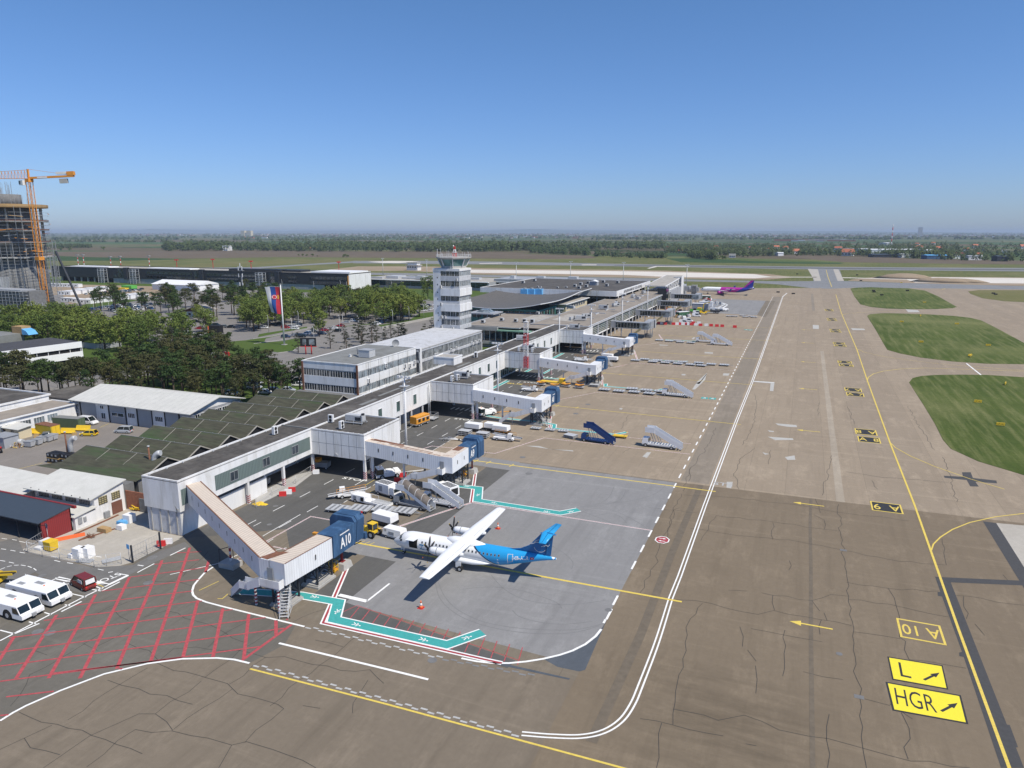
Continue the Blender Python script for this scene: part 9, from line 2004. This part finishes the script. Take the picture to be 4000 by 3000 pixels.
for k,x,y in (('V',980,900),('V',1200,860),('V',540,905)):
 t=thing('snow_plough','','plough',(*g(k,x,y),0),.3);MB('yellow').prism([(-.5,.3),(.4,.3),(.15,.8),(.5,1.4),(.35,1.4),(0,.8)],-1.9,1.9,'x').build('blade',t);MB('rust').box(-1.5,-.4,.1,1.5,.6,.4).bar((-.5,.4,.5),(-.5,1.6,.5),.15).bar((.5,.4,.5),(.5,1.6,.5),.15).build('frame',t);tag(t,None,None,'yellow snow ploughs');sp_.append(t)
rank(sp_,'yellow snow plough blade stored in the yard')
t=thing('white_tank','white cube tank on the plough frames in the yard','tank',(*g('V',1140,800),0));MB('white_wall').box(-.9,-.8,.6,.9,.8,1.9).build('tank',t);MB('galv').box(-1,-.9,.4,1,.9,.6).build('cage',t)
t=thing('round_tank','dull grey horizontal tank by the cream shed','tank',(*g('V',290,1060),0));MB('galv').tube((-1.1,0,.8),(1.1,0,.8),.65,12).build('vessel',t);MB('steel').box(-.8,-.5,0,-.6,.5,.4).box(.6,-.5,0,.8,.5,.4).build('cradle',t)
b=MB('pallet');t=thing('scrap_pile','yellow and brown scrap heap between cream shed and dumpsters','scrap',(*g('V',215,1090),0));rr=random.Random(4)
for i in range(26):a,c=rr.uniform(-1.6,2.2),rr.uniform(-1,1.2);b.m(rr.choice(('pallet','yellow','rust','frame_white','galv'))).bar((a,c,rr.uniform(.05,.5)),(a+rr.uniform(-.9,.9),c+rr.uniform(-.7,.7),rr.uniform(.1,1.1)),.12)
b.build('pieces',t)
# objects in the fenced pad
Pd=lambda x,y:g('X',x,y)
def block(l,x,y,w_,d,h,mat_='white_clean',name='foam_block',cat='block',z=0):
 X_,Y_=Pd(x,y);t=thing(name,l,cat,(X_,Y_,z));b=MB(mat_).box(-w_/2,0,.05,w_/2,d,h);b.build('body',t);MB('wood').box(-w_/2+.1,.1,0,w_/2-.1,d-.1,.05).build('skid',t);return t
block('left tall white block on the fenced pad',938,745,1.5,1.3,1.75);block('right tall white block on the fenced pad',1048,735,1.5,1.3,1.75);block('low white block left of the two tall ones',860,735,.8,1,.7);block('white box with blue sheet by the pier end wall',1560,300,1.6,1.4,1.5);block('stack of white slabs beside the blue sheet',1472,388,1.3,1,.9);block('small white box beyond the large one by the pier end',1610,240,.8,.8,.8)
block('blue plastic sheet heap beside the white slabs',1480,320,1.6,1.2,.6,'sky_blue','tarp_heap','tarp')
block('open brown wooden crate on the fenced pad',1255,415,2.1,1.1,.75,'wood','wooden_crate','crate')
block('pink and white bags beside the yellow bin',545,600,2.4,1.6,1.0,'frame_white','bag_stack','bags');block('low pink bags in front of the yellow bin',460,632,1.6,.9,.4,'frame_white','bag_stack','bags')
t=thing('yellow_bin','yellow wheeled waste bin inside the fence corner','bin',(*Pd(617,635),0));sidebox(MB('yellow'),-.75,.75,-.4,.9,.2,1.5,-.08,-.05).build('body',t);MB('yellow').box(-.85,-.5,1.5,.85,1.0,1.65).build('lid',t);wheels(t,(-.6,.6),(-.3,.7),.12,.08)
t=thing('plank_stack','bright orange planks laid along the dark red canopy wall','planks',(*Pd(785,495),0),R(57));b=MB('orange_pl')
for i in range(3):MB('orange_pl').box(-3.1+i*.2,-.5+i*.35,.02,3.1,-.2+i*.35,.2+i*.06).build('plank',t)
t=thing('rebar_coil','coil of rusty wire on the pad','wire',(*Pd(1125,470),0));b=MB('rust');rr=random.Random(6)
for i in range(60):a=rr.uniform(0,6.28);r=rr.uniform(.3,.9);c=a+rr.uniform(.3,.9);b.bar((r*math.cos(a),.6*r*math.sin(a),rr.uniform(.05,.6)),(r*math.cos(c),.6*r*math.sin(c),rr.uniform(.05,.6)),.04)
b.build('coil',t)
for l,p,q,w_ in (('long rusty beam lying along the workshop side of the pad',(920,440),(1460,200),.3),('rusty beam lying between crate and wire coil',(975,515),(1420,370),.18),('short rusty beam near the wire coil',(975,515),(1100,455),.2)):
 A_,B2=Vector(Pd(*p)),Vector(Pd(*q));tag(MB('rust').bar((A_.x,A_.y,.1),(B2.x,B2.y,.1),w_,.16).build('steel_beam'),l,'beam')
for l,x,y,rz in (('corrugated grey sheets stacked inside the fence',1380,760,1.0),('grey pipes lying against the fence',1050,770,.2)):
 t=thing('sheet_stack',l,'sheets',(*Pd(x,y),0),rz);b=MB('panel_grey')
 for i in range(5):MB('galv').box(-1.3,-.5+i*.22,.1+i*.03,1.3,-.36+i*.22,.18+i*.03).build('sheet',t)
t=thing('scrap_metal','tangled yellow frames and pallets by the brick screen','scrap',(*Pd(1700,140),0));b=MB('yellow');rr=random.Random(7)
for i in range(12):b.m('yellow' if i % 3 else 'pallet').bar((rr.uniform(-1.6,1),rr.uniform(-.6,.6),rr.uniform(.1,.4)),(rr.uniform(-1.6,1.2),rr.uniform(-.6,.6),rr.uniform(.3,1.1)),.16)
b.build('pieces',t)
t=thing('yellow_sheet','crumpled yellow sheet on the kerb beside the pier wall','tarp',(*g('D',40,1370),0));b=MB('yellow');rr=random.Random(8)
for i in range(9):a,c=rr.uniform(-1,1),rr.uniform(-.6,.6);b.rings([[(a-.6,c-.4,.02),(a+.6,c-.4,.02),(a+.6,c+.4,.02),(a-.6,c+.4,.02)],[(a-.2,c-.2,rr.uniform(.1,.3)),(a+.3,c-.1,rr.uniform(.1,.3)),(a+.2,c+.2,.2),(a-.3,c+.1,.2)]],True,False)
b.build('sheet',t)
# fences: one thing each, posts and rails and light mesh
def fence(pts,h,lab,posts_mat='galv',rails=(.08,.5,1.0),feet=True,mesh=True):
 cx_=pts[0];t=thing('mesh_fence',lab,'fence',(*cx_,0))
 for i,p in enumerate(pts):
  P=Vector(p)-Vector(cx_);MB(posts_mat).tube((P.x,P.y,0),(P.x,P.y,h),.045,6).build('post',t)
 b=MB(posts_mat)
 for p,q in zip(pts,pts[1:]):
  P,Q=Vector(p)-Vector(cx_),Vector(q)-Vector(cx_)
  for r in rails:b.bar((P.x,P.y,max(.06,h*r-.03)),(Q.x,Q.y,max(.06,h*r-.03)),.035)
  if mesh:
   n=int((Q-P).length/.5)
   for j in range(1,n):s_=P+(Q-P)*j/n;b.bar((s_.x,s_.y,.1),(s_.x,s_.y,h-.05),.012)
  if feet:d=(Q-P).normalized();s_=Vector((-d.y,d.x));M_=P;b.bar((M_.x,M_.y,h*.7),(M_.x+s_.x*.9+d.x*.5,M_.y+s_.y*.9+d.y*.5,.05),.04)
 b.build('mesh',t)
fence([Pd(345,660),Pd(525,708),Pd(740,745),Pd(970,790),Pd(1165,842),Pd(1320,825),Pd(1500,800)],1.9,'wire mesh fence along the front of the concrete pad')
fence([Pd(345,655),Pd(590,500),Pd(770,415),Pd(905,385)],1.9,'wire mesh fence in front of the dark red canopy wall')
fence([Pd(1650,780),Pd(1820,690),Pd(1985,610)],2.6,'tall mesh gate between two dark posts at the pad corner','steel',(.05,.35,.65,1.0))
for x,y,l in ((1640,785,'near dark gate post at the pad corner'),(1985,615,'far dark gate post at the pad corner')):
 t=thing('gate_post',l,'post',(*Pd(x,y),0));MB('dark_steel').box(-.1,-.1,0,.1,.1,2.9).build('post',t);MB('steel').bar((0,0,2.0),(-1.2,.5,.1),.06).bar((0,0,.1),(-1.2,.5,.1),.06).build('brace',t)
fence([g('D',0,1400),g('D',140,1300),g('D',345,1200),g('D',475,1110)],1.8,'light mesh fence along the kerb under the pier')
for k,x,y,h,l,c in (('X',600,520,3.0,'blue parking sign with a white P before the red wall','P'),('X',1600,760,2.6,'pale blue sign plate on a thin post beside the gate','')):
 X_,Y_=g(k,x,y);t=thing('road_sign',l,'sign',(X_,Y_,0),-.1);MB('galv').tube((0,0,0),(0,0,h),.04,6).build('post',t);MB('blue_cab' if c else 'sky_blue').box(-.32,-.05,h-.6,.32,-.02,h+.15).build('plate',t)
 if c:text_on(c,.6,'white_clean','sign_letter',t,(0,-.06,h-.22),(1,0,0),(0,0,1),bold=.01)
# small debris slab and kerb beside the pier
b=MB('concrete');q=gl('D',[(0,1290),(345,1120),(500,1085),(500,1100),(350,1215),(0,1385)]);b.flat(q,.12)
for a,c in zip(q,q[1:]+q[:1]):b.poly([(a[0],a[1],0),(c[0],c[1],0),(c[0],c[1],.12),(a[0],a[1],.12)])
b.build('pavement',kind=S_)
# equipment under the pier
for k,x,y,l in (('D',590,1060,'grey ground power unit parked in the shade under block A9'),('D',60,1210,'dark small cart in the shade under the pier')):
 X_,Y_=g(k,x,y);t=thing('power_unit',l,'power unit',(X_,Y_,0),.2);MB('grey_plastic').box(-2,-.9,.5,1.2,.9,1.5).build('body',t);MB('orange').box(-2,-.8,1.5,-.8,.8,2.2).build('frame',t);wheels(t,(-1.4,.8),(-.8,.8),.3,.15)
# taxiway edge boards on the grass
def tboard():
 t=thing('taxiway_sign','','sign');MB('yellow').box(-1.1,-.12,.35,1.1,.12,1.15).build('panel',t);MB('dark_steel').box(-.9,-.05,0,-.8,.05,.35).box(.8,-.05,0,.9,.05,.35).build('legs',t);MB('black').bar((-.6,-.13,.6),(-.3,-.13,.95),.02,.1).bar((.2,-.13,.75),(.7,-.13,.75),.02,.1).build('legend',t);return t
TSN=Proto(tboard);rank([TSN(*g('I',x,y),0,rz,None,'small signs on the grass islands',.9) for x,y,rz in ((2103,965,1.2),(1945,1070,.1),(2075,1203,.1),(1902,805,1.3),(1900,800,.7),(2005,742,.1),(1507,605,.1),(1825,617,.1),(1618,722,.1),(1615,570,1.2),(1638,492,.1),(1505,378,.1))],'small yellow taxiway sign on the grass islands')
def dboard():
 t=thing('taxiway_light_box','','sign');MB('black').box(-1.6,-.3,.3,1.6,.3,1.5).build('panel',t);MB('steel').box(-1.2,-.1,0,-1.1,.1,.3).box(1.1,-.1,0,1.2,.1,.3).build('legs',t);return t
TDB=Proto(dboard);rank([TDB(*g('I',x,y),0,.2,None,'small black boxes by the far taxiway',.8) for x,y in ((1345,424),(1348,432),(1392,450),(1540,424),(2035,440),(2048,446),(795,433),(883,442),(1250,333),(905,328),(1272,366))],'small black board by the far taxiway')
for k,x,y,rz,l,tp in (('N',728,915,.5,'left of two people in yellow safety vests standing in the car park','hi_vis'),('N',752,918,2.2,'right of two people in yellow safety vests standing in the car park','hi_vis'),('S',1455,490,1,'person in orange clothing walking on the far grey slab','orange_pl')):
 X_,Y_=g(k,x,y);person(X_,Y_,0,rz,l,tp,'dark_steel')
# ================================================ the air
m=bpy.data.materials.new('haze_air');m.use_nodes=True;t=m.node_tree;t.nodes.remove(t.nodes['Principled BSDF'])
v=t.nodes.new('ShaderNodeVolumePrincipled');v.inputs['Color'].default_value=(.62,.74,.9,1);v.inputs['Density'].default_value=6.5e-5;v.inputs['Anisotropy'].default_value=0
t.links.new(v.outputs[0],t.nodes['Material Output'].inputs['Volume']);MT['haze_air']=m
MB('haze_air').box(-71000,-2600,-1.6,71000,76000,112).build('haze',kind='stuff',label='thin pale blue air over the whole airfield and plain',cat='haze')
